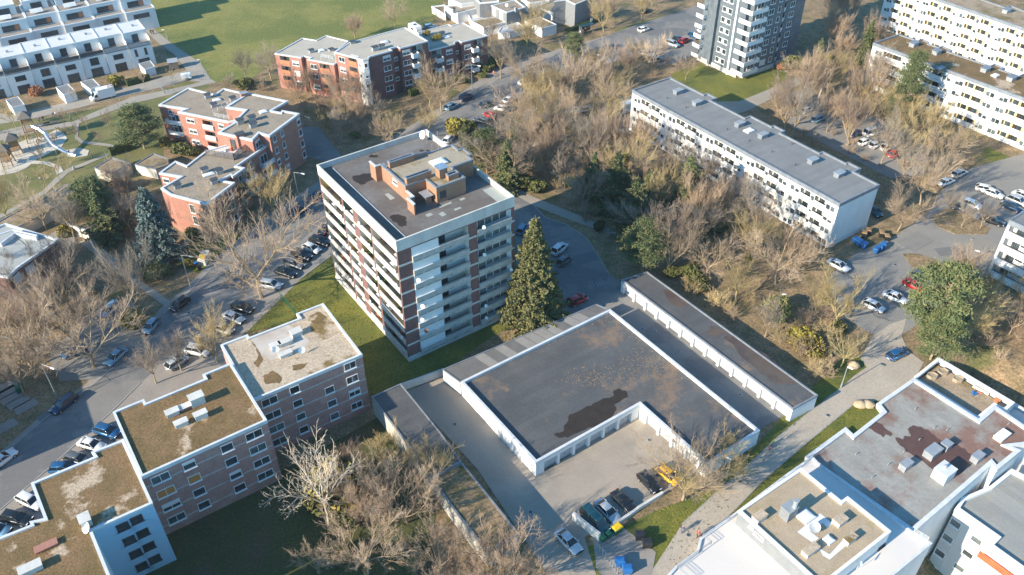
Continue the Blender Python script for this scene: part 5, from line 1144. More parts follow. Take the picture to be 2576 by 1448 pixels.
M['bush'] = mat('evergreen_leaves', (.15, .15, .04), (.08, .09, .025), .9, .85, fine=.35, fsc=7, var=.3)
M['bushy'] = mat('golden_leaves', (.30, .24, .04), (.18, .15, .03), .9, .85, fine=.3, fsc=7)
M['bushr'] = mat('russet_leaves', (.38, .16, .07), (.27, .11, .05), .9, .85, fine=.3, fsc=7)
import array
def rv(r, s=1.0): return Vector((r.gauss(0, s), r.gauss(0, s), r.gauss(0, s)))
def segmesh(name, segs, m, n=3):
    V = []; F = []
    cs = [(math.cos(2*math.pi*i/n), math.sin(2*math.pi*i/n)) for i in range(n)]
    for a, b, r0, r1 in segs:
        d = b-a
        if d.length < 1e-4: continue
        d = d.normalized(); u = d.orthogonal().normalized(); w = d.cross(u); k = len(V)
        for p, r in ((a, r0), (b, r1)):
            for c, s in cs: V.append((p.x+(u.x*c+w.x*s)*r, p.y+(u.y*c+w.y*s)*r, p.z+(u.z*c+w.z*s)*r))
        for i in range(n): j = (i+1) % n; F.append((k+i, k+j, k+n+j, k+n+i))
    me = bpy.data.meshes.new(name); me.from_pydata(V, [], F); me.materials.append(m); return me
def grow(seed, H=13, trunk=.25, spread=.55, leaders=4, nb=(6, 6, 5, 4), up=.25, twigr=.0095, wob=.12, rad=None, lenf=(.5, .5, .48, .5, .55)):
    """leafless crown: forks, limbs, branches and twigs as tapered tubes"""
    r = random.Random(seed); big = []; small = []; rad = rad or H*.016
    def branch(p, d, L, R0, lev, maxlev):
        n = 3 if lev < 3 else 2; pts = [p]; dirs = []; q = p; dd = d.copy()
        for i in range(n):
            dd = (dd+rv(r, wob)+Vector((0, 0, up*.25 if lev else .02))).normalized(); q = q+dd*L/n; pts.append(q); dirs.append(dd.copy())
        R1 = R0*(.55 if lev < maxlev else .5)
        for i in range(n):
            a = R0+(R1-R0)*i/n; b = R0+(R1-R0)*(i+1)/n; (big if lev <= 1 else small).append((pts[i], pts[i+1], max(a, twigr), max(b, twigr*.7)))
        if lev >= maxlev: return
        k = nb[min(lev, len(nb)-1)]
        for c in range(k):
            t = (c+.6+r.random()*.5)/k; t = .25+.75*min(1, t); f = t*n; i = min(n-1, int(f)); pp = pts[i].lerp(pts[i+1], f-i); a = dirs[i]
            side = rv(r, 1); side = (side-a*side.dot(a)).normalized(); an = r.uniform(.45, .95)
            nd = (a*math.cos(an)+side*math.sin(an)+Vector((0, 0, up*.35))).normalized()
            branch(pp, nd, L*lenf[min(lev, 4)]*r.uniform(.7, 1.15)*(1.15-.45*t), max(R0*(.5-.12*t), twigr), lev+1, maxlev)
        branch(pts[-1], (dirs[-1]+rv(r, .15)).normalized(), L*.55, R1, lev+1, maxlev)
    z0 = Vector((0, 0, -.2)); top = Vector((r.gauss(0, .03)*H, r.gauss(0, .03)*H, H*trunk)); mid = z0.lerp(top, .5)+Vector((r.gauss(0, .01)*H, r.gauss(0, .01)*H, 0))
    if trunk > .03: big.append((z0, mid, rad*1.15, rad)); big.append((mid, top, rad, rad*.85))
    else: top = Vector((0, 0, 0))
    for k in range(leaders):
        an = 2*math.pi*(k+r.random()*.6)/leaders; sp = spread*r.uniform(.6, 1.15)
        d = Vector((math.cos(an)*sp, math.sin(an)*sp, 1)).normalized()
        branch(top, d, H*(1-trunk)*.62*r.uniform(.85, 1.1), rad*.6, 0 if trunk > .03 else 1, 4)
    return big, small
BARE = {}
def bare(kind, seed, m1, m2, **k):
    big, small = grow(seed, **k); BARE.setdefault(kind, []).append((segmesh('trunk', big, M[m1], 6), segmesh('crown', small, M[m2]), k.get('H', 13)))
for s in (1, 2, 3, 4): bare('oak', s, 'bark', 'twig', H=13, trunk=.2, spread=.85, leaders=5, nb=(7, 6, 6, 4), up=.3, lenf=(.6, .55, .5, .5, .55))
for s in (11, 12): bare('lime', s, 'barky', 'twigy', H=12, trunk=.18, spread=.75, leaders=6, nb=(7, 6, 6, 4), up=.45, lenf=(.6, .55, .5, .5, .55))
for s in (21, 22): bare('red', s, 'bark', 'twigr', H=12, trunk=.12, spread=.6, leaders=7, nb=(7, 6, 6, 4), up=.6, lenf=(.6, .55, .5, .5, .55))
for s in (31, 32): bare('grey', s, 'bark', 'twigg', H=13, trunk=.24, spread=.7, leaders=5, nb=(7, 6, 6, 4), up=.35, lenf=(.6, .55, .5, .5, .55))
bare('dead', 45, 'bark2', 'twig2', H=14, trunk=.3, spread=.8, leaders=6, nb=(6, 5, 3, 1), up=.2, lenf=(.6, .5, .45, .4, .5), twigr=.02)
bare('birch', 41, 'birch', 'twigr', H=13, trunk=.35, spread=.22, leaders=3, nb=(7, 6, 5, 3), up=.3)
bare('pollard', 51, 'barky', 'twigy', H=9, trunk=.28, spread=.8, leaders=9, nb=(7, 4, 3, 2), up=.5)
bare('sapling', 61, 'bark', 'twigr', H=6, trunk=.4, spread=.3, leaders=4, nb=(5, 4, 3, 2), up=.6, rad=.07, twigr=.014)
bare('sapling', 62, 'bark', 'twigy', H=6, trunk=.35, spread=.4, leaders=4, nb=(5, 4, 3, 2), up=.4, rad=.07, twigr=.014)
for s in (71, 72, 73): bare('shrub', s, 'bark', ('twigr', 'twigy', 'twig')[s-71], H=3.4, trunk=0, spread=.8, leaders=11, nb=(6, 6, 4, 3), up=.3, rad=.05, twigr=.013)
def leafmesh(name, pts, m, size=(.28, .14), seed=1, drop=0.0):
    """many small leaf sized faces at given points (p, size factor)"""
    r = random.Random(seed); V = []; F = []
    for p, s in pts:
        a = rv(r).normalized(); 
        if drop: a = (a+Vector((0, 0, -drop))).normalized()
        b = a.orthogonal().normalized(); b = (b+rv(r, .5)); b = (b-a*b.dot(a)).normalized(); a = a*size[0]*s*r.uniform(.6, 1.3); b = b*size[1]*s*r.uniform(.6, 1.3); k = len(V)
        for q in (p-a-b, p+a-b, p+a+b, p-a+b): V.append((q.x, q.y, q.z))
        F.append((k, k+1, k+2, k+3))
    me = bpy.data.meshes.new(name); me.from_pydata(V, [], F); me.materials.append(m); return me
def spruce(seed, H, Rb, m, dens=1.0, tip=.96, size=(.34, .15), thin=1.0, base=.02, irr=.18):
    r = random.Random(seed); segs = [(Vector((0, 0, -.2)), Vector((0, 0, H*.5)), H*.016, H*.011), (Vector((0, 0, H*.5)), Vector((0, 0, H)), H*.011, .02)]; L = []; P = []
    z = H*base
    while z < H*tip:
        t = z/H; rr = Rb*(1-t)**.85*r.uniform(.88, 1.08)+.12; n = max(4, int((7+8*(1-t))*thin))
        for k in range(n):
            an = r.uniform(0, 6.283); ln = rr*r.uniform(.93-irr, .93+irr)*(1 if irr < .3 else .75+.35*math.sin(an*2+z*.9)); d = Vector((math.cos(an), math.sin(an), 0)); zz = z+r.uniform(-.2, .2); dr = -.18-.22*(1-t)
            a = Vector((0, 0, zz)); b = a+d*ln*.55+Vector((0, 0, ln*dr*.5)); c = a+d*ln+Vector((0, 0, ln*dr*.55)); L += [(a, b, .035, .02), (b, c, .02, .01)]
            q = int(ln*9*dens)+2; s = Vector((-d.y, d.x, 0))
            for i in range(q):
                f = .12+.88*(i+r.random())/q; p = a.lerp(b, f/.55) if f < .55 else b.lerp(c, (f-.55)/.45); wd = (1-f)*.35*ln*.6+.16
                P.append((p+s*r.uniform(-wd, wd)+Vector((0, 0, -r.uniform(0, .35))), .7+.5*(1-f*.5)))
        z += .30+.12*r.random()
    return segmesh('trunk', segs+L, M['bark'], 4), leafmesh('crown', P, m, size, seed, .5)
def pinetree(seed, H, Rc, m, z0=.3, clumps=50, per=280, size=(.17, .05), flat=.36, shape='dome'):
    r = random.Random(seed); segs = [(Vector((0, 0, -.2)), Vector((.2, 0, H*.6)), H*.02, H*.012), (Vector((.2, 0, H*.6)), Vector((.1, .1, H*.95)), H*.012, .04)]; P = []
    for c in range(clumps):
        t = (c+.5)/clumps; z = H*(z0+(1-z0)*t); rr = (.62+.5*r.random())*Rc*(math.sin(math.pi*min(1, .2+.8*t))**.6 if shape == 'dome' else (1-t)**.7+.1); an = c*2.4+r.random()*.8; q = r.random()**.6*.75+.35
        cp = Vector((math.cos(an)*rr*q, math.sin(an)*rr*q, z+r.uniform(-.4, .4))); base = Vector((.1, 0, max(H*.15, z-H*.14))); segs.append((base, base.lerp(cp, .6), .09, .05)); segs.append((base.lerp(cp, .6), cp, .05, .02))
        cr = Rc*.31*r.uniform(.55, 1.3); rr *= 1
        for k in range(per):
            o = rv(r, .5); o = Vector((o.x*cr*1.15, o.y*cr*1.15, o.z*cr*flat)); P.append((cp+o, r.uniform(.8, 1.3)))
    return segmesh('trunk', segs, M['bark'], 6), leafmesh('crown', P, m, size, seed)
def bushmesh(seed, R_, H, m, n=1500, size=(.13, .08), fill=.5):
    r = random.Random(seed); P = []
    lob = [(Vector((r.uniform(-.5, .5)*R_, r.uniform(-.5, .5)*R_, H*r.uniform(.3, .65))), r.uniform(.45, .75)) for _ in range(7)]
    for k in range(n):
        c, s = r.choice(lob); d = rv(r).normalized()*(1-fill*r.random()**2); p = c+Vector((d.x*R_*s, d.y*R_*s, d.z*H*.5*s)); 
        if p.z > 0: P.append((p, 1))
    return leafmesh('foliage', P, m, size, seed)
EV = {'spruce': [spruce(1, 21, 6.2, M['needle'], 3.2, size=(.25, .11), base=.02)], 'cedar': [spruce(4, 17, 5.4, M['cedar'], 1.3, size=(.36, .12), thin=.8, base=.12)],
      'pine': [pinetree(s, 12, 4.4, M['pine']) for s in (1, 2)], 'tallpine': [pinetree(7, 19, 4.6, M['pine'], .12, 70, 300, shape='cone')], 'fir': [spruce(s, 15, 4.6, M['pine'], 2.0, size=(.24, .085), thin=.75, base=.06, irr=.42) for s in (9, 10)]}
EVH = {'spruce': 21, 'cedar': 17, 'pine': 12, 'tallpine': 19, 'fir': 15}
EV['spruceg'] = [(EV['fir'][0])]; EVH['spruceg'] = 15
BUSH = {'bush': [bushmesh(s, 1.3, 1.8, M['bush']) for s in (1, 2)], 'bushy': [bushmesh(3, 1.3, 1.8, M['bushy'])], 'bushr': [bushmesh(4, 1.3, 1.8, M['bushr'])]}
IVY = None
def ivymesh(seed, H):
    r = random.Random(seed); P = []
    for k in range(1600):
        z = H*r.random()**.9*.75; rr = .35+.35*r.random()*(1-z/H*.6)+.15*math.sin(z*2.3); an = r.uniform(0, 6.283); P.append((Vector((math.cos(an)*rr, math.sin(an)*rr, z)), 1))
    return leafmesh('ivy', P, M['ivy'], (.14, .09), seed)
IVY = ivymesh(3, 12)
_rt = random.Random(77)
def place(kind, p, H, label, group=None, rz=None, wide=1.0, cat='tree', ivy=False):
    g = _rt.uniform(0, 6.28) if rz is None else rz
    if kind in BARE:
        tm, cm, h0 = _rt.choice(BARE[kind]); nm = 'bare_tree' if kind != 'shrub' else 'bare_shrub'
    else: tm, cm = _rt.choice(EV[kind]); h0 = EVH[kind]; nm = 'conifer_tree'
    if kind == 'birch': nm = 'birch_tree'
    o = root(nm, Vector((p.x, p.y, gz(p.x, p.y))), label, cat, group, g); s = H/h0
    o.scale = (s*wide, s*wide, s); a = link('trunk' if kind != 'shrub' else 'stems', tm, o); c = link('crown', cm, o)
    if ivy: link('ivy', IVY, o)
    return o
def T(kind, v, bx, by, H, label, **k):
    """tree whose foot stands at the photo point (bx, by); H metres, or the photo point of its top"""
    p = G(v, bx, by)
    if isinstance(H, tuple): H = max(3.0, topz(v, (bx, by), H))
    return place(kind, p, H, label, **k)
def bush(kind, v, x, y, s, label, flat=1.0, group=None):
    p = G(v, x, y); o = link('evergreen_shrub' if kind != 'bushr' else 'russet_shrub', _rt.choice(BUSH[kind]), None, Vector((p.x, p.y, gz(p.x, p.y))), _rt.uniform(0, 6)); o.scale = (s, s, s*flat); tag(o, label, 'shrub', group); return o
def hedge(v, pts, w, h, label, m='hedge', dens=26):
    P = PL(v, pts); r = random.Random(len(label)); q = MB(); L = []
    for i in range(len(P)-1):
        A, B = P[i], P[i+1]; d = B-A; q.box(((A.x+B.x)/2, (A.y+B.y)/2, h*.46), (d.length, w*.86, h*.9), math.atan2(d.y, d.x)); n = Vector((-d.y, d.x, 0)).normalized()
        for k in range(int(d.length*w*h*dens)+60):
            t = r.random(); s = r.uniform(-.5, .5)*w; z = r.uniform(.05, 1)*h
            if r.random() < .45: z = h*r.uniform(.93, 1.03)
            elif r.random() < .6: s = math.copysign(w*.5, s)
            L.append((A+d*t+n*s+Vector((0, 0, z)), 1))
    o = q.obj('hedge', M[m]); tag(o, label, 'hedge'); link('foliage', leafmesh('foliage', L, M[m], (.13, .09), 5), o); return o
# ---- single trees that can be told apart ----
T('spruce', 'O', 1343, 806, (1352, 541), 'tall golden green spruce standing right beside the apartment tower', rz=.3)
T('cedar', 'O', 415, 655, (388, 455), 'blue grey cedar in front of the red brick block')
T('pine', 'pg', 1635, 420, (1490, -60), 'dark round pine on the park lawn beside the hedge', wide=1.15)
T('fir', 'O', 285, 600, (262, 425), 'dark green conifer between the low garages and the blue cedar', wide=1.1)
T('pine', 'O', 250, 560, 10, 'dark spreading pine over the low garages with brown roofs', wide=1.2)
T('tallpine', 'O', 2262, 305, (2285, 128), 'tall pine in front of the mossy roofed white slab')
T('pine', 'O', 2330, 870, (2405, 668), 'large pine left of the terraced white block in the car park', wide=.85)
T('pine', 'O', 2340, 905, 10.5, 'lower pine in front of the large pine by the path', wide=.9)
T('fir', 'O', 1545, 535, (1545, 372), 'yellowish green conifer in the middle of the thicket', wide=1.15)
T('fir', 'O', 1720, 545, (1735, 385), 'green conifer before the long grey roofed slab', wide=1.35)
T('pine', 'O', 1615, 690, 12, 'broad dark conifer behind the end of the long garage row', wide=1.0)
T('fir', 'O', 1590, 600, 15, 'dark conifer at the bend of the asphalt drive', wide=1.1)
T('fir', 'O', 1275, 480, 13, 'dark conifer close behind the apartment tower', wide=1.2)
T('pine', 'O', 1442, 150, (1445, 85), 'small pine by the bus shelter', wide=1.0)
T('fir', 'O', 2050, 185, (2048, 90), 'olive green conifer beside the slate clad tower', wide=.95)
T('fir', 'O', 2170, 160, (2205, 45), 'olive green conifer left of the mossy roofed slab', wide=1.0)
T('fir', 'O', 1170, 360, 6, 'young dark conifer behind the tower roof corner')
# ---- big bare trees ----
for a in (('oak', 'B0', 710, 1320, 14.5, 'huge spreading bare tree at the left over the parking yard', 1.15), ('oak', 'B0', 1975, 800, (1830, 60), 'large tan bare tree on the corner between the two parked rows', 1.0), ('grey', 'B0', 1060, 920, (950, 400), 'tall bare tree above the yellowish bush island', .9),
          ('grey', 'B0', 540, 730, 12, 'bare tree in front of the pale grey roof', 1.0), ('oak', 'B0', 250, 1330, 14, 'bare tree left of the huge spreading tree', 1.1), ('grey', 'B0', 110, 1020, 12, 'bare tree near the left edge beneath the grey roof', 1.0), ('oak', 'B0', 560, 1120, 12.5, 'bare tree behind the huge spreading tree', 1.0), ('grey', 'B0', 330, 720, 11, 'reddish bare tree against the dark brick wall', 1.0),
          ('grey', 'B0', 1370, 1350, 8, 'small bare street tree beside the silver parked car', .9), ('lime', 'B0', 1640, 1290, 9.5, 'yellowish bare tree between the parked cars by the brick block', .9), ('grey', 'B0', 1180, 1448, 9, 'small bare street tree at the kerb by the mossy roof', .85),
          ('lime', 'rb', 1105, 1185, (1050, 790), 'yellowish bare tree before the shaded red brick wall', .95), ('lime', 'rb', 860, 1180, 9, 'dense ochre bare tree in front of the red brick corner', .9), ('oak', 'rb', 700, 1330, 9, 'bare tree left of the large tan street tree', .9),
          ('oak', 'lw', 600, 280, 11, 'leaning bare tree above the low garages', 1.0), ('lime', 'lw', 110, 200, 11, 'mossy stemmed bare tree at the left edge above the grey roof', .8), ('grey', 'lw', 980, 420, 10, 'bare tree beside the small white walled garage', .8), ('grey', 'lw', 1060, 380, 9, 'thin bare tree right of the small white walled garage', .7),
          ('oak', 'A1', 165, 840, (290, 540), 'bare tree before the white painted corner of the reddish block', .8), ('oak', 'A1', 30, 810, 9, 'bare tree left of the white painted corner', .8), ('oak', 'db', 810, 960, 9.5, 'bare tree before the orange balconies of the reddish block', .8), ('red', 'db', 500, 900, 8, 'thin reddish bare tree at the left part of the reddish block', .7),
          ('lime', 'db', 1830, 1020, 9, 'twin stemmed yellowish tree by the street lamp', .9), ('oak', 'db', 1965, 1078, (1960, 520), 'mossy limbed bare tree standing at the kerb before the white balconies', .9), ('oak', 'A1', 350, 1110, 8, 'bare tree at the street edge above the tower roof', .9), ('lime', 'A1', 660, 1010, 6.5, 'low spreading bare tree beside the tower roof antenna', 1.1),
          ('grey', 'A1', 1200, 595, (1180, 270), 'bare tree at the end of the clipped hedges', .95), ('oak', 'A1', 1380, 700, (1360, 330), 'bare tree on the street verge right of the walkers', .9), ('lime', 'A1', 1400, 360, 9.5, 'yellow brown bare tree before the white garden house', 1.3), ('lime', 'A1', 1480, 200, 8, 'yellow brown bare tree between the villas', 1.2), ('grey', 'A1', 1128, 330, 9, 'dark bare tree at the corner of the gravel roofed block', .9),
          ('red', 'db', 1000, 262, (980, 10), 'round bare tree on the meadow behind the gravel roofs', 1.2), ('oak', 'db', 1443, 148, 10, 'bare tree on the meadow near the camper', .8), ('grey', 'A0', 2050, 610, (1990, 340), 'large round bare tree at the left end of the reddish block', 1.1), ('grey', 'A0', 1860, 600, 8, 'bare tree beside the meadow corner thicket', 1.0),
          ('oak', 'C1', 2574, 880, (2450, 460), 'bare tree bending over the white garage end wall', 1.2), ('lime', 'C2', 300, 650, 6.5, 'dense low bare tree at the corner of the big garage roof', 1.5), ('pollard', 'C2', 25, 880, 8.5, 'many stemmed bare tree beside the pale path', 1.1),
          ('dead', 'C0', 2480, 1070, 14, 'pale dead looking tree in the garden of the brick block', .95), ('oak', 'C1', 130, 980, 9.5, 'tall bare garden tree before the brick block', .85), ('oak', 'C1', 370, 1020, 10.5, 'wide bare garden tree beside the low dark roof', 1.1), ('oak', 'C1', 200, 1440, 10, 'bare garden tree near the bottom left of the wall', 1.1), ('lime', 'C1', 700, 760, 9, 'bare tree growing over the low dark roof', .9), ('oak', 'C1', 500, 1050, 11, 'bare garden tree leaning over the weathered wall', .9),
          ('red', 'C1', 1250, 1560, 9.5, 'broad reddish bare tree at the bottom edge of the garage yard', 1.5), ('red', 'C1', 930, 1560, 8, 'reddish bare tree at the bottom edge left of the broad one', 1.2), ('oak', 'C0', 2400, 1430, 5, 'small yellow bare tree at the bottom garden edge', 1.1),
          ('pollard', 'B2', 405, 830, (400, 520), 'ivy footed pollarded tree by the footpath in the thicket', 1.0), ('lime', 'B2', 1155, 1020, (1200, 640), 'yellow stemmed bare tree before the parked white cars', .95), ('grey', 'B2', 620, 1100, 8, 'pale stemmed bare tree above the long garage roof', .9), ('pollard', 'B2', 1190, 1320, (1240, 1100), 'stout cut back tree beside the boulder and the lamp', 1.2),
          ('oak', 'B2', 700, 700, 13, 'tall bare tree casting a long shadow over the small lawn', 1.0), ('oak', 'B2', 1620, 300, 10, 'bare tree at the car park end of the grey roofed slab', 1.0), ('grey', 'B2', 1975, 180, 7, 'thin young tree at the left end of the car park island', .7), ('grey', 'B2', 2100, 275, 7, 'thin young tree in the middle of the car park island', .7), ('grey', 'B2', 2240, 280, 7, 'thin young tree at the right end of the car park island', .7),
          ('birch', 'A2', 900, 770, 12, 'white stemmed birch left in the parking thicket', .9), ('birch', 'A2', 1020, 780, 12, 'white stemmed birch right in the parking thicket', .9), ('birch', 'A2', 1915, 780, 12, 'white stemmed birch before the mossy roofed slab', .9), ('red', 'A2', 1190, 450, 7, 'pinkish bare tree on the path beside the slate tower', 1.0)):
    T(a[0], a[1], a[2], a[3], a[4], a[5], wide=a[6])
for i, (x, y, h, l) in enumerate(((755, 200, 5.5, 'sapling by the sand beside the timber table'), (915, 402, 6, 'sapling left of the big slide shadow'), (1245, 272, 6, 'russet sapling in the middle of the park lawn'), (645, 460, 4.5, 'sapling under the steel slide'), (515, 652, 6.5, 'round crowned sapling beside the curved sandy path'), (700, 820, 6, 'sapling where the park paths meet'), (545, 905, 6, 'sapling left of the low garage roofs'), (790, 700, 4.5, 'sapling close to the litter bin on the path'), (185, 212, 6, 'sapling at the left end of the lane'), (1140, 410, 4, 'low sapling near the hedge end'), (1010, 230, 4.5, 'small sapling right of the worn track'), (60, 700, 6, 'sapling at the left edge by the sand'))):
    T('sapling', 'pg', x, y, h, 'thin bare '+l, group='saplings in the park', wide=1.1)
for x, y, h, l in ((570, 800, 5, 'left of the white truck'), (1105, 680, 5, 'between the lane and the park path'), (1310, 640, 4.5, 'right end of the lane'), (110, 980, 5.5, 'at the left end of the lane below the cabin'), (850, 740, 4, 'behind the white truck')): T('sapling', 'A0', x, y, h, 'thin bare sapling '+l, group='saplings along the lane')
# ---- woods: many look-alikes scattered over zones ----
def free(p, pad=0):
    return not any(inpoly(p, B) for B in BLOCK)
def scatter(v, poly, kinds, step, Hr, label, group, seed=1, wide=(.8, 1.1), cat='tree', ivy=0, jit=.42, maxn=99):
    P = PL(v, poly); r = random.Random(seed); xs = [p.x for p in P]; ys = [p.y for p in P]; n = 0; y = min(ys)
    while y < max(ys):
        x = min(xs)
        while x < max(xs):
            q = Vector((x+r.uniform(-jit, jit)*step, y+r.uniform(-jit, jit)*step, 0))
            if inpoly(q, P) and free(q) and n < maxn and not any((q.x-c.x)**2+(q.y-c.y)**2 < 7 for c in CARP):
                k = r.choice(kinds); H = r.uniform(*Hr); n += 1
                iv = r.random() < ivy
                if k in BUSH:
                    o = link('evergreen_shrub', r.choice(BUSH[k]), None, Vector((q.x, q.y, gz(q.x, q.y))), r.uniform(0, 6)); s = H/1.8; o.scale = (s*r.uniform(.8, 1.2), s, s*.9); tag(o, label.replace('bare', 'evergreen'), 'shrub', group.replace('bare', 'evergreen'))
                else: place(k, q, H, label if not iv else label.replace('bare', 'ivy clad bare'), group if not iv else 'ivy clad '+group, wide=r.uniform(*wide), cat=cat, ivy=iv)
            x += step
        y += step
scatter('O', '1560,430 1600,390 1700,440 1850,530 2060,660 2090,700 2010,740 1880,740 1760,700 1640,690 1560,560', ('oak', 'lime', 'grey', 'grey', 'red'), 8.0, (9, 13), 'bare tree in the wood between the slab and the long garage row', 'bare trees in the wood below the slab', 2, ivy=.3)
scatter('O', '1190,440 1240,360 1300,300 1400,235 1560,260 1590,350 1560,420 1400,470 1280,480', ('oak', 'grey', 'lime', 'red'), 8.2, (9, 13), 'bare tree in the thicket behind the tower', 'bare trees in the thicket behind the tower', 3)
scatter('O', '1240,300 1300,250 1420,200 1640,130 1650,190 1600,200 1580,260 1450,260', ('oak', 'red', 'lime'), 7.5, (7, 11), 'bare tree on the strip between the street and the parking', 'bare trees along the street strip', 4)
scatter('O', '1640,130 1760,210 1790,240 1760,215 1620,200', ('oak', 'red'), 8, (7, 10), 'bare tree left of the slate clad tower', 'bare trees left of the slate tower', 5)
scatter('O', '1890,290 2000,190 2110,190 2240,260 2420,350 2490,420 2440,470 2340,530 2230,560 2220,470 2120,400 2000,350', ('oak', 'grey', 'lime', 'red'), 8.2, (9, 13), 'bare tree over the parking between the two slabs', 'bare trees between the two slabs', 6)
scatter('O', '2000,60 2060,20 2200,60 2210,110 2150,190 2090,160', ('red', 'grey', 'red'), 8.5, (7, 11), 'bare tree in the shade right of the slate clad tower', 'bare trees right of the slate tower', 7)
scatter('O', '1560,110 1700,40 1690,0 1440,40 1500,70', ('lime', 'oak', 'red'), 9, (7, 10), 'bare tree along the upper street', 'bare trees along the upper street', 8)
scatter('O', '2390,740 2480,710 2640,740 2640,930 2560,960 2480,900 2390,880', ('oak', 'lime', 'red'), 6.2, (7, 11), 'bare tree below the white block at the right edge', 'bare trees at the right edge', 9)
scatter('O', '2010,760 2140,760 2180,840 2120,880 2040,830', ('lime', 'oak'), 8, (7, 10), 'bare tree between the wood and the parked cars', 'bare trees before the parked cars', 10)
scatter('O', '880,1130 990,1100 1130,1250 1220,1390 1100,1448 900,1448 860,1300', ('oak', 'lime', 'red'), 7.6, (6, 9.5), 'bare tree in the garden left of the weathered wall', 'bare trees in the garden', 11, maxn=12)
scatter('O', '720,200 780,250 900,300 990,300 1050,330 900,400 800,330', ('oak', 'lime', 'grey', 'red'), 7.5, (6, 10), 'bare tree on the corner between the two brick blocks', 'bare trees between the brick blocks', 12)
scatter('O', '530,205 620,225 700,215 700,240 560,225', ('red', 'grey'), 6.5, (4, 7), 'bare tree in the thicket at the meadow corner', 'bare trees at the meadow corner', 13)
scatter('O', '-20,640 120,700 240,720 320,800 210,800 110,900 60,1010 -20,960', ('oak', 'grey', 'oak', 'red'), 7.5, (10, 13), 'bare tree in the left edge wood', 'bare trees at the left edge', 14)
scatter('O', '130,440 300,470 380,560 330,600 220,580', ('oak', 'red', 'grey'), 8.0, (6, 10), 'bare tree round the low garages', 'bare trees round the low garages', 15)
scatter('O', '1290,440 1400,400 1570,400 1570,570 1480,560 1400,510', ('oak', 'lime', 'grey'), 6.8, (7, 10), 'bare tree beside the shaded footpath behind the tower', 'bare trees beside the shaded footpath', 16, ivy=.2)
scatter('O', '1290,440 1400,400 1600,400 1600,600 1520,600 1450,540 1400,510', ('shrub', 'shrub', 'bush'), 4.6, (1.8, 3.4), 'bare shrub beside the shaded footpath', 'bare shrubs beside the shaded footpath', 34, (.9, 1.3), 'shrub')
T('fir', 'O', 1490, 500, 12, 'slim dark conifer left of the yellowish green one', wide=.9)
T('fir', 'O', 1625, 560, 13, 'dark conifer between the thicket and the slab', wide=1.1)
T('pine', 'O', 1225, 440, 11, 'broad dark conifer touching the tower roof corner in view', wide=1.1)
# shrubs
SH = ('shrub',)
scatter('O', '1650,700 1780,720 1990,770 2120,820 2150,900 2100,985 2060,985 1900,860', SH+('shrub', 'shrub', 'shrub', 'bush'), 4.3, (2.2, 4.2), 'bare shrub in the brown thicket behind the long garage row', 'bare shrubs behind the long garage row', 21, (.9, 1.3), 'shrub')
scatter('O', '1560,420 1700,420 2060,650 2080,740 1880,740 1600,690', SH+('bush', 'shrub', 'shrub'), 6.5, (2, 3.6), 'bare shrub under the wood below the slab', 'bare shrubs under the wood', 22, (.9, 1.3), 'shrub')
scatter('O', '1190,440 1300,300 1560,260 1560,480 1400,480 1280,500', SH+('bush', 'shrub', 'shrub', 'shrub'), 6.0, (2, 3.6), 'bare shrub in the thicket behind the tower', 'bare shrubs behind the tower', 23, (.9, 1.3), 'shrub')
scatter('O', '1900,290 2110,200 2440,380 2440,470 2230,560 2000,350', SH, 7.5, (1.6, 3), 'bare shrub under the trees between the slabs', 'bare shrubs between the slabs', 24, (.9, 1.3), 'shrub')
scatter('O', '860,1140 1000,1090 1230,1400 1200,1448 850,1448', SH+('bush', 'shrub', 'shrub'), 5.6, (1.6, 3.2), 'bare shrub in the garden left of the weathered wall', 'bare shrubs in the garden', 25, (.9, 1.3), 'shrub')
scatter('O', '2300,880 2400,740 2640,740 2640,960 2480,900', SH+('bush', 'shrub', 'shrub', 'shrub'), 5.0, (2, 3.6), 'bare shrub on the right edge slope', 'bare shrubs at the right edge', 26, (.9, 1.4), 'shrub')
scatter('O', '715,225 800,260 980,300 1040,340 860,380 760,300', SH+('bush', 'shrub', 'shrub'), 5.5, (1.6, 3), 'bare shrub between the brick blocks', 'bare shrubs between the brick blocks', 27, (.9, 1.3), 'shrub')
scatter('O', '530,200 690,215 690,235 560,222', SH+('shrub', 'shrub', 'shrub', 'bush'), 4.0, (1.6, 3), 'bare shrub at the meadow corner', 'bare shrubs at the meadow corner', 28, (.9, 1.3), 'shrub')
scatter('O', '0,700 230,700 420,790 440,840 330,860 200,980 0,960', SH+('bush', 'shrub', 'shrub'), 7.0, (1.4, 2.8), 'bare shrub beneath the big trees at the left', 'bare shrubs at the left', 29, (.9, 1.3), 'shrub')
scatter('O', '1240,250 1560,110 1700,130 1700,200 1500,260', SH, 7.0, (1.4, 2.6), 'bare shrub along the street strip', 'bare shrubs on the street strip', 30, (.9, 1.3), 'shrub')
scatter('O', '2345,545 2440,548 2488,580 2400,588 2355,568', SH+('bushr',), 2.6, (.8, 1.4), 'bare low shrub on the car park island', 'bare shrubs on the car park island', 31, (1, 1.3), 'shrub')
scatter('O', '2275,642 2310,642 2410,690 2400,700 2340,695', SH, 2.4, (.8, 1.4), 'bare low shrub on the island beside the lamp', 'bare shrubs on the second island', 32, (1, 1.3), 'shrub')
scatter('O', '1790,1180 1900,1080 1940,1090 1880,1160 1800,1240', SH+('bush', 'shrub', 'shrub'), 3.4, (1.2, 2.4), 'bare shrub beside the garage corner and the path', 'bare shrubs at the garage corner', 33, (1, 1.3), 'shrub')
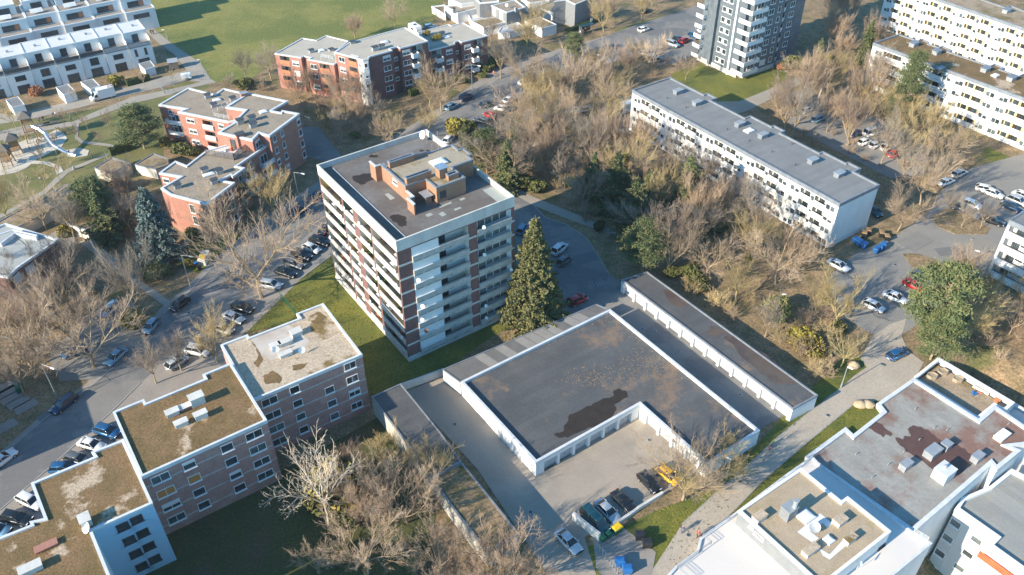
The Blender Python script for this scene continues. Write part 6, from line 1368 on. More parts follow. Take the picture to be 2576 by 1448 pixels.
# hedges and clipped shrubs
hedge('pg', '1250,500 1400,440 1600,350', 1.4, 1.8, 'dark clipped hedge between the park lawn and the low garages')
hedge('A0', '960,650 1130,600', 1.5, 1.6, 'dark clipped hedge of the end garden by the lane')
hedge('db', '1600,900 1900,800 2150,760', 2.0, 1.6, 'broad clipped hedge before the balconies of the reddish block')
hedge('A1', '1690,260 1830,205 1940,150', 1.0, 1.4, 'clipped hedge along the villa lawn behind the bus shelter')
hedge('dt', '1700,640 1900,600', .2, .3, 'low hedge stub by the slate tower') if False else None
for x, y, s, l in ((1070, 540, 1.6, 'round clipped shrub nearest the walkers'), (1120, 520, 1.8, 'large clipped shrub by the white balconies'), (1165, 500, 1.9, 'tall clipped shrub at the block end'), (1065, 585, 1.0, 'low clipped shrub beside the lamp'), (905, 620, 1.6, 'clipped shrub left of the lamp'), (850, 590, 1.4, 'clipped shrub close to the entrance')): bush('bush', 'A1', x, y, s, 'dark green '+l, .8)
for v, x, y, s, k, l in (('rb', 310, 660, 1.8, 'bush', 'bright green garden bush under the red brick wall'), ('rb', 380, 665, 1.4, 'bush', 'second garden bush under the red brick wall'), ('rb', 145, 580, 1.2, 'bushy', 'golden garden bush left of the terrace'), ('rb', 205, 600, 1.1, 'bush', 'slim garden bush right of the terrace'), ('rb', 250, 630, 1.2, 'bush', 'small garden bush before the red block'),
                         ('A2', 830, 535, 2.2, 'bush', 'wide clipped bush at the entrance of the slate tower'), ('A2', 950, 545, 2.2, 'bush', 'dark bush right of the slate tower entrance'), ('A2', 745, 525, 1.0, 'bushr', 'brown round bush at the slate tower'), ('A2', 1130, 500, 1.6, 'bushy', 'golden bush on the path corner'), ('A2', 2235, 435, 1.8, 'bush', 'round clipped bush between the white slabs'), ('A2', 1060, 620, 1.0, 'bushy', 'small golden bush under the birches'),
                         ('pg', 1365, 880, 1.6, 'bushr', 'orange leaved bush behind the low garages'), ('pg', 1500, 1230, 1.4, 'bushy', 'golden bush under the cedar'), ('B0', 520, 330, 1.4, 'bushy', 'yellow green bush by the small white walled garage'), ('B0', 1435, 560, .9, 'bushy', 'small golden bush beside the blue bins'), ('B0', 1000, 1000, 1.8, 'bushy', 'yellowish bush island at the kerb'), ('B0', 1190, 650, 1.9, 'bush', 'dark bush under the blue cedar'), ('B0', 1450, 350, 1.5, 'bush', 'bush at the foot of the red brick corner'),
                         ('C1', 30, 1050, 2.2, 'bush', 'bright evergreen bush under the pale dead tree'), ('C0', 2500, 960, 2.6, 'bush', 'large evergreen bush behind the pale dead tree'), ('C1', 20, 900, 3.6, 'bushy', 'golden green bush in the garden'), ('C0', 2560, 1320, 1.2, 'bushy', 'small yellow bush in the shaded garden'), ('B2', 60, 650, 1.6, 'bush', 'evergreen bush by the thicket footpath'), ('B2', 870, 1130, 1.8, 'bushy', 'golden broom at the thicket edge'), ('B2', 960, 1220, 2.0, 'bushy', 'second golden broom at the thicket edge'), ('tl', 1330, 960, 1.6, 'bushy', 'golden green garden bush by the lane'),
                         ('A1', 880, 1000, 2.2, 'bushy', 'olive bush behind the tower roof corner'), ('A1', 960, 1030, 2.2, 'bush', 'dark bush behind the tower roof'), ('A0', 1860, 670, 1.8, 'bush', 'dark bush left of the reddish block'), ('A0', 120, 700, 1.0, 'bushr', 'russet garden bush at the left'), ('A0', 290, 720, 1.4, 'bushr', 'tall russet garden bush by the second cabin'), ('B1', 1200, 20, 2.0, 'bush', 'bush hugging the tower at the back')):
    bush(k, v, x, y, s, l)
for r_, p_ in TERR:
    q = bushmesh(5, 1.1, 1.5, M['bushy'], 500); o = link('terrace_planting', q, r_, p_-r_.location)
# grass tufts on the near lawns, one mass
def tufts():
    r = random.Random(8); L = []
    for s, n in (('610,840 690,762 842,640 850,700 1030,915 1270,815 1330,840 1115,935 1030,985 940,1005', 2500), ('1700,1430 1855,1275 2035,1108 2150,1015 2215,1000 1980,1230 1700,1448', 2000), ('1800,1230 1990,1050 2130,950 2160,935 1985,1090 1760,1370 1680,1440 1640,1290', 2500)):
        P = PL('O', s); xs = [p.x for p in P]; ys = [p.y for p in P]; k = 0
        while k < n:
            q = Vector((r.uniform(min(xs), max(xs)), r.uniform(min(ys), max(ys)), .06)); k += 1
            if inpoly(q, P): L.append((q, 1))
    o = link('grass_tufts', leafmesh('grass_tufts', L, M['grass'], (.16, .07), 3)); tag(o, 'short green grass tufts on the lawns by the paths', 'grass', kind='stuff')
tufts()
def boxvan(v, x1, y1, x2, y2, label, bl=3.9):
    a, c = G(v, x1, y1, 1.0), G(v, x2, y2, 1.0); d = c-a; p = (a+c)/2; o = root('box_truck', Vector((p.x, p.y, .04)), label, 'truck', None, math.atan2(d.y, d.x)); L = 6.4
    b = MB(); b.box((-1.1, 0, 1.75), (4.2, 2.15, 2.4)); link('cargo_box', b.mesh('cargo_box', M['paintw']), o)
    b = MB(); b.loft([[(1.1, -1, .4), (1.1, -1, 1.9), (1.1, -.8, 2.25), (1.1, .8, 2.25), (1.1, 1, 1.9), (1.1, 1, .4)], [(2.0, -1, .4), (2.0, -1, 1.7), (1.75, -.8, 2.2), (1.75, .8, 2.2), (2.0, 1, 1.7), (2.0, 1, .4)], [(2.5, -1, .4), (2.5, -1, 1.15), (2.45, -.8, 1.25), (2.45, .8, 1.25), (2.5, 1, 1.15), (2.5, 1, .4)], [(3.1, -.9, .5), (3.1, -.9, .9), (3.0, -.8, 1.05), (3.0, .8, 1.05), (3.1, .9, .9), (3.1, .9, .5)]]); link('cab', b.mesh('cab', M['paintw'], True), o)
    b = MB(); b.quad((1.80, -.78, 2.16), (2.42, -.86, 1.27), (2.42, .86, 1.27), (1.80, .78, 2.16)); 
    for s in (-1, 1): b.quad((1.2, s*1.01, 1.2), (2.1, s*1.01, 1.2), (1.85, s*1.0, 1.9), (1.2, s*1.0, 1.9))
    b.v = [(x+.03 if abs(y) < .9 else x, y, z+.03 if abs(y) < .9 else z) for x, y, z in b.v]; link('windscreen', b.mesh('windscreen', M['cglass']), o)
    m = carmesh('van', 'white')
    for sx in (-2.0, 1.9):
        for s in (-1, 1): w = link('wheel', m[2], o, Vector((sx, s*.95, .35))); link('rim', m[3], w)
    for s in (-1, 1): link('headlight', m[4], o, Vector((3.05, s*.75, .8))); link('taillight', m[5], o, Vector((-3.2, s*.95, .8)))
    b = MB(); b.box((-.4, 0, .5), (5.2, 1.5, .18)); link('chassis', b.mesh('chassis', M['dmetal']), o)
boxvan('A0', 860, 700, 680, 745, 'white box truck standing on the lane before the row houses')
boxvan('A1', 2200, 810, 2065, 850, 'white box truck parked beside the long grey roofed slab')
M['patchd'] = mat('dark_asphalt_patch', (.155, .15, .145), (.175, .17, .16), .5, .9, fine=.1); M['patchl'] = mat('light_asphalt_patch', (.23, .215, .195), (.20, .19, .175), .5, .9, fine=.1)
def misc():
    def lamp(v, bx, by, tx, ty, ax, ay, label, head=.9):
        p = G(v, bx, by); H = topz(v, (bx, by), (tx, ty)); q = G(v, ax, ay, H); d = (q-Vector((p.x, p.y, H))); L = max(.3, min(3.2, d.length)); o = root('street_lamp', p, label, 'street lamp', 'street lamps', math.atan2(d.y, d.x))
        b = MB(); b.tube((0, 0, 0), (0, 0, H), .10, .055, 8); b.tube((0, 0, H), (L-.3, 0, H+.15), .045, .04, 6); b.tube((0, 0, 0), (0, 0, .9), .13, .12, 8); link('pole', b.mesh('pole', M['metal']), o)
        b = MB(); b.loft([[(L-.45, -.07, H+.1), (L-.45, .07, H+.1), (L-.45, .05, H+.2), (L-.45, -.05, H+.2)], [(L-.1, -.15, H+.06), (L-.1, .15, H+.06), (L-.1, .1, H+.24), (L-.1, -.1, H+.24)], [(L+head*.5, -.12, H+.08), (L+head*.5, .12, H+.08), (L+head*.5, .07, H+.2), (L+head*.5, -.07, H+.2)]]); link('lamp_head', b.mesh('lamp_head', M['paintw']), o)
    lamp('B0', 1440, 722, 1368, 478, 1440, 492, 'tall arm lamp beside the blue cedar and the bins')
    lamp('C0', 440, 125, 300, -138.7, 395, -108.7, 'tall arm lamp at the left kerb by the dark blue estate')
    lamp('rb', 1318, 1085, 1268, 812, 1345, 828, 'tall arm lamp before the red brick block')
    lamp('A1', 988, 690, 984, 490, 1040, 502, 'tall arm lamp before the clipped shrubs')
    lamp('A1', 2140, 558, 2147, 487, 2150, 487, 'short lamp in the thicket near the slate tower')
    lamp('C2', 1192, 34, 1242, -118, 1262, -110, 'lamp with an oval head on the green strip by the boulder')
    lamp('B2', 2172, 528, 2212, 447, 2222, 450, 'lamp at the car park bend with a long shadow')
    lamp('A0', 1265, 300, 1235, 230, 1230, 230, 'lamp by the walkers on the meadow path'); lamp('A0', 1532, 552, 1502, 455, 1497, 456, 'lamp at the lower end of the meadow path')
    lamp('B2', 738, 835, 752, 778, 757, 778, 'lamp beside the footpath in the wood'); lamp('r2', 690, 385, 712, 232, 718, 232, 'lamp with a round head between the bare trees by the pale path')
    lamp('A1', 1930, 480, 1935, 420, 1937, 420, 'far lamp in the street strip')
    # containers
    def bin_(v, x, y, col, sx, sy, h, label, ang=GA, lid=None, big=False, nm='wheelie_bin'):
        p = G(v, x, y, h*.5); o = root(nm, Vector((p.x, p.y, .04)), label, 'bin', 'rubbish bins', R(ang)); hx, hy = sx/2, sy/2
        b = MB(); b.loft([[(-hx*.82, -hy*.82, .12), (hx*.82, -hy*.82, .12), (hx*.82, hy*.82, .12), (-hx*.82, hy*.82, .12)], [(-hx, -hy, h*.88), (hx, -hy, h*.88), (hx, hy, h*.88), (-hx, hy, h*.88)]]); link('body', b.mesh('body', M[col]), o)
        b = MB(); b.loft([[(-hx*1.05, -hy*1.05, h*.88), (hx*1.05, -hy*1.05, h*.88), (hx*1.05, hy*1.05, h*.88), (-hx*1.05, hy*1.05, h*.88)], [(-hx*1.0, -hy*1.0, h*.94), (hx*1.0, -hy*1.0, h*.94), (hx*1.0, hy*1.0, h*.94), (-hx, hy, h*.94)], [(-hx*.8, -hy*.6, h), (hx*.8, -hy*.6, h), (hx*.8, hy*.6, h), (-hx*.8, hy*.6, h)]]); link('lid', b.mesh('lid', M[lid or col]), o)
        for a in (-1, 1):
            for c in ((-1, 1) if big else (1,)): b = MB(); b.tube((a*hx*.7, c*hy*.8-.03, .1), (a*hx*.7, c*hy*.8+.03, .1), .1, n=8); link('wheel', b.mesh('wheel', M['tyre']), o)
    for a in (('C1', 2078, 1100, 'green', 1.35, 1.05, 1.3, 'large green container with a yellow lid behind the low wall', GA, 'yellow', True), ('C1', 2012, 1142, 'green', .7, .75, 1.1, 'green bin right beside the yellow lidded container'), ('C1', 1972, 1170, 'green', .7, .75, 1.1, 'green bin at the tip of the leaning wall'),
              ('C1', 2250, 1150, 'black', 1.35, 1.05, 1.3, 'upper black container on the paved corner', 0, None, True), ('C1', 2305, 1210, 'black', 1.35, 1.05, 1.3, 'lower black container on the paved corner', 0, None, True), ('C1', 2100, 1350, 'blue', 1.35, 1.05, 1.3, 'upper blue container at the bottom edge', 0, None, True), ('C1', 2155, 1405, 'blue', 1.35, 1.05, 1.3, 'lower blue container at the bottom edge', 0, None, True),
              ('B0', 1480, 550, 'black', .7, .75, 1.2, 'left blue lidded bin beside the pale bin box', GA, 'blue'), ('B0', 1503, 572, 'black', .7, .75, 1.2, 'right dark bin beside the pale bin box', GA, 'black'), ('C0', 150, 45, 'green', 1.3, 1.0, 1.2, 'green container in the front garden at the left edge', GA, None, True), ('B0', 30+430, 2, 'black', .7, .7, 1.1, 'dark bin by the low garages')): bin_(*a)
    # bin enclosure beside the cedar
    p = G('B0', 1545, 520); o = root('bin_enclosure', p, 'pale concrete bin box with yellow lids beside the tall lamp', 'bin box', None, R(GA+55)); b = MB(); b.box((0, 0, .7), (3.4, 1.5, 1.4)); link('wall', b.mesh('wall', M['cream']), o); b = MB(); b.box((-.6, 0, 1.45), (1.2, 1.2, .12)); b2 = b; link('lid', b2.mesh('lid', M['yellow']), o)
    # bin yard by the slab end
    for i, (x, y, c) in enumerate(((1305, 365, 'blue'), (1335, 385, 'blue'), (1370, 405, 'blue'), (1460, 440, 'blue'), (1490, 425, 'blue'), (1515, 405, 'blue'), (1370, 320, 'yellow'), (1400, 300, 'yellow'), (1500, 320, 'yellow'), (1540, 345, 'yellow'))):
        bin_('B2', x, y, 'black' if c == 'yellow' else c, 1.3, 1.0, 1.3, ('%s lidded container in the bin yard at the slab end' % c), GA+(5*i), c if c == 'blue' else 'wood', True)
    # covers, patches and cracks in the paving
    r = random.Random(31)
    for i, (v, x, y) in enumerate((('C1', 857, 312), ('C1', 1427, 975), ('C1', 2322, 432), ('B1', 1880, 683), ('B1', 1935, 688), ('B1', 2345, 1105), ('B1', 2365, 1052), ('B0', 1425, 915), ('B0', 1455, 920), ('r2', 283, 1030), ('B2', 1600, 555), ('B2', 2255, 525), ('B2', 2270, 565), ('B2', 2185, 357), ('C0', 404, 1420-2870), ('C2', 430, 90), ('C2', 1095, 245), ('B1', 2270, 1035))):
        p = G(v, x, y, .0); q = MB(); q.tube((0, 0, 0), (0, 0, .115), .34, n=16); q.tube((0, 0, .115), (0, 0, .12), .26, n=16, m=1); o = link('manhole_cover', q.mesh('manhole_cover', [M['metal'], M['dmetal']]), None, p); tag(o, 'round iron cover set into the paving', 'manhole cover', 'iron covers in the paving')
    for i, (v, x, y, w, h, a) in enumerate((('A1', 1180, 680, 9, 4, 33), ('C0', 300, 420, 8, 2.2, 48), ('C0', 560, 120, 12, 1.6, 50), ('B0', 1500, 900, 7, 2.5, 45), ('B0', 1750, 640, 9, 1.8, 45), ('B1', 1850, 500, 5, 3, 20), ('B2', 1750, 380, 7, 4, 34), ('B2', 2000, 450, 5, 2.5, 10))):
        p = G(v, x, y, .0); q = MB(); q.box((0, 0, .05), (w, h, .09), R(a)); o = q.obj('asphalt_patch', M['patchd' if i % 3 else 'patchl']); o.location = (p.x, p.y, .012); tag(o, 'repaired rectangle of asphalt in the road surface', 'asphalt patch', None, 'structure')
    # bay lines, slabs in the front garden
    for i in range(9):
        t = i/8; p = G('O', 700+130*t, 712-128*t); q = MB(); q.box((0, 0, .078), (4.6, .1, .012), R(-15)); o = q.obj('parking_line', M['kerb']); o.location = (p.x, p.y, .005); tag(o, 'thin pale bay line between the slanted parked cars', 'marking', None, 'structure')
    for x, y in ((15, 75), (60, 110), (110, 145), (165, 175), (30, 20), (10, 330)):
        p = G('C0', x+30, y); q = MB(); q.box((0, 0, .03), (3.4, 2.0, .1), R(48)); o = q.obj('paving_slab', M['pave']); o.location = (p.x, p.y, 0); tag(o, 'large pale slab in the shaded front garden', 'paving slab', None, 'structure')
    # boulders
    def rock(v, x, y, s, h, label):
        r = random.Random(int(x)); p = G(v, x, y, h*.3); V = []; F = []; n = 10; rows = []
        for j in range(6):
            f = j/5; rr = math.sin(math.pi*(.18+.80*f))*s*.5; rows.append([Vector((p.x+math.cos(t*.628)*rr*r.uniform(.85, 1.12)*1.25, p.y+math.sin(t*.628)*rr*r.uniform(.85, 1.1), -.08+h*f)) for t in range(n)])
        b = MB(); b.loft(rows); o = b.obj('boulder', M['rock'], None, True); tag(o, label, 'boulder')
    rock('C2', 1340, 160, 1.9, 1.1, 'left of the two sandstone boulders by the paved patch'); rock('C2', 1400, 160, 1.9, 1.1, 'right of the two sandstone boulders by the paved patch'); rock('B2', 1290, 1310, 1.8, 1.3, 'single boulder beside the stout cut back tree')
    # bus shelter
    p = G('tr', 1925, 400); o = root('bus_shelter', p, 'blue green roofed bus shelter with people under it on the upper street', 'bus shelter', None, R(33))
    b = MB(); b.box((0, 0, 2.5), (4.6, 1.7, .12)); link('roof', b.mesh('roof', M['teal'] if 'teal' in M else M['p_teal']), o); b = MB()
    for x in (-2.1, 0, 2.1): b.tube((x, .7, 0), (x, .7, 2.45), .05, n=6)
    for x in (-2.1, 2.1): b.tube((x, -.5, 0), (x, -.5, 2.45), .05, n=6)
    link('post', b.mesh('post', M['metal']), o); b = MB(); b.box((0, .72, 1.35), (4.2, .03, 1.9)); b.box((-2.12, .1, 1.3), (.03, 1.1, 1.8)); link('glass_wall', b.mesh('glass_wall', M['glass2']), o); b = MB(); b.box((.2, .4, .48), (2.6, .4, .06)); b.box((.2, .4, .22), (.1, .3, .44)); link('bench', b.mesh('bench', M['wood']), o)
    p = G('tr', 1985, 350); o = root('bus_stop_sign', p, 'white bus stop board on a post beside the shelter', 'sign', None, R(33)); b = MB(); b.tube((0, 0, 0), (0, 0, 3.0), .04, n=6); link('post', b.mesh('post', M['metal']), o); b = MB(); b.box((0, 0, 2.8), (.9, .05, 1.0)); link('board', b.mesh('board', M['paintw']), o)
    # camper behind the block
    p = G('A1', 558, 228, 1.0); o = root('caravan', Vector((p.x, p.y, .04)), 'white caravan parked behind the gravel roofed block', 'caravan', None, R(-55)); b = MB(); b.loft([[(-2.6, -1.05, .5), (-2.6, 1.05, .5), (-2.3, 1.05, 2.4), (-2.3, -1.05, 2.4)], [(-2.0, -1.1, .45), (-2.0, 1.1, .45), (-2.0, 1.05, 2.65), (-2.0, -1.05, 2.65)], [(2.2, -1.1, .45), (2.2, 1.1, .45), (1.9, 1.05, 2.6), (1.9, -1.05, 2.6)], [(2.7, -1.0, .6), (2.7, 1.0, .6), (2.3, .95, 2.0), (2.3, -.95, 2.0)]]); link('body', b.mesh('body', M['paintw']), o)
    b = MB(); b.box((0, -1.1, 1.6), (1.4, .06, .6)); b.box((0, 0, 2.68), (.8, .8, .15)); link('window', b.mesh('window', M['cglass']), o); m = carmesh('van', 'white')
    for s in (-1, 1): w = link('wheel', m[2], o, Vector((-.2, s*1.0, .35))); link('rim', m[3], w)
    # trailer on the lane
    p = G('A0', 1405, 580, .8); o = root('trailer', Vector((p.x, p.y, .04)), 'small white covered trailer where the lane meets the path', 'trailer', None, R(20)); b = MB(); b.box((0, 0, 1.0), (2.6, 1.5, 1.1)); b.box((0, 0, 1.58), (2.4, 1.3, .1)); link('cover', b.mesh('cover', M['paintw']), o); b = MB(); b.tube((1.3, 0, .5), (2.6, 0, .45), .04); link('drawbar', b.mesh('drawbar', M['dmetal']), o)
    for s in (-1, 1): w = link('wheel', m[2], o, Vector((0, s*.8, .31))); link('rim', m[3], w)
    # fences and gates
    def fence(v, s, h, label, m='green', step=2.2, mesh=False, bars=(.15, .5, 1.0)):
        P = PL(v, s); o = root('fence', P[0], label, 'fence'); q = MB(); r = MB()
        for i in range(len(P)-1):
            A, B = P[i], P[i+1]; n = max(1, int((B-A).length/step))
            for k in range(n+1): w = A.lerp(B, k/n); pb = MB(); pb.tube(w, w+Vector((0, 0, h)), .04, n=5); pb.obj('post', M[m], o)
            for t in bars: q.tube(A+Vector((0, 0, h*t)), B+Vector((0, 0, h*t)), .022, n=4)
        q.obj('rail', M[m], o)
    fence('B0', '2120,815 2240,940', 1.8, 'green mesh fence stub on the tower lawn near the brick block', 'green', .8, bars=(.1, .3, .5, .7, .9, 1)); fence('B0', '2130,815 2050,890 1980,960 1915,1030', 1.2, 'thin dark post fence between the pavement and the tower lawn', 'dmetal', 3)
    fence('C1', '1925,1260 2010,1350 2080,1448', 1.5, 'grey metal fence beside the paved bin corner', 'metal', .5); fence('A0', '1150,655 1410,595 1560,560', 1.2, 'thin wire fence between the lane and the park path', 'metal', 2.5)
    fence('A0', '2280,905 2430,950 2574,985', 1.2, 'pale rail fence behind the parking court', 'metal', 1.0); fence('A1', '1700,265 1930,160', 1.1, 'low fence of the villa lawn', 'metal', 2.5)
    fence('A0', '1205,655 1245,715 1310,720', 1.3, 'bike barrier gate where the lane meets the park path', 'metal', .7)
    # playground
    def tower_(v, x, y, w, h, label, deck=2.6, ang=20):
        p = G(v, x, y); o = root('play_tower', p, label, 'play tower', 'timber play towers', R(ang)); b = MB()
        for i in (-1, 1):
            for j in (-1, 1): b.tube((i*w*.62, j*w*.62, 0), (i*w*.45, j*w*.45, h), .14, .11, 7)
        link('post', b.mesh('post', M['wood']), o)
        b = MB(); b.box((0, 0, deck), (w, w, .12)); b.box((0, 0, deck*.55), (w, w, .1)); link('deck', b.mesh('deck', M['wood']), o)
        b = MB(); 
        for i in range(9):
            for j in (-1, 1): b.box((w*(-.42+.105*i), j*w*.47, deck+.6), (w*.075, .05, 1.1)); b.box((j*w*.47, w*(-.42+.105*i), deck+.6), (.05, w*.075, 1.1))
        link('railing', b.mesh('railing', M['wood']), o)
        b = MB(); q = w*.78; b.add([(-q, -q, h), (q, -q, h), (q, q, h), (-q, q, h), (0, 0, h+w*.75)], [(0, 1, 4), (1, 2, 4), (2, 3, 4), (3, 0, 4), (3, 2, 1, 0)]); link('roof', b.mesh('roof', M['woodg']), o)
        b = MB()
        for s in (-1, 1): b.tube((s*.4, -w*1.3, 0), (s*.4, -w*.5, deck), .05)
        for k in range(7): b.tube((-.4, -w*(1.3-.8*k/7), deck*k/7), (.4, -w*(1.3-.8*k/7), deck*k/7), .035)
        link('ladder', b.mesh('ladder', M['wood']), o); return p
    tp = tower_('pg', 385, 330, 2.0, 6.5, 'tallest timber play tower at the head of the steel slide', 5.2)
    tower_('pg', 190, 470, 2.0, 3.9, 'wide timber play tower in the middle of the sand', 2.2, 35); tower_('pg', 110, 600, 1.8, 4.2, 'slim timber play tower at the lower left', 2.4, 10)
    pts = [G('pg', 370, 165, 5.3), G('pg', 440, 195, 4.9), G('pg', 510, 245, 4.1), G('pg', 560, 320, 3.2), G('pg', 600, 375, 2.5), G('pg', 660, 410, 1.9), G('pg', 730, 450, 1.1), G('pg', 790, 475, .6), G('pg', 860, 495, .35)]
    o = root('steel_slide', Vector((pts[0].x, pts[0].y, 0)), 'long curved steel slide running down from the tallest play tower', 'slide'); b = MB(); o2 = o
    for i in range(len(pts)-1): b.tube(pts[i], pts[i+1], .42 if i < 6 else .36, n=12)
    b.obj('slide_tube', M['steel'], o); b = MB()
    for q in pts[2:7:2]: b.tube((q.x, q.y, 0), q, .06)
    b.obj('slide_support', M['metal'], o)
    r = random.Random(4)
    for i, (x, y) in enumerate(((420, 360), (470, 330), (300, 330), (250, 300), (600, 310), (640, 230), (700, 240))): p = G('pg', x, y); b = MB(); b.tube((0, 0, 0), (.15, .1, 1.0+.5*r.random()), .1, n=6); b.tube((.9, .2, 0), (.8, .2, 1.0), .1, n=6); b.tube((0, .1, .8), (.9, .2, .85), .08, n=6); o = link('balance_beam', b.mesh('balance_beam', M['wood']), None, p, r.uniform(0, 3)); tag(o, 'timber balance beam on two posts in the play sand', 'play equipment', 'balance beams in the sand')
    for x, y, l in ((585, 150, 'long timber table beside the park path'), (490, 165, 'bench left of the long timber table')):
        p = G('pg', x, y); o = root('park_table' if 'table' in l else 'park_bench', p, l, 'table' if 'table' in l else 'bench', None, R(25)); b = MB(); z = .75 if 'table' in l else .45; b.box((0, 0, z), (3.4 if z > .5 else 1.6, .9 if z > .5 else .4, .07)); link('top', b.mesh('top', M['woodg']), o); b = MB(); [b.box((s, 0, z/2), (.12, .5, z)) for s in ((-1.3, 1.3) if z > .5 else (-.6, .6))]; link('leg', b.mesh('leg', M['woodg']), o)
    p = G('pg', 840, 655); o = root('litter_bin', p, 'small grey litter bin at the path fork', 'bin'); b = MB(); b.tube((0, 0, .15), (0, 0, .9), .25, n=10); link('body', b.mesh('body', M['metal']), o); b = MB(); b.tube((0, 0, 0), (0, 0, 1.1), .04); link('post', b.mesh('post', M['dmetal']), o)
    # bikes
    def bike(v, x, y, label, ang, col='p_red', s=1.0, group=None):
        p = G(v, x, y); o = root('bicycle', p, label, 'bicycle', group, R(ang)); b = MB(); n = 16
        for cx_ in (-.52, .52):
            w = MB(); w.ring([(math.cos(t*2*math.pi/n)*.34, math.sin(t*2*math.pi/n)*.34) for t in range(n)], [(math.cos(t*2*math.pi/n)*.30, math.sin(t*2*math.pi/n)*.30) for t in range(n)], -.02, .02); w.v = [(cx_+a, c, .34+q) for a, q, c in w.v]; link('wheel', w.mesh('wheel', M['tyre']), o)
        for a, c in (((-.52, 0, .34), (-.15, 0, .82)), ((-.15, 0, .82), (.38, 0, .85)), ((.38, 0, .85), (0, 0, .3)), ((0, 0, .3), (-.15, 0, .82)), ((-.52, 0, .34), (0, 0, .3)), ((.38, 0, .95), (.52, 0, .34))): b.tube(a, c, .022, n=5)
        link('frame', b.mesh('frame', M[col]), o); b = MB(); b.tube((.38, -.27, 1.0), (.38, .27, 1.0), .015, n=5); link('handlebar', b.mesh('handlebar', M['dmetal']), o); b = MB(); b.box((-.18, 0, .92), (.26, .14, .06)); link('saddle', b.mesh('saddle', M['black']), o)
    bike('C2', 660, 492, 'bicycle ridden by the person in pink on the pale path', 60, 'p_blue'); bike('B0', 2335, 640, 'dark motor scooter like bicycle against the lawn fence by the tower', 50, 'p_black')
    for i, (x, y, a) in enumerate(((820, 45, 20), (870, 25, 40), (900, 10, 10), (60, 240, 30), (20, 250, 10))): bike('pg', x, y, 'bicycle left on the grass beside the lane', a, ('p_teal', 'p_silver')[i % 2], group='bicycles on the grass')
def B0y(x): return (300, (483-964.6)/.33359+1305)
def B0y2(): return (483-964.6)/.33359+1335
misc()
# ================= people =================
M['skin'] = mat('skin', (.50, .32, .23), rough=.6)
CL = {'red': (.55, .02, .03), 'navy': (.02, .04, .10), 'black': (.02, .02, .025), 'jeans': (.04, .12, .24), 'white': (.7, .7, .7), 'pink': (.60, .05, .15), 'green': (.03, .30, .08), 'salmon': (.62, .20, .12), 'grey': (.18, .18, .2), 'teal': (.03, .22, .28), 'purple': (.15, .05, .2)}
for k, c in CL.items(): M['c_'+k] = mat('cloth_'+k, c, rough=.9)
M['hair'] = mat('brown_hair', (.06, .035, .02), rough=.9); M['hairl'] = mat('fair_hair', (.35, .24, .12), rough=.9)
def skin_obj(name, N, E_, m, parent, rootn=0, sub=1):
    me = bpy.data.meshes.new(name); me.from_pydata([n[0] for n in N], E_, []); me.materials.append(m); o = bpy.data.objects.new(name, me); COL.objects.link(o); o.parent = parent
    o.modifiers.new('Skin', 'SKIN').use_smooth_shade = True
    for i, n in enumerate(N): sv = me.skin_vertices[0].data[i]; sv.radius = n[1] if isinstance(n[1], tuple) else (n[1], n[1]); sv.use_root = (i == rootn)
    s = o.modifiers.new('Subdivision', 'SUBSURF'); s.levels = sub; s.render_levels = sub; return o
_PM = {}
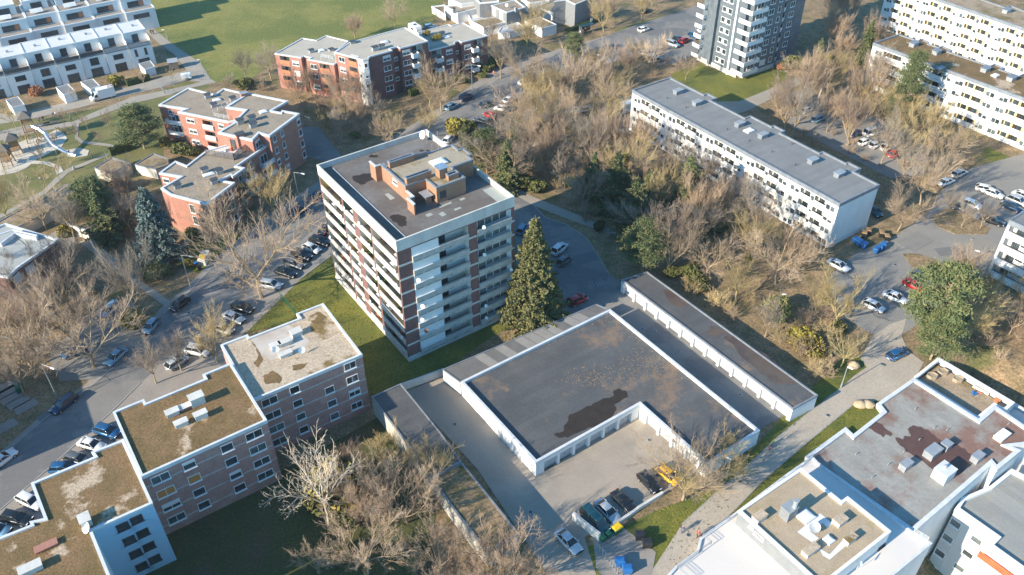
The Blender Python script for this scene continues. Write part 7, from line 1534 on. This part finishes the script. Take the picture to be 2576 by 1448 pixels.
def person(v, x, y, top, trou, label, ang=0, H=1.72, pose='walk', hair='hair', z=0, group=None):
    p = G(v, x, y, z); o = root('person', p, label, 'person', group, R(ang)); k = H/1.75
    if pose == 'walk': hipL, knL, ftL, hipR, knR, ftR = (.0, .1, .9), (.16, .1, .5), (.22, .1, .07), (.0, -.1, .9), (.02, -.1, .48), (-.28, -.1, .10)
    elif pose == 'sit': hipL, knL, ftL, hipR, knR, ftR = (.0, .1, .52), (.42, .12, .5), (.45, .12, .07), (.0, -.1, .52), (.42, -.12, .5), (.45, -.12, .07)
    else: hipL, knL, ftL, hipR, knR, ftR = (.0, .1, .9), (.02, .11, .5), (.0, .11, .07), (.0, -.1, .9), (.02, -.11, .5), (.0, -.12, .07)
    dz = -.38 if pose == 'sit' else 0
    V_ = lambda t, dd=0: (t[0]*k, t[1]*k, (t[2]+dd)*k)
    if pose == 'walk': eL, hL, eR, hR = (-.10, .24, 1.12), (.05, .26, .90), (.08, -.24, 1.12), (.28, -.24, .95)
    elif pose == 'sit': eL, hL, eR, hR = (.08, .24, 1.12), (.32, .18, 1.0), (.08, -.24, 1.12), (.32, -.18, 1.0)
    else: eL, hL, eR, hR = (-.02, .25, 1.12), (.04, .25, .86), (-.02, -.25, 1.12), (.04, -.25, .86)
    def body_nodes(g):
        N = [(V_((0, 0, .95), dz), (.13*k+g, .10*k+g)), (V_((0, 0, 1.15), dz), (.13*k+g, .095*k+g)), (V_((0, 0, 1.38), dz), (.155*k+g, .10*k+g)), (V_((.01, 0, 1.5), dz), .055*k), (V_((.03, 0, 1.62), dz), (.085*k, .075*k)), (V_((.03, 0, 1.70), dz), .065*k)]
        E_ = [(0, 1), (1, 2), (2, 3), (3, 4), (4, 5)]
        for sgn, e, h in ((1, eL, hL), (-1, eR, hR)):
            i = len(N); N += [(V_((0, .19*sgn, 1.42), dz), .06*k+g), (V_(e, dz), .042*k+g), (V_(h, dz), .028*k)]; E_ += [(2, i), (i, i+1), (i+1, i+2)]
            d = (Vector(V_(h, dz))-Vector(V_(e, dz))).normalized(); w = Vector(V_(h, dz)); j = len(N); N.append((tuple(w+d*.07), .03*k)); E_.append((i+2, j))
            for f in range(4): N.append((tuple(w+d*(.15-.01*abs(f-1))+Vector((.02*(f-1.5), 0, 0))+Vector((.01, 0, 0))), .008)); E_.append((j, len(N)-1))
            N.append((tuple(w+d*.09+Vector((.05, 0, 0))), .009)); E_.append((j, len(N)-1))
        for a, c, f in ((hipL, knL, ftL), (hipR, knR, ftR)):
            i = len(N); N += [(V_(a), .085*k+g), (V_(c), .055*k+g), (V_(f), .04*k), ((f[0]*k+.14, f[1]*k, .05), .035)]; E_ += [(0, i), (i, i+1), (i+1, i+2), (i+2, i+3)]
        return N, E_
    N, E_ = body_nodes(0); skin_obj('body', N, E_, M['skin'], o)
    # jacket: torso and arms slightly larger
    J = [(V_((0, 0, .88), dz), (.16*k, .125*k)), (V_((0, 0, 1.15), dz), (.155*k, .12*k)), (V_((0, 0, 1.40), dz), (.175*k, .12*k)), (V_((0, 0, 1.5), dz), .07*k)]; JE = [(0, 1), (1, 2), (2, 3)]
    for sgn, e, h in ((1, eL, hL), (-1, eR, hR)): i = len(J); J += [(V_((0, .2*sgn, 1.43), dz), .075*k), (V_(e, dz), .06*k), (tuple(Vector(V_(e, dz)).lerp(Vector(V_(h, dz)), .9)), .045*k)]; JE += [(2, i), (i, i+1), (i+1, i+2)]
    skin_obj('jacket', J, JE, M['c_'+top], o)
    Tn = [(V_((0, 0, .96), dz), (.14*k, .115*k)), (V_((0, 0, .90), dz), (.14*k, .115*k))]; TE = [(0, 1)]
    for a, c, f in ((hipL, knL, ftL), (hipR, knR, ftR)): i = len(Tn); Tn += [(V_((a[0], a[1], a[2]-.06)), .10*k), (V_(c), .068*k), (tuple(Vector(V_(c)).lerp(Vector(V_(f)), .93)), .055*k)]; TE += [(1, i), (i, i+1), (i+1, i+2)]
    skin_obj('trousers', Tn, TE, M['c_'+trou], o)
    for f in (ftL, ftR): skin_obj('shoe', [((f[0]*k-.04, f[1]*k, .05), .045), ((f[0]*k+.16, f[1]*k, .045), .04)], [(0, 1)], M['c_black'], o)
    skin_obj('hair', [(V_((.01, 0, 1.66), dz), (.085*k, .085*k)), (V_((.0, 0, 1.73), dz), .07*k)], [(0, 1)], M[hair], o); return o
person('C2', 113, 1162, 'red', 'black', 'person in a red jacket walking on the pale path', 200, 1.72); person('C1', 2568, 1128, 'navy', 'jeans', 'man in a dark jacket and jeans at the edge of the pale path', 210, 1.82)
person('C2', 596, 410, 'teal', 'jeans', 'child in a blue top at the garage corner', 60, 1.25); person('C2', 683, 465, 'green', 'green', 'child all in green in the middle of the path', 200, 1.2); person('C2', 655, 505, 'pink', 'purple', 'child in pink on the bicycle', 60, 1.2, 'sit')
person('A0', 1143, 262, 'black', 'black', 'left of the two dark walkers on the meadow path', 120); person('A0', 1160, 262, 'black', 'black', 'right of the two dark walkers on the meadow path', 120)
person('A1', 1150, 578, 'salmon', 'jeans', 'walker in a salmon jacket beside the clipped shrubs', 220); person('A1', 1163, 585, 'black', 'jeans', 'walker in dark clothes right of the salmon jacket', 220); person('A1', 1030, 690, 'white', 'jeans', 'person in white on the pavement beside the lamp', 200)
person('pg', 808, 105, 'teal', 'black', 'person walking on the park path by the lane', 20); person('pg', 455, 105, 'purple', 'black', 'leftmost person sitting by the lane', 270, pose='sit', z=.0); person('pg', 495, 95, 'black', 'jeans', 'second person sitting by the lane', 270, pose='sit'); person('pg', 610, 50, 'navy', 'jeans', 'third person sitting by the lane', 270, pose='sit'); person('pg', 640, 48, 'white', 'jeans', 'rightmost person sitting by the lane', 270, pose='sit')
person('pg', 320, 780, 'grey', 'black', 'child standing on the ochre patch of the playground', 100, 1.3); person('pg', 485, 700, 'teal', 'grey', 'child near the round crowned sapling', 100, 1.2); person('pg', 465, 785, 'white', 'jeans', 'child in white on the ochre patch', 100, 1.2); person('pg', 235, 800, 'navy', 'black', 'child left on the ochre patch', 100, 1.2); person('pg', 340, 430, 'pink', 'black', 'child in the sand under the tall play tower', 30, 1.2); person('pg', 1050, 535, 'black', 'jeans', 'person with dark clothes on the path by the low garages', 20); person('pg', 785, 470, 'black', 'grey', 'child at the end of the steel slide', 300, 1.2, 'sit', z=.3)
person('tr', 1885, 425, 'navy', 'jeans', 'left person waiting under the bus shelter', 240); person('tr', 1915, 400, 'red', 'jeans', 'person in red waiting under the bus shelter', 240); person('tr', 1855, 430, 'white', 'navy', 'person in white before the bus shelter', 200)
# ================= thin air =================
def haze():
    b = MB(); b.box((0, 500, 41), (3600, 3600, 134)); m = bpy.data.materials.new('haze'); m.use_nodes = True; t = m.node_tree; t.nodes.remove(t.nodes['Principled BSDF'])
    v = t.nodes.new('ShaderNodeVolumePrincipled'); v.inputs['Color'].default_value = (.80, .90, 1.0, 1); v.inputs['Density'].default_value = .00012; v.inputs['Anisotropy'].default_value = .2
    t.links.new(v.outputs[0], t.nodes['Material Output'].inputs['Volume']); o = b.obj('haze', m); tag(o, 'thin pale winter haze in the air over the estate', 'haze', kind='stuff'); o.display_type = 'WIRE'
haze()
